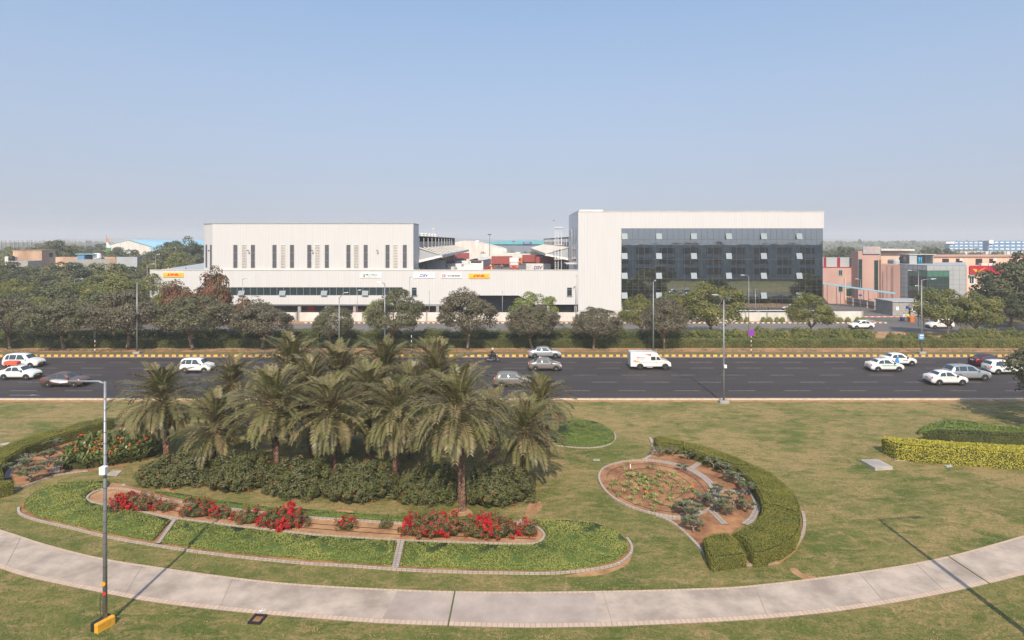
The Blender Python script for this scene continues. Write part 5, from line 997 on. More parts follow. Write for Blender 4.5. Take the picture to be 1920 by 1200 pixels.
o, w_, h_ = sign(827, 866, 512.5, 521.5, 'sign_white', 'white sign with red DB square and black SCHENKER'); bar(o, -w_ * .46, -w_ * .26, -h_ * .34, h_ * .34, 'sign_crimson', name='square'); bar(o, -w_ * .44, -w_ * .28, -h_ * .24, h_ * .24, 'sign_white', y=-.165, name='square'); text_mesh('DB', w_ * .14, h_ * .40, 'sign_crimson', (-w_ * .36, -.178, 0), TR, o, 0, .03); text_mesh('SCHENKER', w_ * .62, h_ * .42, 'sign_black', (w_ * .12, -.16, 0), TR, o, 0, .035)
# ---------------------------------------------------------------- tall office block
ob_ = empty('office_building', (0, 0, 0), 0, 'tall white panelled office block with a dark glass facade', 'office building')
x0, xg0, xg1, x1 = fx(1085), fx(1165), fx(1543), fx(1545); zt = fz(397); zg1, zg0 = fz(428), fz(582)
MB().box(x0, xg0, YB, YB + 20.5, 0, zt).build('tower_wall', 'white_panel', ob_)
MB().box(xg0, x1, YB, YB + 20.5, zg1, zt).build('top_band', 'white_panel', ob_)
MB().box(x0 - .08, x1 + .08, YB - .08, YB + 20.6, zt, zt + .12).build('coping', 'offwhite', ob_)
MB().box(x0 + .2, fx(1131), YB + .4, YB + 14, zt + .12, fz(393.2)).build('roof_parapet', 'white', ob_)
MB().box(x0 - .06, x0, YB, YB + 20.5, 0, zt).build('side_cladding', 'lightened_side_panel', ob_)
MB().box(xg0, xg1, YB + 18, YB + 20.4, zg0, zg1).build('rear_wall', 'interior', ob_)
MB().box(xg1 - .1, xg1, YB + .3, YB + 18, zg0, zg1).build('right_glass_wall', 'bandglass', ob_)
gl = MB(); gl.box(xg0, xg1, YB + .12, YB + .14, zg0, zg1); gl = gl.build('glass_facade', 'curtain', ob_)
fr = MB(); n_ = 35
for i in range(n_ + 1):
    x = xg0 + (xg1 - xg0) * i / n_; fr.box(x - .022, x + .022, YB + .09, YB + .119, zg0, zg1)
FL = 37 / SB
for k, py in enumerate((449, 486, 523, 560)): fr.box(xg0, xg1, YB + .088, YB + .117, fz(py) - .03, fz(py) + .03)
for py in (455.5, 537, 543): fr.box(xg0, xg1, YB + .092, YB + .116, fz(py) - .018, fz(py) + .018)
fr.build('mullions', 'darksteel', gl)
MB().box(xg0, xg1, YB + .0, YB + .15, zg0 - .12, zg0).build('base_trim', 'white', ob_)
sl_ = MB()
for py in (452, 490, 527, 541, 579): sl_.box(xg0 + .1, xg1 - .1, YB + .5, YB + 18, fz(py) - .3, fz(py))
sl_.each('floor_slab', 'greyconc', ob_)
co = MB()
for i in range(0, n_ + 1, 6):
    x = xg0 + .6 + (xg1 - xg0) * i / n_; co.box(x, x + .45, YB + .6, YB + 1.1, zg0, zg1)
co.each('column', 'offwhite', ob_)
br = MB(); xa, xb = fx(1503), fx(1533)
for k in range(4):
    za, zb_ = fz(449 + 37 * k + 1), fz(428 + 37 * k + (14 if k else 0))
    if k == 0: za, zb_ = fz(449), fz(429)
    br.tube([(xa, YB + .4, za), (xb, YB + .4, zb_)], .07, 4); br.tube([(xa, YB + .4, zb_), (xb, YB + .4, za)], .07, 4)
br.each('cross_brace', 'white', ob_)
pk = 0
for r_, py in enumerate((437.5, 474.5, 511.5, 548.5)):
    for px in (1165.5, 1230, 1295.5, 1361, 1426.5, 1493):
        X0, X1 = fx(px), fx(px + 10.8); zt_, zb_ = fz(py), fz(py + 11); out = .32
        p = MB(); p.add([(X0, YB + .03, zt_), (X1, YB + .03, zt_), (X1 + .0, YB - out, zb_), (X0, YB - out, zb_), (X0, YB + .07, zt_), (X1, YB + .07, zt_), (X1, YB - out + .04, zb_ - .01), (X0, YB - out + .04, zb_ - .01)], [(3, 2, 1, 0), (4, 5, 6, 7), (0, 1, 5, 4), (1, 2, 6, 5), (2, 3, 7, 6), (3, 0, 4, 7)])
        p.build('awning_window', 'awning', ob_)
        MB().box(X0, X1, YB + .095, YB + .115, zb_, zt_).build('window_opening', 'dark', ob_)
# ground floor
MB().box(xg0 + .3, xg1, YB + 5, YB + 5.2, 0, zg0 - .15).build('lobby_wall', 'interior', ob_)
for px in (1180, 1245, 1310, 1363, 1425, 1490, 1535): MB().bbox(fx(px) - .3, fx(px) + .3, YB + .5, YB + 1.1, 0, zg0 - .15, .05).build('column', 'white', ob_)
MB().box(fx(1165), fx(1167), YB - .1, YB + .0, 0, fz(575)).build('corner_trim', 'white', ob_)
# side windows and louvres, facing -x
for za, zc_ in ((fz(447), fz(436)), (fz(482), fz(471))):
    sw = MB()
    for (ya, yb2) in ((YB + 4.5, YB + 7.6), (YB + 9, YB + 12.2)): sw.box(x0 - .14, x0 - .06, ya, yb2, za - 1.0, zc_ + .8)
    sw.each('side_window', 'bandglass', ob_)
    lv = MB()
    for k in range(9): lv.box(x0 - .2, x0 - .06, YB + 14, YB + 17, za - .6 + k * .3, za - .45 + k * .3)
    lv.build('side_louvre', 'offwhite', ob_)
MB().box(x0 - 2.2, x0 - .06, YB + 3, YB + 9, fz(496.5), fz(495)).build('entrance_canopy', 'offwhite', ob_)
# caged ladder
ld = empty('ladder', (fx(1058), YB + 16, ZD), 0, 'white caged ladder beside the tall office block', 'ladder'); b = MB()
for dx in (-.7, .0, .7): b.cyl((dx, 0, 0), (dx, 0, 11.2), .06, n=5)
for k in range(24): b.cyl((-.7, 0, .4 + k * .45), (.0, 0, .4 + k * .45), .03, n=4)
for z in (3.9, 7.2, 11): b.box(-1.0, .9, -.5, .5, z, z + .1)
b.build('rails', 'white', ld)
hl = empty('warehouse', (0, 0, 0), 0, 'right-hand white hall with a ribbed canopy beyond the truck yard', 'warehouse'); 
hall(-1, 13.4, 8.0, YB + 21.5, 262, 16.4, hl)
# ---------------------------------------------------------------- boundary walls
def bwall(x0, x1, label, Y=118.4, h=1.85, panel=4.0):
    o = empty('boundary_wall', (x0, Y, 0), 0, label, 'wall'); MB().box(0, x1 - x0, 0, .2, 0, h).build('wall', 'offwhite', o); b = MB(); n = max(1, int((x1 - x0) / panel))
    for i in range(n + 1):
        x = (x1 - x0) * i / n; b.box(x - .15, x + .15, -.06, .26, 0, h + .08)
    b.each('post', 'greyconc', o)
    f_ = MB(); k = int((x1 - x0) / .5)
    for i in range(k): f_.box(i * .5, i * .5 + .03, .09, .12, h, h + .35)
    f_.box(0, x1 - x0, .095, .115, h + .28, h + .31); f_.build('wire_rail', 'darksteel', o); return o
bwall(fx(560) * 118.4 / 123, GX(1160, 118.4), 'long stained white boundary wall in front of the warehouse'); bwall(GX(1318, 118.4), GX(1478, 118.4), 'boundary wall below the glass facade with round bushes at its foot'); bwall(GX(1560, 118.4), GX(1617, 118.4), 'short white boundary wall left of the barrier gate', h=2.05)
bwall(-100, fx(556) * 118.4 / 123, 'boundary wall mostly hidden behind the left trees')
# ---------------------------------------------------------------- pink office and neighbours (right)
def zz(py, Y): return H - (py - HY) * Y / F
pk = empty('pink_building', (0, 0, 0), 0, 'pink plastered building with tall dark green window slits and a red-striped wing', 'building')
Y0 = 150.; X = lambda px, Y=Y0: GX(px, Y)
MB().box(X(1609), X(1651), Y0, Y0 + 3, 0, zz(471, Y0)).build('tower', 'pink', pk)
for pa, pb, a, c in ((1609.4, 1616.5, 543, 486), (1639, 1646.5, 545, 488)):
    o = window(pk, X(pa), X(pb), zz(a, Y0), zz(c, Y0), Y0, name='tall_window', glass='greenglass', frame='darksteel', bars=[zz(c + k * 9.5, Y0) for k in range(1, 6)])
MB().box(X(1649), X(1653), Y0 - .0, Y0 + .0 + 9, 0, zz(487, Y0)).build('corner', 'pink', pk)
MB().prism([(X(1651), Y0 + .1), (GX(1688, 147), 147), (GX(1688, 147), 165), (X(1651), 165)], 0, zz(495.5, 149)).build('side_block', 'pink', pk)
MB().box(X(1651.5, 158), X(1708, 158), 158, 166, 0, zz(470, 158)).build('upper_storey', 'peach', pk)
MB().box(X(1650, 157), X(1713, 157), 156.5, 167, zz(470, 158), zz(467, 158)).build('roof_slab', 'offwhite', pk)
MB().bbox(X(1617), X(1649.5), Y0 - .35, Y0 - .05, zz(476, Y0), zz(462.5, Y0), .05).build('sign_board', 'acp', pk)
for k, (wd, yy) in enumerate(((.8, 465), (.6, 468), (.42, 471), (.66, 473.8))): text_mesh(['GOVERNMENT OFFICE COMPLEX', 'CENTRAL REGION', 'CARGO HOUSE', 'ADMINISTRATIVE BUILDING'][k] if False else ['IIIII IIII IIIIIII', 'IIIIII IIIIII', 'IIIII IIII', 'IIII IIIII IIIII'][k], (X(1649) - X(1617)) * wd, .16, 'sign_red', ((X(1617) + X(1645)) / 2, Y0 - .37, zz(yy, Y0)), TR, pk)
MB().box(X(1643.5), X(1647), Y0 - .37, Y0 - .355, zz(467, Y0), zz(464.5, Y0)).build('sign_emblem', 'sign_orange', pk)
wy = 153.; MB().box(X(1535, wy), X(1611, wy), wy, wy + 3, 0, zz(501, wy)).build('wing', 'pink', pk)
st = MB(); MB().box(X(1535, wy), X(1610, wy), wy + 1, wy + 3, zz(501, wy), zz(483, wy)).build('corrugated_storey', 'acp', pk)
for pa, pb in ((1548, 1553), (1573.5, 1579), (1601, 1607)): st.box(X(pa, wy), X(pb, wy), wy + .94, wy + .99, zz(501, wy), zz(483, wy))
st.box(X(1535, wy), X(1610, wy), wy - .05, wy + .1, zz(502, wy), zz(500.5, wy)); st.each('red_stripe', 'redtrim', pk)
window(pk, X(1571, wy), X(1580.5, wy), zz(518, wy), zz(505, wy), wy, glass='bandglass', frame='greyconc', fr=.25, vbars=(X(1576, wy),)); window(pk, X(1571, wy), X(1581, wy), zz(548, wy), zz(533, wy), wy, glass='bandglass', frame='greyconc', fr=.2)
MB().box(X(1586, wy), X(1608, wy), wy - .03, wy, zz(555, wy), zz(528, wy)).build('garage_opening', 'greyconc', pk); MB().box(X(1587, wy), X(1607.5, wy), wy - .06, wy - .035, zz(555, wy), zz(541, wy)).build('garage_door', 'greenglass', pk)
MB().box(X(1582.5, wy), X(1584.5, wy), wy - .3, wy, 0, zz(521, wy)).build('downpipe', 'peach', pk)
dp = MB(); 
for px in (1662, 1672, 1680): dp.cyl((GX(px, 148.2), 147.8 - (px - 1672) * .02, 0), (GX(px, 148.2), 147.8 - (px - 1672) * .02, 9.6), .06, n=5)
dp.each('drain_pipe', 'darksteel', pk)
# grey clad building with green glass
gc = empty('clad_building', (0, 0, 0), 0, 'grey clad building with a green glass corner', 'building'); yc = 140.; z1 = zz(497.5, yc)
A_ = (GX(1687, 147.5), 147.5); B_ = (GX(1738, yc), yc); C_ = (GX(1811, 141.5), 141.5); D_ = (GX(1811, 160), 160); E_ = (GX(1687, 160), 160)
MB().prism([A_, B_, C_, D_, E_], 0, z1).build('wall', 'acp', gc)
def onwall(P, Q, u0, u1, z0, z1, off, m, name, parent, grid=None):
    P = Vector((*P, 0)); Q = Vector((*Q, 0)); d = (Q - P); l = d.length; d.normalize(); n = Vector((d.y, -d.x, 0)); n = n if n.y < 0 else -n
    b = MB()
    def slab(a, c, za, zb, o0, o1): 
        p, q = P + d * a, P + d * c; v = [p + n * o1, q + n * o1, q + n * o0, p + n * o0]; b.add([(t.x, t.y, za) for t in v] + [(t.x, t.y, zb) for t in v], [(0, 3, 2, 1), (4, 5, 6, 7), (0, 1, 5, 4), (1, 2, 6, 5), (2, 3, 7, 6), (3, 0, 4, 7)])
    if grid:
        nu, nz, t = grid
        for i in range(nu + 1): a = l * u0 + l * (u1 - u0) * i / nu; slab(a - t / 2, a + t / 2, z0, z1, 0, off)
        for i in range(nz + 1): z = z0 + (z1 - z0) * i / nz; slab(l * u0, l * u1, z - t / 2, z + t / 2, 0, off + .003)
    else: slab(l * u0, l * u1, z0, z1, 0, off)
    return b.build(name, m, parent)
onwall(A_, B_, 0, 1, 0.2, z1 - .05, .02, 'darksteel', 'joints', gc, (6, 9, .05)); onwall(B_, C_, 0, 1, 0.2, z1 - .05, .02, 'mirror_frame', 'joints', gc, (6, 9, .05))
zg = zz(508, yc); onwall(A_, B_, .36, 1.0, 1.0, zg, .06, 'greenglass', 'glass', gc); onwall(B_, C_, 0.0, .56, 1.0, zg, .06, 'greenglass', 'glass', gc)
onwall(A_, B_, .36, 1.0, zg - 1.3, zg, .075, 'greenglass2', 'glass_band', gc); onwall(B_, C_, 0.0, .56, zg - 1.3, zg, .075, 'greenglass2', 'glass_band', gc); onwall(A_, B_, .36, 1, zg - 4.7, zg - 3.7, .075, 'greenglass2', 'glass_band', gc)
onwall(A_, B_, .36, 1.0, 1, zg, .1, 'darksteel', 'glass_frame', gc, (4, 5, .07)); onwall(B_, C_, 0.0, .56, 1.0, zg, .1, 'darksteel', 'glass_frame', gc, (4, 5, .07))
# roof shed with blue cylinders, water tank
sh = empty('roof_shed', (GX(1730, 150), 150, z1), 0, 'open grey shed on the roof of the grey clad building', 'shed'); b = MB(); b.box(-3.2, 2.8, 3.5, 3.7, 0, 2.2); b.box(-3.2, -1.4, 0, .2, 0, 2.2); b.box(-3.2, -3, .2, 3.5, 0, 2.2); b.box(2.6, 2.8, .2, 3.5, 0, 2.2); b.build('walls', 'acp', sh); MB().box(-3.5, 3, -.3, 4, 2.2, 2.3).build('roof', 'offwhite', sh)
for i, px in enumerate((1723.5, 1727.5)): tag(MB().lathe([(.2, 0), (.2, 1.45), (.12, 1.6), (.06, 1.75)], (GX(px, 150.5), 150.6, z1), 10).build('gas_cylinder', 'cyanpaint', smooth=True), ('left', 'right')[i] + ' one of two upright light blue cylinders in the roof shed', 'cylinder', 'blue cylinders in the roof shed')
tag(MB().lathe([(.95, 0), (1.0, .5), (.98, .55), (1.0, 1.1), (.98, 1.15), (.95, 1.6), (.4, 1.85), (.38, 1.95)], (GX(1694.5, 151), 151, z1), 20).build('water_tank', 'blackplastic', smooth=True), 'large black plastic water tank on the grey clad building', 'water tank')
tag(MB().bbox(GX(1672, 152), GX(1685, 152), 151, 154, zz(495.5, 149), zz(486, 152), .3).build('tarpaulin_pile', 'shed_roof'), 'grey tarpaulin covered pile beside the black water tank', 'pile')
tag(MB().tube([(GX(1736, 149), 149, z1), (GX(1736, 149), 149, zz(455, 149))], .05, 5).build('antenna_mast', 'steel'), 'thin antenna mast above the grey clad building', 'mast')
# peach long building and red sign building
pb = empty('peach_building', (0, 0, 0), 0, 'long low peach building with a row of dark square windows', 'building'); yp = 165.
MB().box(GX(1751, yp), GX(2080, yp), yp, yp + 14, 0, zz(481, yp)).build('wall', 'peach', pb); MB().box(GX(1700, yp), GX(2080, yp), yp - .5, yp + 14.2, zz(481, yp), zz(479.3, yp)).build('roof_edge', 'pink', pb)
for px in (1766.5, 1792, 1829, 1854.5, 1892, 1917, 1950): window(pb, GX(px, yp), GX(px + 12.5, yp), zz(497, yp), zz(485, yp), yp, frame='redtrim', glass='dark', fr=.08)
for px in (1797, 1860): MB().bbox(GX(px, yp), GX(px + 6.5, yp), yp - .5, yp - .07, zz(489, yp), zz(484.5, yp), .03).build('air_conditioner', 'offwhite', pb)
po = empty('post_office', (0, 0, 0), 0, 'peach building with patchy plaster carrying the long crimson sign', 'building'); yo = 153.
MB().box(GX(1812, yo), GX(2000, yo), yo, yo + 11, 0, zz(500, yo)).build('wall', 'peach', po); window(po, GX(1816, yo), GX(1827, yo), zz(533, yo), zz(518, yo), yo, frame='white', glass='bandglass', fr=.2, vbars=(GX(1821, yo),)); MB().box(GX(1815, yo), GX(1831, yo), yo - .7, yo, zz(517.5, yo), zz(516, yo)).build('window_hood', 'greyconc', po)
for px in (1846, 1860): MB().bbox(GX(px, yo), GX(px + 13, yo), yo + 1, yo + 2, zz(500, yo), zz(494, yo), .05).build('rooftop_unit', 'offwhite', po)
o, w_, h_ = sign(1817.5, 1857, 498, 513.5, 'sign_crimson', 'crimson sign panel with a golden winged emblem', yo - .2)
MB().xprism([(-w_ * .38, h_ * .12), (-w_ * .2, h_ * .10), (-w_ * .12, -h_ * .18), (w_ * .28, h_ * .34), (-w_ * .10, -h_ * .36), (-w_ * .2, -h_ * .3)], -.16, -.145).build('emblem', 'yellow', o); text_mesh('INDIA', w_ * .2, h_ * .1, 'yellow', (w_ * .22, -.16, -h_ * .2), TR, o); text_mesh('POST', w_ * .2, h_ * .1, 'yellow', (w_ * .22, -.16, -h_ * .34), TR, o)
o, w_, h_ = sign(1857.6, 1925, 498, 513.5, 'sign_crimson', 'second crimson sign panel running behind the large dark tree', yo - .2); text_mesh('INDIA POST', w_ * .7, h_ * .3, 'yellow', (-w_ * .02, -.16, h_ * .1), TR, o, 0, .02)
# compound wall with red rail, covered walkway, guard house
cw = empty('compound_wall', (82.2, 128, 0), 0, 'long grey compound wall with a red rail beside the entrance road', 'wall'); MB().box(0, .25, 0, 24, 0, 1.75).build('wall', 'greyconc', cw); b = MB()
for i in range(8): b.box(-.12, 0.0, i * 3 , i * 3 + .35, 0, 1.8)
b.each('pier', 'offwhite', cw); MB().box(-.2, -.13, 0, 24, .55, .72).build('red_rail', 'redtrim', cw)
Pn, Pf = Vector((GX(1678, 138), 138, zz(551, 138))), Vector((GX(1536, 150), 150, zz(531, 150))); dW = (Pf - Pn); dh = Vector((dW.x, dW.y, 0)).normalized(); nw = Vector((-dh.y, dh.x, 0)) * 1.1
ww = empty('covered_walkway', (Pn.x, Pn.y, 0), 0, 'covered walkway with a thin pale blue roof before the pink building', 'walkway'); o0 = Vector((0, 0, Pn.z)); o1 = o0 + dW
MB().add([o0 - nw, o0 + nw, o1 + nw, o1 - nw] + [p + Vector((0, 0, .16)) for p in (o0 - nw, o0 + nw, o1 + nw, o1 - nw)], [(0, 1, 2, 3), (7, 6, 5, 4), (0, 4, 5, 1), (1, 5, 6, 2), (2, 6, 7, 3), (3, 7, 4, 0)]).build('roof', 'blueroof', ww)
for i in range(11):
    p = o0 + dW * (.04 + .092 * i) + nw * (.7 if i % 2 else -.7); MB().cyl((p.x, p.y, 0), (p.x, p.y, p.z), .06, n=6).build('post', 'darksteel', ww)
gh = empty('guard_house', (GX(1690, 128), 128, 0), 0, 'low grey flat-roofed guard building behind the barrier', 'hut'); MB().box(-1.8, 6, 0, 6, 0, 2.9).build('wall', 'greyconc', gh); MB().box(-2, 6.3, -.2, 6.2, 2.9, 3.1).build('roof', 'shed_roof', gh); window(gh, 2.2, 3.6, .9, 2.2, 0, frame='white', glass='dark', fr=.15); MB().box(-1.1, -.6, -.06, 0, 1.2, 1.9).build('notice', 'sign_white', gh); MB().box(.9, 1.5, -.06, 0, 1.5, 2.1).build('blue_notice', 'sign_blue', gh)
# garden strip behind the compound wall: shrubs
for i, (x, y, s_) in enumerate([(85, 132, .8), (86.5, 136, .9), (85.5, 141, 1.0), (87, 146, .9), (86, 151, 1.1), (88, 156, .9), (87, 161, 1.0)]):
    t, c = crown_mesh('s', 'leaf_dark'); o = empty('shrub', (x, y, 0), i, f'{ORD[i]} nearest dusty shrub behind the grey compound wall', 'shrub', 'shrubs behind the compound wall', scale=(.34 * s_, .34 * s_, .30 * s_)); link('stems', t, o); link('foliage', c, o)
# ---------------------------------------------------------------- beige buildings, left
bb = empty('concrete_building', (0, 0, 0), 0, 'square stained beige concrete building above the trees at far left', 'building'); yy = 190.
MB().box(GX(24, yy), GX(78, yy), yy, yy + 5.6, 0, zz(469.5, yy)).build('front_block', 'brownconc', bb); MB().box(GX(78, yy), GX(78, yy) + .1, yy, yy + 5.6, 0, zz(469.8, yy)).build('side_wall', 'brownconc', bb)
MB().box(GX(24, yy) - .2, GX(78, yy) + .2, yy - .2, yy + 5.8, zz(469.5, yy), zz(468.8, yy)).build('parapet', 'brownconc', bb); MB().box(GX(78, yy) + .1, GX(78, yy) + .16, yy + 3, yy + 4.4, zz(482, 194), zz(474, 194)).build('window', 'dark', bb)
MB().box(GX(28, 186), GX(62, 186), 184, 189.5, 0, zz(489, 186)).build('low_block', 'greyconc', bb)
b2 = empty('concrete_building', (0, 0, 0), 0, 'long low brown-grey concrete building left of the white warehouse', 'building'); y2 = 178.
MB().box(GX(104, y2 + 8), GX(216, y2 + 8), y2 + 8, y2 + 11, 0, zz(482, y2 + 8)).build('rear_block', 'brownconc', b2); MB().box(GX(130, y2), GX(212, y2), y2, y2 + 7.8, 0, zz(487, y2)).build('front_block', 'greyconc', b2); MB().box(GX(207, y2), GX(219, y2), y2 - .4, y2 + 1, 0, zz(485, y2)).build('stair_block', 'brownconc', b2); MB().box(GX(219, y2), GX(258, y2), y2 - .2, y2 + 1.5, 0, zz(482, y2)).build('end_block', 'acp', b2)
kb = empty('roof_shed', (GX(158, 182), 182, zz(487, y2)), 0, 'small bright blue shed on the roof of the low concrete building', 'shed'); MB().box(-2, .0, 0, 3, 0, 1.45).build('walls', 'bluepaint', kb); MB().box(-2.4, 3, -.4, 3.4, 1.45, 1.6).build('roof', 'blueroof', kb)
tag(MB().lathe([(1.1, 0), (1.15, .6), (1.1, .65), (1.15, 1.2), (1.0, 1.6), (.4, 1.8)], (GX(182, 184), 184, zz(487, y2)), 18).build('water_tank', 'white', smooth=True), 'white cylindrical roof tank right of the small blue shed', 'water tank')
tag(MB().lathe([(.7, 0), (.75, .6), (.7, 1.2), (.3, 1.35)], (GX(168, 183.5), 183.5, zz(487, y2)), 14).build('water_tank', 'blackplastic', smooth=True), 'black roof tank in front of the small blue shed', 'water tank')
tag(MB().lathe([(.8, 0), (.85, .7), (.8, 1.3), (.3, 1.5)], (GX(22, 187), 187, zz(489, 186)), 14).build('water_tank', 'blackplastic', smooth=True), 'black roof tank on the low block at far left', 'water tank')
for px in (8, 16, 120, 133, 140): tag(MB().bbox(GX(px, 188), GX(px + 7, 188), 188, 191, 6, zz(482 if px > 50 else 481, 188), .15).build('rooftop_box', 'offwhite'), {8: 'pale roof box nearest the left edge of the photo', 16: 'pale roof box left of the black tank', 120: 'pale roof box at the left end of the long low building', 133: 'pale roof box left of the small blue shed', 140: 'pale roof box touching the small blue shed'}[px], 'roof box', 'boxes on the flat roofs')
# flag
fl = empty('flag_pole', (GX(199.5, 240), 240, 0), 0, 'tall pole with a limp saffron, white and green flag', 'flag'); MB().tube([(0, 0, 0), (0, 0, zz(440, 240))], [.15, .07], 6).build('pole', 'steel', fl)
M['saffron'] = mat('saffron_cloth', (.7, .25, .06), .9); M['clothgreen'] = mat('green_cloth', (.08, .25, .07), .9); fc = MB(); z_ = zz(445, 240); n = 8
for i in range(15):
    z = z_ - i * .5; w_ = .3 + .16 * i if i < 10 else 1.9 - .28 * (i - 9); fc.xprism([(0.1, z), (w_ + .25 * math.sin(i), z), (w_ + .1 + .25 * math.sin(i + 1), z - .5), (0.1, z - .5)], -.1 + .07 * math.sin(i), .1 + .07 * math.sin(i), 0 if i < 4 else (1 if i < 8 else 2))
fc.build('flag', ['saffron', 'white', 'clothgreen'], fl)
# ---------------------------------------------------------------- far sheds and buildings
def gable(px0, px1, pxa, pye, pya, Y, depth, wallm, roofm, label, roof_to=None):
    o = empty('shed', (0, 0, 0), 0, label, 'shed'); x0, x1, xa = GX(px0, Y), GX(px1, Y), GX(pxa, Y); ze, za = zz(pye, Y), zz(pya, Y)
    MB().xprism([(x0, 0), (x1, 0), (x1, ze), (xa, za), (x0, ze)], Y, Y + .4).build('gable_wall', wallm, o)
    rx = roof_to if roof_to is not None else 0
    MB().xprism([(x0 - 1, ze - .3), (xa, za), (x1 + 1, ze - .3), (x1 + 1, ze + .2), (xa, za + .5), (x0 - 1, ze + .2)], Y - .6, Y + depth).build('roof', roofm, o); MB().box(x0, x1, Y + depth - .5, Y + depth, 0, ze).build('rear_wall', wallm, o); MB().box(x0, x0 + .3, Y + .4, Y + depth - .5, 0, ze).build('side_wall', wallm, o); MB().box(x1 - .3, x1, Y + .4, Y + depth - .5, 0, ze).build('side_wall', wallm, o); return o
o = empty('shed', (0, 0, 0), 0, 'white gabled shed with a wide pale blue roof behind the left trees', 'shed'); Y = 330.
MB().xprism([(GX(174, Y), 0), (GX(284, Y), 0), (GX(284, Y), zz(463, Y)), (GX(241, Y), zz(449.8, Y)), (GX(174, Y), zz(467.5, Y))], Y, Y + .5).build('gable_wall', 'offwhite', o)
MB().add([(GX(241, Y), Y - .5, zz(449.3, Y)), (GX(172, Y), Y - .5, zz(467.5, Y)), (GX(172, Y), Y - .5, zz(466.6, Y)), (GX(241, Y), Y - .5, zz(448.4, Y)), (GX(285, Y), Y - .5, zz(462.5, Y)), (GX(285, Y), Y - .5, zz(461.8, Y))], [(0, 1, 2, 3), (0, 3, 5, 4)]).build('verge_trim', 'blueroof', o)
Yr = 332.; MB().add([(GX(241, Y), Y - .4, zz(449, Y)), (GX(284, Y), Y - .4, zz(462.4, Y)), (GX(430, Yr), Yr + 30, zz(470, Yr)), (GX(400, Yr), Yr + 70, zz(449, Y)), (GX(284, Y), Y - .4, 0), (GX(430, Yr), Yr + 30, 0)], [(0, 1, 2, 3), (1, 4, 5, 2)]).build('roof', 'blueroof', o)
tag(o)
M['rusty'] = mat('rust_streaked_white_metal', (0.68, 0.63, 0.58), .7, c2=(0.56, 0.47, 0.40), vscale=.3, stretch=(1.5, 1, .25))
o = empty('shed', (0, 0, 0), 0, 'large rust-streaked white arched shed behind the truck yard', 'shed'); Y = 300.
MB().xprism([(GX(838, Y), 0), (GX(944, Y), 0), (GX(944, Y), zz(467, Y)), (GX(920, Y), zz(460.5, Y)), (GX(886, Y), zz(453, Y)), (GX(870, Y), zz(451, Y)), (GX(856, Y), zz(453.5, Y)), (GX(838, Y), zz(459, Y))], Y, Y + 60).build('shell', 'rusty', o); MB().box(GX(918, Y), GX(942, Y), Y - 6, Y - .1, 0, zz(477, Y)).build('lean_to', 'offwhite', o)
MB().box(GX(891, Y), GX(897, Y), Y + 5, Y + 10, zz(454, Y), zz(451, Y)).build('roof_box', 'white', o)
o = empty('shed', (0, 0, 0), 0, 'wide grey shed with a turquoise roof in the distance', 'shed'); Y = 430.
M['bluegrey'] = mat('blue_grey_sheet', (.20, .23, .28), .7, var=.15, vscale=.05); MB().box(GX(900, Y), GX(1090, Y), Y, Y + 90, 0, zz(458, Y)).build('wall', 'bluegrey', o)
MB().xprism([(GX(896, Y), zz(458, Y)), (GX(1092, Y), zz(458, Y)), (GX(1080, Y), zz(453, Y)), (GX(1020, Y), zz(451.8, Y)), (GX(955, Y), zz(451.3, Y)), (GX(925, Y), zz(453, Y))], Y - 1, Y + 91).build('roof', 'tealroof', o); MB().box(GX(980.5, Y), GX(997, Y), Y - 1.3, Y - 1.05, zz(457.6, Y), zz(453.8, Y)).build('sign_panel', 'sign_blue', o); text_mesh('DELHIVERY', GX(994, Y) - GX(983, Y), .7, 'sign_white', (GX(988.5, Y), Y - 1.35, zz(455.7, Y)), TR, o)
# yard end wall and small things at the back of the yard
tag(MB().box(-21, 14.5, 262, 262.4, ZD, 10.2).build('yard_wall', 'offwhite'), 'pale wall closing the far end of the truck yard', 'wall')
for i, (pa, pb_, a, c, Y) in enumerate([(941, 951, 478, 470, 290), (944, 950, 470, 466, 292), (966, 976, 478, 473, 295), (950, 966, 478, 474.5, 300)]): tag(MB().bbox(GX(pa, Y), GX(pb_, Y), Y, Y + 5, 0, zz(c, Y), .2).build('small_building', 'offwhite'), ['low white block beyond the yard wall', 'white tank room on top of the low white block', 'white hut at the far right of the yard wall', 'grey low block between two white ones'][i], 'building')
# blue buildings far right
def bluebld(px0, px1, py0, py1, Y, label, rows, cols, white_box=None):
    o = empty('industrial_building', (0, 0, 0), 0, label, 'building'); x0, x1 = GX(px0, Y), GX(px1, Y); zt_, zb_ = zz(py0, Y), zz(py1, Y); MB().box(x0, x1, Y, Y + 6, 0, zt_).build('wall', 'bluepaint', o); wn = MB(); pw = (x1 - x0) / cols
    for r_ in range(rows):
        for c in range(cols): zc = zb_ + (zt_ - zb_) * (r_ + .3) / rows; wn.box(x0 + pw * (c + .18), x0 + pw * (c + .82), Y - .5, Y - .05, zc, zc + (zt_ - zb_) / rows * .42)
    wn.each('window', 'white', o)
    if white_box: MB().box(GX(white_box[0], Y), GX(white_box[1], Y), Y - 2, Y - .6, zz(white_box[3], Y), zz(white_box[2], Y)).build('white_tower', 'white', o)
bluebld(1779, 1843, 452.5, 469, 640, 'left of two blue buildings with white windows in the haze', 3, 7, (1771, 1787, 453, 457)); bluebld(1852, 1935, 451.5, 470, 560, 'right, nearer blue building with rows of white windows', 3, 8, (1851.5, 1860, 450, 457))
o = empty('boundary_wall', (0, 0, 0), 0, 'long pale panel wall in front of the blue buildings', 'wall'); Y = 300.; MB().box(GX(1795, Y), GX(2000, Y), Y, Y + .3, 0, zz(471.3, Y)).build('wall', 'offwhite', o); b = MB()
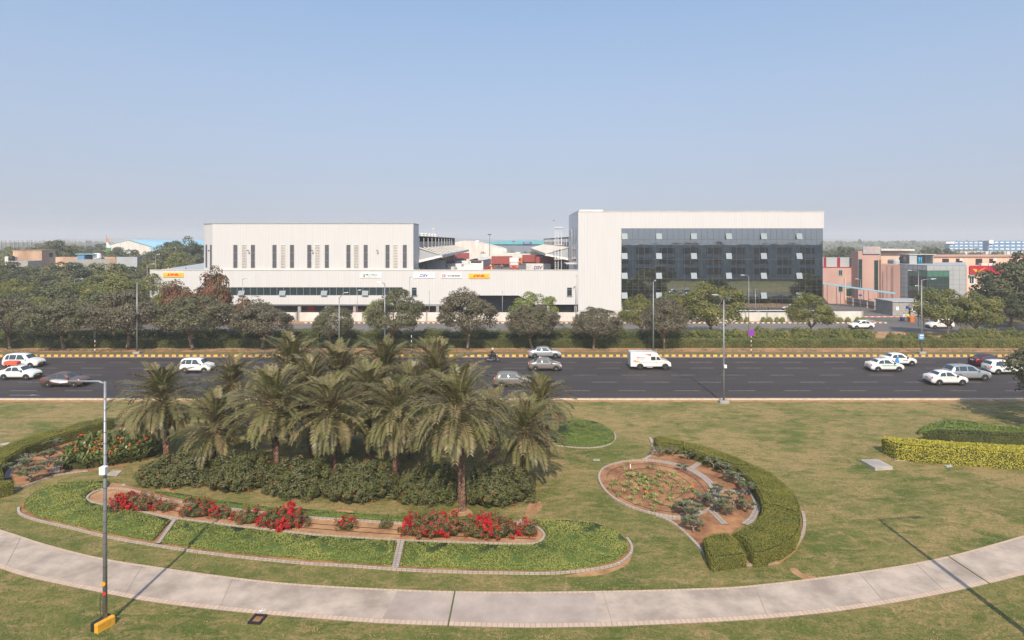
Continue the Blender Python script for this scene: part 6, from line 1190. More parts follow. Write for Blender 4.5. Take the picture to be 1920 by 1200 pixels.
for px in range(1798, 1960, 8): b.box(GX(px, Y), GX(px, Y) + .35, Y - .25, Y - .01, 0, zz(470.5, Y))
b.each('post', 'greyconc', o)
# elevated truss bridge far left
tb = empty('elevated_viaduct', (0, 0, 0), 0, 'hazy elevated viaduct on the horizon at far left', 'viaduct'); Y = 520.; b = MB(); b.box(GX(-60, Y), GX(161, Y), Y, Y + 8, zz(454.2, Y), zz(453, Y)); b.box(GX(-60, Y), GX(161, Y), Y, Y + 1, zz(451.4, Y), zz(450.6, Y)); b.build('deck', 'acp', tb); b = MB()
for px in list(range(-55, 80, 8)) + [100, 120, 140, 160]: b.box(GX(px, Y), GX(px + .9, Y), Y + .1, Y + .9, 0 if px % 16 else zz(454, Y), zz(451.4, Y))
b.each('post', 'greyconc', tb)

# made-up building out of view, added to darken the glass facade's reflection
M['dark_facade'] = mat('reflection_block_facade', (0.36, 0.40, 0.41), .7, var=.3, vscale=.3)
hb_ = empty('added_reflection_block', (40, -8, 0), 0, 'made-up building added behind the viewpoint to darken the glass reflection', 'building'); MB().box(-110, 110, -22, 0, 0, 14.0).build('wall', 'dark_facade', hb_)
for k in range(3):
    for j in range(22): MB().box(-104 + j * 9.6, -98 + j * 9.6, .0, .08, 1.8 + k * 4.2, 4.4 + k * 4.2).build('window', 'bandglass', hb_)
# ================================================================ VEHICLES
def paint(name, c, metal=0.0, rough=0.3):
    m = bpy.data.materials.new(name); m.use_nodes = True; b = m.node_tree.nodes['Principled BSDF']; b.inputs['Base Color'].default_value = (*c, 1); b.inputs['Metallic'].default_value = metal; b.inputs['Roughness'].default_value = rough
    b.inputs['Coat Weight'].default_value = 0.6; b.inputs['Coat Roughness'].default_value = 0.08; M[name] = m
paint('car_white', (.76, .75, .73)); paint('car_silver', (.42, .43, .45), .5); paint('car_grey', (.14, .13, .125), .5); paint('car_brown', (.13, .07, .05), .2); paint('car_greybrown', (.22, .195, .175), .3); paint('car_maroon', (.10, .012, .02), .3); paint('truck_red', (.40, .05, .03), 0, .5); paint('truck_orange', (.6, .14, .02), 0, .5); paint('container_red', (.30, .055, .04), 0, .7)
PROF = {  # x as fraction of length from the middle (rear -0.5 .. nose +0.5), z of the silhouette
 'sedan': ([(-.5, .62), (-.495, .90), (-.47, 1.02), (-.40, 1.06), (-.345, 1.10), (-.25, 1.36), (-.17, 1.46), (-.04, 1.50), (.05, 1.47), (.10, 1.40), (.235, 1.02), (.30, .98), (.42, .88), (.475, .76), (.495, .62), (.5, .48)], (-.33, .215), 1.0),
 'hatch': ([(-.5, .62), (-.495, .92), (-.48, 1.06), (-.44, 1.28), (-.40, 1.44), (-.30, 1.51), (-.06, 1.53), (.06, 1.48), (.12, 1.40), (.26, 1.04), (.32, .99), (.43, .88), (.48, .74), (.496, .6), (.5, .46)], (-.45, .235), 1.0),
 'tall': ([(-.5, .62), (-.498, .95), (-.485, 1.15), (-.46, 1.48), (-.42, 1.62), (-.30, 1.66), (0, 1.67), (.12, 1.60), (.16, 1.53), (.285, 1.10), (.34, 1.05), (.45, .93), (.485, .78), (.498, .6), (.5, .46)], (-.455, .26), 1.06),
 'muv': ([(-.5, .62), (-.498, .95), (-.485, 1.10), (-.455, 1.42), (-.41, 1.60), (-.28, 1.68), (.0, 1.68), (.08, 1.62), (.13, 1.53), (.27, 1.10), (.33, 1.04), (.44, .92), (.48, .78), (.496, .6), (.5, .46)], (-.46, .25), 1.04),
 'suv': ([(-.5, .66), (-.498, 1.0), (-.485, 1.14), (-.44, 1.40), (-.385, 1.60), (-.28, 1.67), (-.04, 1.68), (.06, 1.62), (.11, 1.53), (.25, 1.14), (.32, 1.08), (.43, .97), (.48, .84), (.496, .66), (.5, .5)], (-.45, .235), 1.08)}
def car(kind, L, W, hs, pm, loc, rz, label, name, cat='car', plate='yellow_plate', extra=(), wins=None, hub='rim', group=None, roofm=None):
    prof, (ca, cb), belt0 = PROF[kind]; o = empty(name, loc, rz, label, cat, group)
    px = [p[0] for p in prof]; pz = [p[1] * hs for p in prof]; belt = belt0 * hs * .96
    zt = lambda u: float(np.interp(u, px, pz))
    def sec(u):
        t = zt(u); b_ = min(belt, t - .03); e = max(0, abs(u) - .36) / .14; w = W / 2 * (1 - .17 * e ** 2.2); cab = max(0, t - belt); wt = w * .93 - cab * .30; z0 = .22 + .10 * max(0, (abs(u) - .44) / .06)
        wt = max(wt, w * .5)
        return [(0, z0), (w * .86, z0), (w * .96, z0 + .10), (w, .52 * hs), (w * .985, b_ - .13), (w * .945, b_), (wt, t - min(.07, (t - b_) * .5)), (wt * .82, t), (0, t + .025)]
    us = sorted(set([round(x, 4) for x in np.linspace(-.5, .5, 41)] + px)); b = MB(); n = 17; vs = []
    for u in us: s_ = sec(u); vs += [(u * L, -y, z) for y, z in s_] + [(u * L, y, z) for y, z in s_[-2:0:-1]]
    n = 16; fs = []
    for i in range(len(us) - 1):
        for k in range(n): fs.append((i * n + k, (i + 1) * n + k, (i + 1) * n + (k + 1) % n, i * n + (k + 1) % n))
    fs += [tuple(range(n)), tuple(range((len(us) - 1) * n + n - 1, (len(us) - 1) * n - 1, -1))]
    b.add(vs, fs); body = b.build('body', pm, o, True)
    def S(u, s, side):  # point on the section polyline, s in vertex index units
        q = sec(u); i = min(7, int(s)); f = s - i; return Vector((u * L, side * (q[i][0] * (1 - f) + q[i + 1][0] * f), q[i][1] * (1 - f) + q[i + 1][1] * f))
    def panel(nm, quad, side, m, off=.012, parent=None, nu=5, ns=3):
        """quad: (u, s) corners bl, br, tr, tl"""
        g_ = []; 
        for j in range(ns + 1):
            for i in range(nu + 1):
                a, c = i / nu, j / ns; u = (quad[0][0] * (1 - a) + quad[1][0] * a) * (1 - c) + (quad[3][0] * (1 - a) + quad[2][0] * a) * c; s = (quad[0][1] * (1 - a) + quad[1][1] * a) * (1 - c) + (quad[3][1] * (1 - a) + quad[2][1] * a) * c
                p = S(u, s, side); e = 1e-3; du = S(u + e, s, side) - S(u - e, s, side); ds = S(u, min(8, s + e), side) - S(u, s - e, side); nn = du.cross(ds); nn = nn.normalized() if nn.length > 1e-9 else Vector((0, side, 0)); nn = nn if nn.dot(p - Vector((p.x * .6, 0, .7))) > 0 else -nn; g_.append(p + nn * off)
        f_ = [(j * (nu + 1) + i, j * (nu + 1) + i + 1, (j + 1) * (nu + 1) + i + 1, (j + 1) * (nu + 1) + i) for j in range(ns) for i in range(nu)]
        q = MB(); q.add(g_, f_ if side < 0 else [x[::-1] for x in f_]); return q
    # side windows
    cuts = wins or ([(-.285, -.235, -.115), (-.095, -.095, .085)] if kind == 'sedan' else [(-.41, -.375, -.30), (-.285, -.285, -.105), (-.085, -.085, .10)] if kind in ('muv', 'suv', 'tall') else [(-.37, -.32, -.135), (-.115, -.115, .095)])
    for sd in (-1, 1):
        for i, (a0, a1, c) in enumerate(cuts):
            last = i == len(cuts) - 1; c1 = c if not last else c - .055; c0 = c if not last else c + .075
            panel('w', [(a0, 5.05), (c0, 5.05), (c1, 5.93), (a1, 5.93)], sd, 'carglass').build('side_window', 'carglass', o, True)
    # windscreen and rear window
    def two(nm, q, m, off=.012):
        w_ = panel(nm, q, -1, m, off); w2 = panel(nm, q, 1, m, off); w_.add(w2.v, w2.f); return w_.build(nm, m, o, True)
    fz_ = {'sedan': (.105, .222), 'hatch': (.125, .245), 'tall': (.165, .272), 'muv': (.135, .255), 'suv': (.115, .235)}[kind]; two('windscreen', [(fz_[1], 6.2), (fz_[0], 6.75), (fz_[0], 8), (fz_[1], 8)], 'carglass')
    rz_ = {'sedan': (-.335, -.25), 'hatch': (-.475, -.41), 'tall': (-.48, -.455), 'muv': (-.478, -.42), 'suv': (-.478, -.40)}[kind]; two('rear_window', [(rz_[0], 6.3), (rz_[1], 6.7), (rz_[1], 8), (rz_[0], 8)], 'carglass')
    # lights, seams, handles, mirrors, bumper trims, plates
    for sd in (-1, 1):
        panel('h', [(.425, 4.0), (.49, 3.5), (.485, 4.6), (.41, 5.0)], sd, '').build('headlight', 'clear_lens', o, True)
        panel('t', [(-.495, 3.6), (-.455, 4.0), (-.46, 5.2), (-.492, 5.2)] if kind in ('sedan', 'hatch') else [(-.497, 3.7), (-.475, 4.2), (-.475, 6.0 if kind != 'muv' else 5.4), (-.492, 6.0 if kind != 'muv' else 5.4)], sd, '').build('tail_light', 'red_lens', o, True)
        for u in (.155, -.105, -.275): panel('s', [(u, 2.4), (u + .004, 2.4), (u + .004, 5.0), (u, 5.0)], sd, '', .004, nu=1).build('door_seam', 'blackplastic', o)
        for u in (-.02, -.20): panel('d', [(u, 4.15), (u + .04, 4.15), (u + .04, 4.4), (u, 4.4)], sd, '', .02, nu=1, ns=1).build('door_handle', 'blackplastic' if pm == 'car_white' and kind == 'sedan' else pm, o)
        panel('k', [(-.24, 1.6), (.24, 1.6), (.24, 2.15), (-.24, 2.15)], sd, '', .006).build('sill_trim', 'blackplastic', o)
        wy = sec(.16)[5][0]; MB().bbox(.165 * L, .165 * L + .16, sd * (wy + .09) - .1, sd * (wy + .09) + .1, belt + .0, belt + .15, .03).build('mirror', pm if pm != 'car_white' or kind != 'sedan' else 'blackplastic', o)
        for ux in (.315, -.305):
            rw = .31 * (1.08 if kind in ('suv',) else 1); wx = ux * L; yo_ = sec(ux)[3][0]
            a_ = MB(); vs = [(wx, sd * (yo_ + .004), rw)] + [(wx + (rw + .075) * math.cos(t), sd * (yo_ + .004), rw + (rw + .075) * math.sin(t)) for t in np.linspace(-.45, math.pi + .45, 19)]
            vs = [(x, y, max(.17, z)) for x, y, z in vs]; a_.add(vs, [(0, i, i + 1) if sd < 0 else (0, i + 1, i) for i in range(1, 19)]); a_.build('wheel_arch', 'blackplastic', o)
            w_ = MB(); w_.lathe([(rw - .10, 0), (rw - .03, -.0), (rw, .03), (rw, .17), (rw - .03, .20), (rw - .1, .20)], n=22); w_.v = [(x, sd * (yo_ - .19 + z), y) for x, y, z in w_.v]; w_.v = [(x + wx, y, z + rw) for x, y, z in w_.v]; wo_ = w_.build('wheel', 'tyre', o, True)
            r_ = MB(); rr = rw - .105; r_.cyl((wx, sd * (yo_ - .02), rw), (wx, sd * (yo_ + .008), rw), rr, rr * .96, 20)
            for k in range(7): t = k * 2 * math.pi / 7 + ux; r_.cyl((wx + rr * .62 * math.cos(t), sd * (yo_ + .0), rw + rr * .62 * math.sin(t)), (wx + rr * .62 * math.cos(t), sd * (yo_ + .013), rw + rr * .62 * math.sin(t)), rr * .17, rr * .17, 6, mi=1)
            r_.cyl((wx, sd * (yo_), rw), (wx, sd * (yo_ + .02), rw), rr * .25, rr * .2, 8); r_.build('rim', [hub, 'blackplastic'], wo_)
    zg = .46; MB().bbox(L * .492, L * .5 + .015, -W * .24, W * .24, zg * hs, zg * hs + .17, .02).build('grille', 'blackplastic', o); MB().bbox(L * .5, L * .5 + .03, -.22, .22, .40, .51, .005).build('number_plate', plate, o); MB().bbox(-L * .5 - .03, -L * .5 + .01, -.22, .22, .72 * hs, .84 * hs, .005).build('number_plate', plate, o)
    MB().box(-L * .497, L * .497, -W * .33, W * .33, .14, .225).build('underbody', 'blackplastic', o); MB().bbox(-L * .5 - .02, -L * .48, -W * .4, W * .4, .30, .42, .03).build('bumper_trim', 'blackplastic', o)
    if roofm: two('roof_panel', [(-.38, 6.9), (.10, 6.9), (.10, 8), (-.38, 8)], roofm, .006)
    def stripe(u0, u1, s0, s1, m, nm='stripe'):
        for sd in (-1, 1): panel('x', [(u0, s0), (u1, s0), (u1, s1), (u0, s1)], sd, '', .007).build(nm, m, o)
    for e in extra:
        if e[0] == 'stripe': stripe(*e[1:])
        if e[0] == 'rack':
            zr = zt(0) + .02; r_ = MB(); 
            for u in (-.16, -.02): r_.tube([(u * L, -.52, zr - .03), (u * L, -.5, zr + .09), (u * L, .5, zr + .09), (u * L, .52, zr - .03)], .02, 5)
            for y in (-.42, -.14, .14, .42): r_.tube([(-.20 * L, y, zr + .1), (.02 * L, y, zr + .1)], .015, 5)
            r_.build('roof_rack', 'steel', o)
    return o
def vloc(pxc, py_contact, W):   # near wheels touch the road at py_contact; heading along x
    Y = F * H / (py_contact - HY); return (GX(pxc, Y), Y + W / 2, .01)
M['orange_stripe'] = mat('orange_stripe', (.85, .4, .05), .5); M['green_stripe'] = mat('green_stripe', (.03, .28, .10), .5); M['blue_decal'] = mat('blue_decal', (.05, .25, .55), .5); M['luggage'] = mat('orange_luggage', (.72, .10, .05), .7); M['decal_red'] = mat('red_decal', (.6, .04, .03), .5)
car('muv', 4.40, 1.70, 1.0, 'car_white', vloc(35, 690.5, 1.7), 0, 'white people carrier in the far lane at the left edge', 'parked_car' if False else 'people_carrier')
cw_ = car('sedan', 4.0, 1.66, 1.0, 'car_white', vloc(27, 713, 1.66), 0, 'white sedan with an orange bundle on its roof', 'sedan', extra=(('stripe', -.3, .17, 4.85, 4.97, 'orange_stripe'), ('rack',)))
x, y, z = vloc(27, 713, 1.66); X_, Y_ = GX(25, y), y; b = MB(); b.bbox(-.75, .75, -.42, .38, 0, .36, .10); tag(b.build('luggage_bundle', 'luggage', smooth=False, loc=(X_ - .1, Y_, 1.63)), 'orange-red cloth bundle strapped on the white sedan roof', 'luggage')
car('sedan', 4.49, 1.73, .99, 'car_brown', vloc(113, 727, 1.73), 0, 'dark brown sedan behind the street lamp arm', 'sedan', plate='white_plate', hub='rim')
car('tall', 3.65, 1.62, .99, 'car_white', vloc(364, 700, 1.62), 0, 'white tall hatchback above the leftmost palm', 'hatchback')
car('sedan', 4.40, 1.70, .98, 'car_silver', vloc(1022, 672.5, 1.7), 0, 'silver sedan in the far lane beside the kerb', 'sedan', plate='white_plate')
car('sedan', 3.99, 1.73, 1.0, 'car_greybrown', vloc(1023, 696.5, 1.7), 0, 'grey compact sedan directly below the silver one', 'sedan', plate='white_plate')
car('hatch', 3.99, 1.74, 1.0, 'car_greybrown', vloc(962, 727, 1.7), 0, 'grey-brown hatchback partly behind a palm frond', 'hatchback', plate='white_plate')
car('sedan', 4.0, 1.66, 1.0, 'car_white', vloc(1666, 698, 1.66), 0, 'white taxi with a green side stripe and roof rack', 'taxi', extra=(('stripe', -.18, .26, 3.6, 3.9, 'green_stripe'), ('stripe', -.28, .14, 4.88, 4.97, 'orange_stripe'), ('rack',)))
t_ = car('sedan', 4.0, 1.66, 1.0, 'car_white', vloc(1691, 686.5, 1.66), 0, 'white taxi with a round blue decal on its rear door', 'taxi', extra=())
b = MB(); b.lathe([(.26, 0), (.26, .012)], n=16); b.v = [(x - .62, -.835 - z, y + .62) for x, y, z in b.v]; b.cyl((-.55, -.835, .95), (-.55, -.85, .95), .17, n=12); b.box(-.72, -.35, -.849, -.838, .40, .62); b.build('round_decal', 'blue_decal', t_); MB().box(.15, .75, -.845, -.83, .66, .72).build('lettering_strip', 'sign_blue', t_)
car('sedan', 4.0, 1.73, 1.0, 'car_white', vloc(1783, 723.5, 1.7), 0, 'white sedan with broken orange side stripe, nearest on the right', 'sedan', extra=(('stripe', -.16, -.06, 3.9, 4.1, 'orange_stripe'), ('stripe', -.02, .14, 3.9, 4.1, 'orange_stripe')))
car('suv', 4.53, 1.82, 1.0, 'car_silver', vloc(1823, 714.5, 1.8), 0, 'silver sport utility car with tall red tail lights', 'suv', plate='white_plate')
car('sedan', 3.99, 1.68, 1.0, 'car_maroon', vloc(1862, 688.5, 1.68), 0, 'maroon sedan in the far lane at the right', 'sedan', plate='white_plate')
car('hatch', 4.2, 1.78, 1.04, 'car_white', vloc(1893, 703, 1.78), 0, 'white hatchback behind the twig at the right edge', 'hatchback')
x, y, z = vloc(1620, 617.5, 1.66); car('sedan', 4.0, 1.66, 1.0, 'car_white', (x, y, .03), math.pi, 'white sedan driving left on the service road', 'sedan')
x, y, z = vloc(1768, 617, 1.7); car('muv', 4.4, 1.7, 1.0, 'car_white', (x, y, .03), math.pi, 'white people carrier mostly hidden by the broad olive tree', 'people_carrier')
# ---- ambulance-like white box van
x, y, z = vloc(1221, 694, 1.75); vo = empty('box_van', (x, y, .01), 0, 'white high-roofed box van with red wedge stripes', 'van'); Lv = 4.9; W2 = .85
def vbox(prof, w0, nm, m, par, taper=.06): 
    b = MB(); n = len(prof); vs = [(px_, -w0 * (1 - taper * max(0, pz_ - 1.2)), pz_) for px_, pz_ in prof] + [(px_, w0 * (1 - taper * max(0, pz_ - 1.2)), pz_) for px_, pz_ in prof]; a = sum(prof[i][0] * prof[(i + 1) % n][1] - prof[(i + 1) % n][0] * prof[i][1] for i in range(n)); fs = [tuple(range(n)), tuple(range(2 * n - 1, n - 1, -1))] + [(i, n + i, n + (i + 1) % n, (i + 1) % n) for i in range(n)]
    if a < 0: fs = [f[::-1] for f in fs]
    b.add(vs, fs); return b.build(nm, m, par)
vbox([(-2.45, .42), (-2.45, 2.05), (-2.38, 2.12), (.35, 2.12), (.75, 2.0), (1.10, 1.45), (1.22, 1.22), (2.1, 1.05), (2.36, .88), (2.42, .45), (2.05, .45), (1.95, .72), (1.45, .72), (1.35, .45), (-.95, .42), (-1.05, .66), (-1.6, .66), (-1.7, .42)], W2, 'body', 'car_white', vo)
for sd in (-1, 1):
    ys = sd * (W2 + .006)
    MB().box(-.02, .52, min(ys, ys + sd * .012), max(ys, ys + sd * .012), 1.18, 1.60).build('side_window', 'carglass', vo)
    b = MB(); b.xprism([(.66, 1.20), (1.16, 1.20), (.93, 1.56), (.68, 1.58)], min(ys, ys + sd * .012) - .01 * sd, max(ys, ys + sd * .012) - .01 * sd); b.build('cab_window', 'carglass', vo)
    b = MB(); b.xprism([(-.75, 1.88), (.0, 1.90), (.0, 1.72)], min(ys, ys + sd * .01), max(ys, ys + sd * .01)); b.build('red_wedge', 'decal_red', vo); b = MB(); b.xprism([(-2.0, 1.02), (-2.0, 1.16), (-1.3, 1.02)], min(ys, ys + sd * .01), max(ys, ys + sd * .01)); b.build('red_wedge', 'decal_red', vo)
    MB().box(-2.18, -2.0, min(ys, ys + sd * .01), max(ys, ys + sd * .01), 1.02, 1.16).build('orange_block', 'orange_stripe', vo); MB().box(-2.0, 1.9, min(ys, ys + sd * .01), max(ys, ys + sd * .01), .90, .94).build('side_stripe', 'orange_stripe', vo); MB().box(.62, .635, min(ys, ys + sd * .008), max(ys, ys + sd * .008), .5, 1.65).build('door_seam', 'blackplastic', vo)
    for wx in (-1.32, 1.70):
        w_ = MB(); w_.lathe([(.22, 0), (.31, 0), (.35, .03), (.35, .18), (.31, .21), (.22, .21)], n=22); w_.v = [(x_ + wx, sd * (W2 - .2 + z_), y_ + .35) for x_, y_, z_ in w_.v]; wo_ = w_.build('wheel', 'tyre', vo, True)
        MB().cyl((wx, sd * (W2 - .05), .35), (wx, sd * (W2 - .01), .35), .215, .2, 16).cyl((wx, sd * (W2 - .01), .35), (wx, sd * (W2 + .02), .35), .08, .07, 8).build('rim', 'darksteel', wo_)
        MB().add([(wx + .43 * math.cos(t), ys, .36 + .43 * math.sin(t)) for t in np.linspace(0, math.pi, 12)], [tuple(range(12)) if sd < 0 else tuple(range(11, -1, -1))]).build('wheel_arch', 'blackplastic', vo)
b = MB(); b.add([(.80, -.70, 1.93), (.80, .70, 1.93), (1.17, .74, 1.31), (1.17, -.74, 1.31)], [(0, 3, 2, 1)]); b.v = [(x_ + .02, y_, z_ + .02) for x_, y_, z_ in b.v]; b.build('windscreen', 'carglass', vo)
MB().box(-2.0, 2.0, -.5, .5, .25, .43).build('underbody', 'blackplastic', vo); MB().bbox(-.5, .2, -W2 - .06, -W2 + .02, .31, .35, .01).build('side_step', 'offwhite', vo)
MB().box(-2.465, -2.45, -.75, .75, .6, 1.95).build('rear_door', 'offwhite', vo); MB().bbox(2.38, 2.5, -.8, .8, .38, .55, .03).build('bumper', 'darksteel', vo)
for sd in (-1, 1): MB().bbox(-2.48, -2.45, sd * .7 - .08, sd * .7 + .08, .6, .78, .01).build('tail_light', 'red_lens', vo); MB().bbox(2.36, 2.42, sd * .6 - .1, sd * .6 + .1, .66, .86, .02).build('headlight', 'clear_lens', vo)
b = MB(); b.box(-1.72, -1.52, -W2 - .014, -W2 - .006, 1.27, 1.60); b.build('red_frame', 'decal_red', vo); MB().box(-1.69, -1.55, -W2 - .02, -W2 - .015, 1.30, 1.50).build('frame_fill', 'car_white', vo); text_mesh('Stanplus', .75, .22, 'car_grey', (-1.08, -W2 - .02, 1.47), TR, vo, 0, .01) if False else text_mesh('Bumper.ai', .80, .20, 'car_grey', (-1.08, -W2 - .02, 1.48), TR, vo)
MB().box(-1.45, -.68, -W2 - .015, -W2 - .008, 1.30, 1.315).build('small_line', 'car_grey', vo)
# ---------------------------------------------------------------- people
M['skin'] = mat('skin', (.22, .11, .07), .6); M['hair'] = mat('black_hair', (.012, .01, .01), .6)
def person(loc, rz, pose, shirt, trousers, label, parent=None, sc=1.0, hatm=None, group=None, shoe='black', name='person'):
    """pose: dict joint -> position; one skinned surface, coloured by body zone"""
    J = dict(pelvis=(0, 0, .94), waist=(0, 0, 1.08), chest=(0, 0, 1.30), neck=(0, 0, 1.46), headb=(0, .0, 1.55), head=(.01, 0, 1.66), top=(0, 0, 1.74), shL=(0, .17, 1.40), elL=(-.02, .24, 1.13), wrL=(.05, .25, .88), haL=(.07, .25, .79), shR=(0, -.17, 1.40), elR=(-.02, -.24, 1.13), wrR=(.05, -.25, .88), haR=(.07, -.25, .79), hiL=(0, .09, .90), knL=(.02, .10, .50), anL=(0, .10, .09), toL=(.16, .11, .035), hiR=(0, -.09, .90), knR=(.02, -.10, .50), anR=(0, -.10, .09), toR=(.16, -.11, .035))
    J.update(pose); RAD = dict(pelvis=.15, waist=.13, chest=.155, neck=.06, headb=.085, head=.105, top=.07, shL=.07, elL=.046, wrL=.032, haL=.038, shR=.07, elR=.046, wrR=.032, haR=.038, hiL=.095, knL=.062, anL=.042, toL=.036, hiR=.095, knR=.062, anR=.042, toR=.036)
    names = list(J); E = [('pelvis', 'waist'), ('waist', 'chest'), ('chest', 'neck'), ('neck', 'headb'), ('headb', 'head'), ('head', 'top'), ('chest', 'shL'), ('shL', 'elL'), ('elL', 'wrL'), ('wrL', 'haL'), ('chest', 'shR'), ('shR', 'elR'), ('elR', 'wrR'), ('wrR', 'haR'), ('pelvis', 'hiL'), ('hiL', 'knL'), ('knL', 'anL'), ('anL', 'toL'), ('pelvis', 'hiR'), ('hiR', 'knR'), ('knR', 'anR'), ('anR', 'toR')]
    V = [J[n] for n in names]; ed = [(names.index(a), names.index(c)) for a, c in E]; rad = [RAD[n] for n in names]
    for s_ in ('L', 'R'):   # fingers: short chains from the hand
        h = Vector(J['ha' + s_]); d = (h - Vector(J['wr' + s_])).normalized(); sd = d.cross(Vector((1, 0, 0))); sd = sd.normalized() if sd.length > .1 else Vector((0, 1, 0)); hi = names.index('ha' + s_)
        for k, (off, ln) in enumerate(((-.03, .07), (-.01, .085), (.01, .08), (.03, .065))): V.append(tuple(h + sd * off + d * ln)); ed.append((hi, len(V) - 1)); rad.append(.009)
        V.append(tuple(h + sd * -.05 + d * .02)); ed.append((hi, len(V) - 1)); rad.append(.010)
    me = bpy.data.meshes.new('sk'); me.from_pydata(V, ed, []); ob = bpy.data.objects.new('sk', me); COL.objects.link(ob); md = ob.modifiers.new('s', 'SKIN'); su = ob.modifiers.new('u', 'SUBSURF'); su.levels = 1
    for i, rr in enumerate(rad): me.skin_vertices[0].data[i].radius = (rr, rr * (1 if i not in (0, 1, 2) else 1.15))
    me.skin_vertices[0].data[0].use_root = True
    dg = bpy.context.evaluated_depsgraph_get(); m2 = bpy.data.meshes.new_from_object(ob.evaluated_get(dg)); bpy.data.objects.remove(ob); bpy.data.meshes.remove(me)
    for m_ in ('skin', shirt, trousers, shoe, 'hair'): m2.materials.append(M[m_])
    P = {k: Vector(J[k]) for k in J}
    def dseg(p, a, c): 
        a, c = P[a], P[c]; t = max(0, min(1, (p - a).dot(c - a) / max(1e-9, (c - a).length_squared))); return (p - (a + (c - a) * t)).length
    zone = {('pelvis', 'waist'): 2, ('waist', 'chest'): 1, ('chest', 'neck'): 1, ('headb', 'head'): 0, ('head', 'top'): 4, ('neck', 'headb'): 0, ('chest', 'shL'): 1, ('shL', 'elL'): 1, ('elL', 'wrL'): 1, ('wrL', 'haL'): 0, ('chest', 'shR'): 1, ('shR', 'elR'): 1, ('elR', 'wrR'): 1, ('wrR', 'haR'): 0, ('pelvis', 'hiL'): 2, ('hiL', 'knL'): 2, ('knL', 'anL'): 2, ('anL', 'toL'): 3, ('pelvis', 'hiR'): 2, ('hiR', 'knR'): 2, ('knR', 'anR'): 2, ('anR', 'toR'): 3}
    for pl in m2.polygons: c = Vector(pl.center); pl.material_index = min(((dseg(c, *k), v) for k, v in zone.items()))[1]; pl.use_smooth = True
    if parent is None:
        o = link(name, m2, None, loc); o.rotation_euler = (0, 0, rz); o.scale = (sc,) * 3; tag(o, label, 'person', group)
    else: o = link(name, m2, parent)
    return o
M['black_cloth'] = mat('black_cloth', (.02, .02, .024), .8); M['white_cloth'] = mat('white_cloth', (.6, .58, .55), .8); M['hivis'] = mat('high_visibility_yellow', (.55, .62, .08), .7); M['hivis_orange'] = mat('high_visibility_orange', (.8, .15, .03), .7); M['navy'] = mat('navy_trousers', (.03, .035, .06), .8)
# motorcycle and rider
x, y, z = vloc(924, 679.5, .6); mo = empty('motorcycle', (x, y, .01), 0, 'black commuter motorcycle in the far lane left of the silver sedan', 'motorcycle')
for wx in (-.64, .66):
    w_ = MB(); m_ = 28
    vs = []; 
    for i in range(m_):
        t = 2 * math.pi * i / m_
        for k in range(8): a = 2 * math.pi * k / 8; rr = .26 + .05 * math.cos(a); vs.append((wx + rr * math.cos(t), .05 * math.sin(a), .31 + rr * math.sin(t)))
    w_.add(vs, [(i * 8 + k, ((i + 1) % m_) * 8 + k, ((i + 1) % m_) * 8 + (k + 1) % 8, i * 8 + (k + 1) % 8) for i in range(m_) for k in range(8)]); wo_ = w_.build('wheel', 'tyre', mo, True)
    s_ = MB()
    for k in range(8): t = k * math.pi / 4; s_.cyl((wx, 0, .31), (wx + .22 * math.cos(t), 0, .31 + .22 * math.sin(t)), .012, n=4)
    s_.cyl((wx, -.06, .31), (wx, .06, .31), .06, n=8); s_.build('rim', 'steel', wo_)
MB().tube([(.66, -.07, .31), (.48, -.07, .80), (.42, -.06, .98)], .025, 6).tube([(.66, .07, .31), (.48, .07, .80), (.42, .06, .98)], .025, 6).build('fork', 'steel', mo)
MB().tube([(.40, 0, .78), (.25, 0, .86), (-.05, 0, .80)], [.10, .15, .11], 8).build('fuel_tank', 'black', mo, True); MB().tube([(0, 0, .80), (-.35, 0, .82), (-.72, 0, .86)], [.10, .12, .07], 8).build('seat', 'black_cloth', mo, True)
MB().bbox(-.15, .28, -.13, .13, .28, .62, .05).build('engine', 'darksteel', mo); MB().tube([(.2, -.16, .30), (-.25, -.17, .26), (-.75, -.17, .34)], [.03, .045, .055], 8).build('exhaust', 'steel', mo, True); MB().tube([(.40, -.33, 1.0), (.42, -.15, 1.03), (.42, .15, 1.03), (.40, .33, 1.0)], .018, 6).build('handlebar', 'darksteel', mo)
MB().lathe([(.02, -.06), (.09, -.02), (.09, .05), (.03, .07)], (.52, 0, .90), 10).build('headlight', 'clear_lens', mo, True); MB().bbox(-.82, -.72, -.06, .06, .70, .78, .01).build('tail_light', 'red_lens', mo); MB().tube([(.40, 0, .7), (.66, 0, .64), (.86, 0, .52)], .035, 6).build('mudguard', 'black', mo, True); MB().bbox(-.5, .45, -.03, .03, .30, .75, .02).build('frame', 'black', mo)
rd = empty('person', (x - .2, y, .01), 0, 'motorcycle rider in black clothes with a pale helmet', 'person')
person(None, 0, dict(pelvis=(-.02, 0, .98), waist=(.0, 0, 1.10), chest=(.09, 0, 1.32), neck=(.14, 0, 1.46), headb=(.16, 0, 1.54), head=(.18, 0, 1.64), top=(.17, 0, 1.72), shL=(.10, .18, 1.40), elL=(.28, .27, 1.16), wrL=(.52, .29, 1.06), haL=(.60, .29, 1.04), shR=(.10, -.18, 1.40), elR=(.28, -.27, 1.16), wrR=(.52, -.29, 1.06), haR=(.60, -.29, 1.04), hiL=(.02, .10, .95), knL=(.40, .18, .76), anL=(.22, .18, .38), toL=(.36, .19, .32), hiR=(.02, -.10, .95), knR=(.40, -.18, .76), anR=(.22, -.18, .38), toR=(.36, -.19, .32)), 'black_cloth', 'black_cloth', None, rd, name='body')
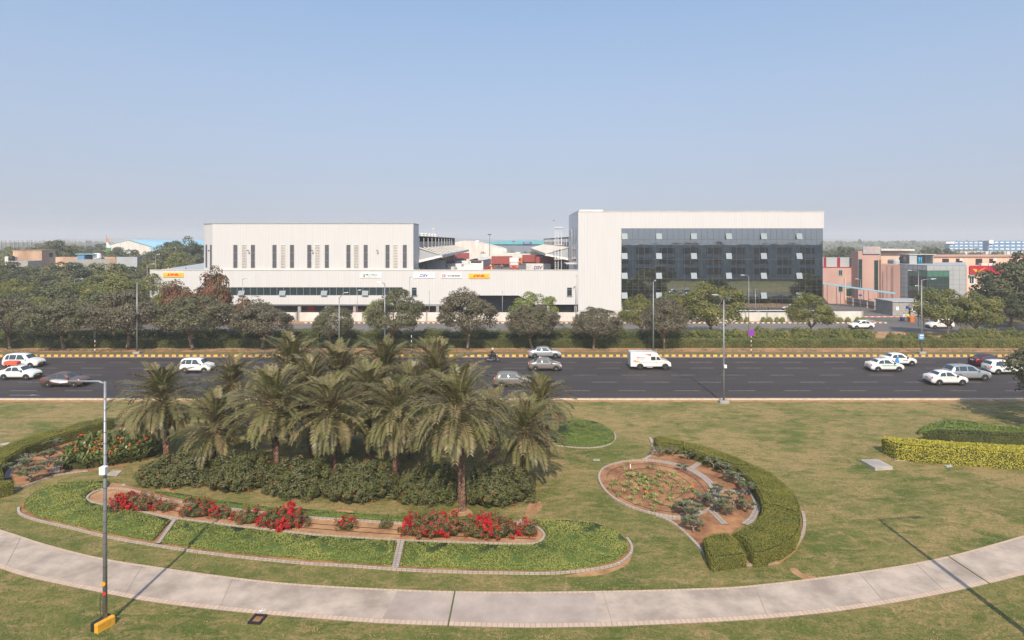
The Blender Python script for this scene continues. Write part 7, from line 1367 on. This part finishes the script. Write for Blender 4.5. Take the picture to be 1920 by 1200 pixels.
MB().lathe([(.06, -.14), (.13, -.10), (.15, 0), (.13, .09), (.07, .14), (.01, .155)], (.18, 0, 1.66), 14).build('helmet', 'offwhite', rd, True); MB().bbox(.29, .335, -.09, .09, 1.60, 1.72, .02).build('visor', 'blackplastic', rd)
walk = dict(knL=(.12, .10, .52), anL=(.20, .10, .10), toL=(.36, .11, .05), knR=(.0, -.10, .50), anR=(-.22, -.10, .12), toR=(-.08, -.11, .05)); arms = dict(elL=(.05, .24, 1.14), wrL=(.26, .2, 1.02), haL=(.34, .18, 1.02))
person((*G(1695, 603.5), .04), -1.2, arms, 'white_cloth', 'navy', 'guard in a white shirt standing left of the yellow vested one'); person((*G(1702.5, 603.5), .04), -1.8, dict(elR=(.02, -.27, 1.12), wrR=(.15, -.22, 1.0), haR=(.22, -.2, 1.0)), 'hivis', 'navy', 'guard in a high visibility yellow vest by the barrier')
tag(MB().lathe([(.27, 0), (.29, .3), (.27, .35), (.29, .8), (.25, .86)], (*G(1690.5, 602), .03), 14).build('drum', 'sign_blue', smooth=True), 'blue plastic drum at the gate beside the guards', 'drum')
o = empty('barrier_gate', (*G(1709, 604), .03), 0, 'long striped boom barrier with an orange housing', 'barrier'); MB().bbox(-.4, .4, -.3, .3, 0, 1.15, .06).build('housing', 'truck_orange', o); X0 = G(1619, 604)[0] - G(1709, 604)[0]
M['boomstripe'] = kerbmat('red_white_boom', (.75, .2, .1), (.8, .6, .45), 1.2); MB().box(X0, .0, -.07, -.02, .95, 1.08).build('boom', 'boomstripe', o)
o = empty('barrier_gate', (fx(1169), 120.5, .02), 0, 'small orange barrier housing at the corner of the tall office block', 'barrier'); MB().bbox(-.45, .45, -.3, .3, 0, 1.5, .06).build('housing', 'truck_orange', o); MB().bbox(-.48, -.2, -.32, -.3, .4, .8, .01).build('hatch', 'sign_white', o)
fg = empty('fence', (fx(1176), 121, .02), 0, 'low pale picket gate between the orange housing and the boundary wall', 'gate'); b = MB()
for i in range(30): b.box(i * .5, i * .5 + .08, 0, .05, 0, 1.2 if i % 6 else 1.5)
b.box(0, 15, .055, .09, .9, .98); b.each('picket', 'offwhite', fg)
# ================================================================ STREET LAMPS AND SIGNS
def lamp(X, Y, h, arm, label, group='street lamps', r0=.11, z0=0.0, base='greyconc', rise=.35, box_=None, name='street_lamp', basew=.45, fixture=None):
    o = empty(name, (X, Y, z0), 0, label, 'street lamp', group); ax, ay = arm
    MB().cyl((0, 0, .0), (0, 0, h), r0, r0 * .55, 10).build('pole', 'steel', o, True)
    if base: MB().bbox(-basew, basew, -.3, .3, 0, .28, .04).build('base', base, o)
    if ax or ay:
        l = math.hypot(ax, ay); d = Vector((ax / l, ay / l, 0)); e = Vector((ax, ay, h + rise)); MB().tube([(0, 0, h - .1), Vector((0, 0, h)) + d * .25 + Vector((0, 0, rise * .25)), e], [.05, .045, .035], 7).build('arm', 'steel', o, True)
        s_ = Vector((-d.y, d.x, 0)); f_ = e + d * .75 + Vector((0, 0, .03)); hd = MB(); vs = []
        for p, w_, t in ((e - d * .05, .05, .04), (e + d * .22, .12, .06), (f_ - d * .2, .11, .045), (f_ - d * .05, .04, .025)): vs += [p - s_ * w_ - Vector((0, 0, t)), p + s_ * w_ - Vector((0, 0, t)), p + s_ * w_ * .7 + Vector((0, 0, t * .6)), p - s_ * w_ * .7 + Vector((0, 0, t * .6))]
        fs = [(3, 2, 1, 0), (12, 13, 14, 15)] + [(4 * i + k, 4 * i + (k + 1) % 4, 4 * i + 4 + (k + 1) % 4, 4 * i + 4 + k) for i in range(3) for k in range(4)]; hd.add(vs, fs); hd.build('lamp_head', 'lamp', o)
    if box_: MB().bbox(-.05, .2, -.32, -.08, box_, box_ + .3, .02).build('junction_box', 'white', o)
    return o
Yl = 84.2
lamp(GX(257, Yl), Yl, zz(533, Yl), (0, 2.0), 'tall lamp post among the left trees, arm pointing away', z0=.19, rise=.1)
lamp(GX(636, Yl), Yl, zz(561, Yl), (.75, -.3), 'lamp post with its arm to the right beside the smallest roadside tree', z0=.19, rise=.75); lamp(GX(721.5, Yl), Yl, zz(534, Yl), (-.5, 0), 'lamp post with a short left arm before the green logo tree', z0=.19, rise=.2)
lamp(GX(1225, Yl), Yl, zz(531, Yl), (.35, .8), 'lamp post left of the small dusty tree before the glass facade', z0=.19, rise=.1); lamp(GX(1728, Yl), Yl, zz(527.5, Yl), (1.3, 0), 'lamp post carrying the blue camera sign', z0=.19, rise=.15)
lamp(GX(1357, 59.2), 59.2, zz(561.5, 59.2), (-.75, -.4), 'lamp post on the near kerb of the main road, arm to the left', rise=.5, box_=3.4)
lo = lamp(*G(197, 1174), 9.85, (-1.55, .05), 'tall foreground lamp post on a yellow and black block', rise=-.0, base=None, r0=.088, box_=6.2, z0=.0)
X, Y = G(196, 1187); b = MB(); b.bbox(-.22, -.002, -.36, .36, 0, .36, .02); b.bbox(.002, .22, -.36, .36, 0, .36, .02, mi=1); o = b.build('base_block', ['black', 'yellow'], lo); o.location = (0.0, -.12, 0); o.rotation_euler = (0, 0, -.42)
b = MB(); 
for z in np.arange(.6, 9.6, .45): rr_ = .088 * (1 - .45 * z / 9.85); b.lathe([(rr_ - .002, 0), (rr_ + .006, .0), (rr_ + .006, .02), (rr_ - .002, .02)], (0, 0, z), 10)
tag(b.build('bands', 'darksteel', lo), kind='stuff'); MB().cyl((0, -.09, 1.75), (0, -.12, 1.75), .09, .09, 8).build('round_sticker', 'yellow', lo); MB().box(-.02, .10, -.12, -.10, 1.3, 1.42).build('red_sticker', 'decal_red', lo); MB().tube([(-.13, -.05, .3), (-.17, -.06, .9), (-.13, -.05, 1.3)], .018, 5).build('cable', 'darksteel', lo)
lamp(20.3, 22.9, 10.3, (1.9, 0), 'foreground lamp post outside the right edge, shadow across the path', base='yellow', r0=.15)
for px, Yp, pt, arm, lb in ((1404, 103.8, 517, (-.7, 0), 'lamp post behind the hedge with its arm to the left before the glass facade'), (455, 119, 523, (.9, -.2), 'service road lamp post beside the tall rust-leaved tree'), (768, 119, 520, (.35, -.2), 'service road lamp post under the DSV sign'), (805, 119, 545, (0, 0), 'short bare post under the DB SCHENKER sign'), (670, 119, 545, (.12, 0), 'short post in front of the ribbon window'), (942, 119, 545, (0, 0), 'short bare post in front of the dark ramp opening'), (1079, 119, 541, (0, 0), 'short bare post left of the tall office block'), (1082, 120.6, 517, (-.15, -.2), 'tall thin post at the corner of the office block'), (1416.5, 119, 541, (0, 0), 'short bare post before the right part of the glass facade'), (1571, 128, 537, (0, 0), 'bare silver post at the short white wall'), (1613.5, 128, 524, (-.4, 0), 'silver post with a small blue plate behind the short wall'), (1732, 112, 537, (-.9, 0), 'thin post with a cross arm beside the broad olive tree'), (1722, 112, 508, (-1.2, 0), 'slightly leaning lamp post above the broad olive tree'), (276, 130, 496, (.8, 0), 'distant lamp post left of the long white wall'), (292, 131, 478, (.2, 0), 'taller distant post left of the long white wall'), (140, 122, 524, (1.0, 0), 'lamp head poking above the left green trees')):
    lamp(GX(px, Yp), Yp, zz(pt, Yp), arm, lb, 'thin lamp posts behind the service road', r0=.07, base=None, rise=.12)
tag(MB().box(GX(1610, 127.8), GX(1616, 127.8), 127.75, 127.8, zz(555, 127.8), zz(552, 127.8)).build('name_plate', 'sign_blue'), 'small blue plate on the silver post behind the short wall', 'sign')
M['pole_bw'] = None
def bwpole(X, Y, h, label, head=None, group='black and white striped sign posts', z0=.19):
    o = empty('sign_post', (X, Y, z0), 0, label, 'sign post', group); b = MB(); n = int(h / .3)
    for i in range(n): b.cyl((0, 0, i * .3), (0, 0, (i + 1) * .3), .045, n=8, mi=(2 if i == 3 else i % 2), cap=(i in (0, n - 1)))
    b.build('pole', ['black', 'sign_white', 'yellow'], o, True)
    if head == 'round_blue':
        q = MB(); q.cyl((0, -.05, h + .38), (0, -.075, h + .38), .44, n=24); q.build('disc', 'sign_crimson2', o); q = MB(); q.cyl((0, -.076, h + .38), (0, -.082, h + .38), .37, n=24); q.build('blue_field', 'sign_royal', o)
        q = MB(); 
        for s_ in (-1, 1): d = Vector((s_ * .7071, 0, .7071)); p = Vector((0, -.085, h + .38)); e = Vector((-s_ * .7071, 0, .7071)) * .035; a, c = p - d * .36, p + d * .36; q.add([a - e, c - e, c + e, a + e, a - e + Vector((0, -.006 - .001 * s_, 0)), c - e + Vector((0, -.006 - .001 * s_, 0)), c + e + Vector((0, -.006 - .001 * s_, 0)), a + e + Vector((0, -.006 - .001 * s_, 0))], [(0, 1, 2, 3), (7, 6, 5, 4), (0, 4, 5, 1), (1, 5, 6, 2), (2, 6, 7, 3), (3, 7, 4, 0)])
        q.build('red_cross', 'sign_crimson2', o)
    if head == 'noturn':
        MB().cyl((0, -.05, h + .3), (0, -.07, h + .3), .38, n=24).build('disc', 'sign_red', o); MB().cyl((0, -.071, h + .3), (0, -.08, h + .3), .29, n=24).build('white_field', 'sign_white', o)
        MB().tube([(.10, -.09, h + .15), (.10, -.09, h + .38), (0, -.09, h + .45), (-.10, -.09, h + .38), (-.10, -.09, h + .28)], .022, 5).build('arrow', 'sign_black', o); q = MB(); q.add([(-.24, -.1, h + .48), (-.19, -.1, h + .53), (.24, -.1, h + .12), (.19, -.1, h + .07)], [(0, 3, 2, 1)]); q.build('slash', 'sign_red', o)
    if head == 'box': MB().bbox(-.18, .18, -.12, .12, h - .05, h + .65, .04).build('signal_box', 'blackplastic', o)
    return o
M['sign_crimson2'] = mat('magenta_red', (.55, .01, .10), .5); M['sign_royal'] = mat('royal_blue', (.03, .08, .65), .5)
bwpole(GX(178, 84.6), 84.6, 2.1, 'striped post topped with a small dark box among the left trees', 'box'); bwpole(GX(771.5, 84.6), 84.6, 2.55, 'plain striped post beside the tallest roadside tree'); bwpole(GX(1408.5, 84.6), 84.6, 2.4, 'striped post with a round blue no-stopping sign', 'round_blue'); bwpole(GX(1885, 112.5), 112.5, 2.7, 'striped post with a round red and white no-turn sign', 'noturn', z0=0)
o = empty('camera_sign', (GX(1726.3, 84), 83.98, zz(631, 84)), 0, 'square blue camera sign on the lamp post', 'sign'); MB().bbox(-.40, .40, -.12, -.08, -.40, .40, .01).build('panel', 'sign_royal2', o) if 'sign_royal2' in M else MB().bbox(-.40, .40, -.12, -.08, -.40, .40, .01).build('panel', 'bluepaint', o); MB().bbox(-.2, .14, -.15, -.125, .08, .26, .01).build('camera_symbol', 'sign_white', o); MB().xprism([(.14, .12), (.28, .08), (.28, .28), (.14, .22)], -.15, -.125).build('camera_symbol', 'sign_white', o); MB().box(-.28, .28, -.13, -.121, -.12, -.07).box(-.2, .2, -.13, -.121, -.24, -.19).build('lettering_lines', 'sign_white', o)
# ================================================================ SMALL LAWN THINGS
P4 = lambda pts: [G(*p) for p in pts]
o = empty('access_slab', (0, 0, 0), 0, 'raised rectangular concrete chamber cover on the right lawn', 'concrete slab'); MB().prism([G(x, y - 6, .0) if False else G(x, y, .22) for x, y in [(1613, 861.5), (1647, 861), (1674, 875), (1641, 877)]], 0, .22).build('chamber', 'concrete', o); MB().prism([G(x, y, .235) for x, y in [(1620, 862.8), (1645, 862.4), (1666, 873.4), (1642, 874.6)]], .2, .235).build('cover', 'greyconc', o)
tag(MB().prism(P4([(196, 892), (212, 883), (229, 883.5), (219, 893)]), 0, .05).build('access_cover', 'concrete'), 'flat pale concrete cover behind the foreground lamp post', 'concrete slab')
tag(MB().prism(P4([(228, 909), (235, 908), (235, 911), (229, 911.5)]), 0, .05).build('small_cover', 'concrete'), 'tiny white cover near the yellow marker stone', 'cover'); tag(MB().prism(P4([(0, 833), (18, 830), (16, 834), (2, 836)]), 0, .05).build('small_cover', 'concrete'), 'small flat stone cover at the left edge above the curved hedge', 'cover'); tag(MB().prism(P4([(1771, 873), (1783, 873), (1786, 876), (1776, 877)]), 0, .05).build('small_cover', 'shed_roof'), 'small greenish cover in front of the golden hedge', 'cover')
def frame_cover(c, w_, h_, rz, label, m, zi=-.3, fw=.09):
    X, Y = G(*c); o = empty('drain_frame', (X, Y, 0), rz, label, 'drain'); b = MB(); b.box(-w_, w_, -h_, -h_ + fw, 0, .09); b.box(-w_, w_, h_ - fw, h_, 0, .09); b.box(-w_, -w_ + fw, -h_ + fw, h_ - fw, 0, .088); b.box(w_ - fw, w_, -h_ + fw, h_ - fw, 0, .088); b.build('frame', m, o); MB().box(-w_ + fw, w_ - fw, -h_ + fw, h_ - fw, 0, .03).build('opening', 'soil' if h_ > .25 else 'dark', o); return o
frame_cover((483, 1163), .27, .30, -.12, 'open black drain frame beside the footpath', 'black'); frame_cover((1118.5, 863.5), .25, .10, 0, 'small slotted drain near the round garden', 'greyconc', fw=.05)
X, Y = G(268, 905); o = MB().xprism([(-.16, 0), (.16, 0), (.16, .42), (.11, .52), (0, .57), (-.11, .52), (-.16, .42)], -.09, .09).build('marker_stone', 'yellow', loc=(X, Y, 0)); o.rotation_euler = (0, 0, .9); tag(o, 'short round-topped yellow marker stone beside the leftmost shrub', 'marker stone')
c = G(488, 1149); o = MB().prism([(0, 0), (.025, .03), (-.10, .13), (-.12, .11)], 0, .003).prism([(0, 0), (.0, .04), (.16, .17), (.17, .14)], 0, .004).prism([(-.012, .02), (.012, .02), (.03, .22), (.005, .22)], 0, .005).build('arrow_mark', 'sign_white', loc=(c[0], c[1], .046)); tag(o, kind='structure')
X, Y = G(1182, 879); tag(MB().cyl((0, 0, 0), (0, 0, .28), .035, n=8).build('irrigation_valve', 'sign_white', loc=(X, Y, .04)), 'small white irrigation riser in the round bed', 'pipe')
# ================================================================ TRUCK YARD (deck level)
def at(px, Y): return (GX(px, Y), Y, ZD)
def container(px, Y, L, rz, m, label, h=2.7, w_=2.5, lift=1.1, z=None):
    o = empty('shipping_container', (GX(px, Y), Y, ZD), rz, label, 'container'); b = MB(); b.bbox(-L / 2, L / 2, -w_ / 2, w_ / 2, lift, lift + h, .06)
    b.build('shell', m, o); r_ = MB(); n = int(L / .5)
    for i in range(n): x = -L / 2 + .25 + i * .5; r_.box(x, x + .2, -w_ / 2 - .03, w_ / 2 + .03, lift + .2, lift + h - .2)
    r_.build('ribs', m, o)
    if lift > .3:
        MB().box(-L / 2, L / 2, -.5, .5, lift - .35, lift - .01).build('chassis', 'darksteel', o)
        for x in (-L / 2 + 1.0, -L / 2 + 2.2, L / 2 - 1.6):
            for sd in (-1, 1): MB().cyl((x, sd * 1.15, .5), (x, sd * .85, .5), .5, n=14).build('wheel', 'tyre', o)
    return o
def truck(px, Y, rz, cabm, boxm, Lb, label, hb=2.4, tarp=None):
    o = empty('truck', (GX(px, Y), Y, ZD), rz, label, 'truck'); MB().box(-Lb / 2 - .4, Lb / 2 + 1.9, -.5, .5, .6, .95).build('chassis', 'darksteel', o)
    b = MB(); b.xprism([(Lb / 2 + .3, .55), (Lb / 2 + 2.3, .55), (Lb / 2 + 2.35, 1.4), (Lb / 2 + 2.15, 2.35), (Lb / 2 + .3, 2.5)], -1.2, 1.2); b.build('cab', cabm, o); MB().box(Lb / 2 + 2.24, Lb / 2 + 2.32, -1.0, 1.0, 1.45, 2.15).build('windscreen', 'clear_lens', o); MB().box(Lb / 2 + 2.35, Lb / 2 + 2.45, -1.2, 1.2, .5, .85).build('bumper', 'truck_red', o)
    for sd in (-1, 1): MB().box(Lb / 2 + .9, Lb / 2 + 1.8, min(sd * 1.2, sd * 1.22), max(sd * 1.2, sd * 1.22), 1.5, 2.1).build('side_window', 'carglass', o); MB().bbox(Lb / 2 + 2.34, Lb / 2 + 2.42, sd * .85 - .15, sd * .85 + .15, .95, 1.15, .02).build('headlight', 'clear_lens', o)
    MB().bbox(-Lb / 2, Lb / 2, -1.25, 1.25, .98, .98 + hb, .05).build('cargo_box', boxm, o); r_ = MB()
    for i in range(int(Lb / .6)): x = -Lb / 2 + .2 + i * .6; r_.box(x, x + .2, -1.29, 1.29, 1.1, .9 + hb)
    r_.build('ribs', boxm, o)
    MB().xprism([(Lb / 2 + .35, 2.52), (Lb / 2 + 1.9, 2.42), (Lb / 2 + .5, .98 + hb), (Lb / 2 + .35, .98 + hb)], -1.1, 1.1).build('wind_deflector', tarp or 'offwhite', o); MB().box(Lb / 2 + 2.36, Lb / 2 + 2.40, -.9, .9, 2.2, 2.55).build('head_board', tarp or 'offwhite', o)
    for x in (-Lb / 2 + .9, -Lb / 2 + 2.1, Lb / 2 + 1.3):
        for sd in (-1, 1): MB().cyl((x, sd * 1.2, .5), (x, sd * .85, .5), .5, n=14).build('wheel', 'tyre', o)
    return o
truck(941, 190, R(185), 'truck_red', 'container_red', 6.3, 'red truck with a long dark red container facing left'); truck(1002, 208, R(188), 'truck_orange', 'container_red', 8.0, 'orange-cabbed truck with a red container further back in the yard')
truck(964, 172, R(-90), 'truck_red', 'offwhite', 5.5, 'red truck seen head-on with a cream roof board', tarp='offwhite')
o = container(1009, 156, 6.2, R(2), 'offwhite', 'white container lettered DSV just behind the parapet', h=2.3, lift=.0); text_mesh('DSV', 2.2, .85, 'sign_blue', (-.1, -1.3, 1.35), TR, o, .25, .03)
container(1031, 176, 7.8, R(-4), 'container_red', 'dark red container at the right of the yard behind the white one', h=2.9, lift=.6)
container(863, 222, 6.5, R(4), 'container_red', 'dark red container under the end of the left canopy'); container(1066 - 14, 196, 4.2, R(5), 'bandglass', 'dark blue-grey container beneath the right canopy', lift=.3)
tag(MB().bbox(-1.2, 1.2, -1.2, 1.2, 0, 2.5, .05).build('blue_container', 'bluepaint', loc=at(864, 196)), 'small bright blue container among the crates in the yard', 'container')
o = empty('booth', at(893, 172), R(-6), 'white open-fronted booth with a sloped roof in the yard', 'booth'); MB().box(-1.9, 1.9, 0, .2, 0, 2.5).build('front', 'white', o); MB().box(1.75, 1.95, .2, 14, 0, 2.8).build('side', 'acp', o); MB().box(-1.9, -1.7, .2, 14, 0, 2.8).build('side', 'acp', o); MB().xprism([(-2.2, 2.7), (0, 3.2), (2.2, 2.7), (2.2, 2.8), (0, 3.35), (-2.2, 2.8)], -.4, 14.3).build('roof', 'offwhite', o); MB().box(-1.5, 1.5, -.03, -.005, 1.9, 2.45).build('opening', 'dark', o); MB().box(-1.6, -1.0, -.03, -.005, .9, 1.3).build('blue_notice', 'sign_blue', o)
r = np.random.default_rng(3)
for i, (px, Y, w_, h_) in enumerate([(842, 150, 1.7, .9), (852, 162, 2.2, 1.2), (861, 152, 1.6, .8), (872, 168, 2.0, 1.8), (868, 182, 2.2, 2.2), (878, 188, 2.0, 2.0), (856, 176, 1.6, 1.0), (846, 170, 1.4, 1.3), (882, 160, 1.8, .7), (875, 200, 2.4, 2.2)]):
    tag(MB().bbox(-w_, w_, -1.1, 1.1, 0, h_ + (.9 if Y < 165 else 0), .08).build('wrapped_crate', 'white' if i % 3 else 'offwhite', loc=at(px, Y)), f'{ORD[i]} of the pale wrapped crates piled beside the booth', 'crate', 'wrapped crates in the yard').rotation_euler[2] = r.uniform(-.4, .4)
for i, (px, Y, w_) in enumerate([(836, 178, 1.6), (846, 188, 2.4), (852, 198, 2.0), (832, 158, 1.3)]):
    fo, core, q = shrub_mesh(200 + i, w_ * 2, 2.5, 2.2, 900, .22, 'dryplant', 18, .4); o = empty('scrap_pile', at(px, Y), 0, f'{ORD[i]} brownish heap of pallets and scrap at the left of the yard', 'scrap pile', 'scrap heaps in the yard'); link('pieces', fo, o); core.build('core', 'soil', o)
o = empty('white_wall', at(810, 142), R(8), 'grey-white partition in front of the loading doors', 'partition'); MB().box(-3.2, 3.2, 0, .2, 0, 3.6).build('panel', 'acp', o); MB().box(-3.2, -3.0, -.1, .3, 0, 3.7).box(3.0, 3.2, -.1, .3, 0, 3.7).build('posts', 'greyconc', o)
b = MB()
for i in range(11): b.xprism([(-.28, 0), (.28, 0), (.12, .35), (.1, .95), (-.1, .95), (-.12, .35)], i * 2.6, i * 2.6 + 2.5)
M['barrier_orange'] = mat('orange_plastic_barrier', (.75, .11, .04), .5)
for i, q in enumerate(b.each('plastic_barrier', 'barrier_orange')): q.location = at(905.5, 158); q.rotation_euler[2] = R(-4); tag(q, f'{ORD[i]} orange plastic barrier from the near end of the line in the yard', 'barrier', 'orange plastic barriers in the yard')
person(at(920, 172), -1.5, {}, 'white_cloth', 'black_cloth', 'worker in a white shirt beside the orange barriers', group='workers in the yard'); person(at(941, 171), 1.0, walk, 'hivis_orange', 'navy', 'worker in an orange vest crossing the yard', group='workers in the yard'); person(at(935, 181), .4, walk, 'black_cloth', 'navy', 'worker in dark clothes in front of the red container', group='workers in the yard')
tag(MB().lathe([(.3, 0), (.3, .9)], n=10).build('bollard', 'yellow', loc=at(921.5, 170)), 'yellow box at the feet of the white-shirted worker', 'bollard')
x, y, z = at(909, 205); car('tall', 3.7, 1.7, 1.15, 'car_white', (x, y, ZD), R(-80), 'small white van parked behind the booth', 'small_van', 'van')
for px, Y, pt, lb in ((918, 250, 438.5, 'high mast light with a ring of lamps left of the turquoise roof'), (963, 330, 451.5, 'farther high mast light before the turquoise roof')):
    o = empty('mast_light', (GX(px, Y), Y, 0), 0, lb, 'mast light', 'high mast lights'); h = zz(pt, Y); MB().cyl((0, 0, 0), (0, 0, h), .22, .1, 8).build('mast', 'steel', o)
    for k in range(6): a = k * math.pi / 3; MB().bbox(.55 * math.cos(a) - .2, .55 * math.cos(a) + .2, .55 * math.sin(a) - .2, .55 * math.sin(a) + .2, h - .5, h - .15, .05).build('floodlight', 'darksteel', o)
    MB().tube([(.55 * math.cos(t), .55 * math.sin(t), h - .1) for t in np.linspace(0, 2 * math.pi, 13)], .05, 5).build('ring', 'steel', o)
bd = empty('bird', (GX(1038, 150), 150, zz(414, 150)), .5, 'tiny dark bird in the sky left of the tall office block', 'bird'); MB().tube([(-.28, 0, 0), (-.1, 0, .02), (.12, 0, .03), (.25, 0, .03)], [.01, .06, .06, .02], 6).build('body', 'dark', bd); MB().add([(0, 0, .03), (.12, 0, .03), (-.05, .5, .14), (-.12, .48, .14)], [(0, 1, 2, 3), (3, 2, 1, 0)]).add([(0, 0, .03), (.12, 0, .03), (-.05, -.5, .14), (-.12, -.48, .14)], [(0, 1, 2, 3), (3, 2, 1, 0)]).build('wings', 'dark', bd)
# things seen in the dark ground floor openings
for px, m, wd, hh, lb in ((566, 'redtrim', 14, 2.6, 'dark red shutter behind the trees under the ribbon window'), (650, 'container_red', 22, 1.6, 'row of dark red crates under the ribbon window'), (690, 'redtrim', 10, 2.0, 'small dark red booth under the ribbon window'), (795, 'truck_orange', 6, 1.5, 'orange forklift shape in the dark bay left of the ramp')):
    tag(MB().bbox(0, wd / SB, 0, 1.2, 0, hh, .06).box(.1, wd / SB - .1, -.06, -.0, .3, .4).build('bay_object', m, loc=(fx(px), YB + 3, .02)), lb, 'box')
# ================================================================ HAZE
hz = bpy.data.materials.new('haze_air'); hz.use_nodes = True; n = hz.node_tree; n.nodes.clear(); pv = n.nodes.new('ShaderNodeVolumePrincipled'); ou = n.nodes.new('ShaderNodeOutputMaterial'); pv.inputs['Color'].default_value = (.84, .86, .92, 1); pv.inputs['Density'].default_value = HAZE_D; pv.inputs['Anisotropy'].default_value = 0.0
n.links.new(pv.outputs[0], ou.inputs['Volume'])
if HAZE_D > 0:
    o = link('haze', MB().box(-2320, 2320, -360, 3470, -1.5, 60).mesh('haze', hz)); tag(o, kind='stuff')
for m_ in bpy.data.materials:
    if m_.name.startswith('Material'): pass
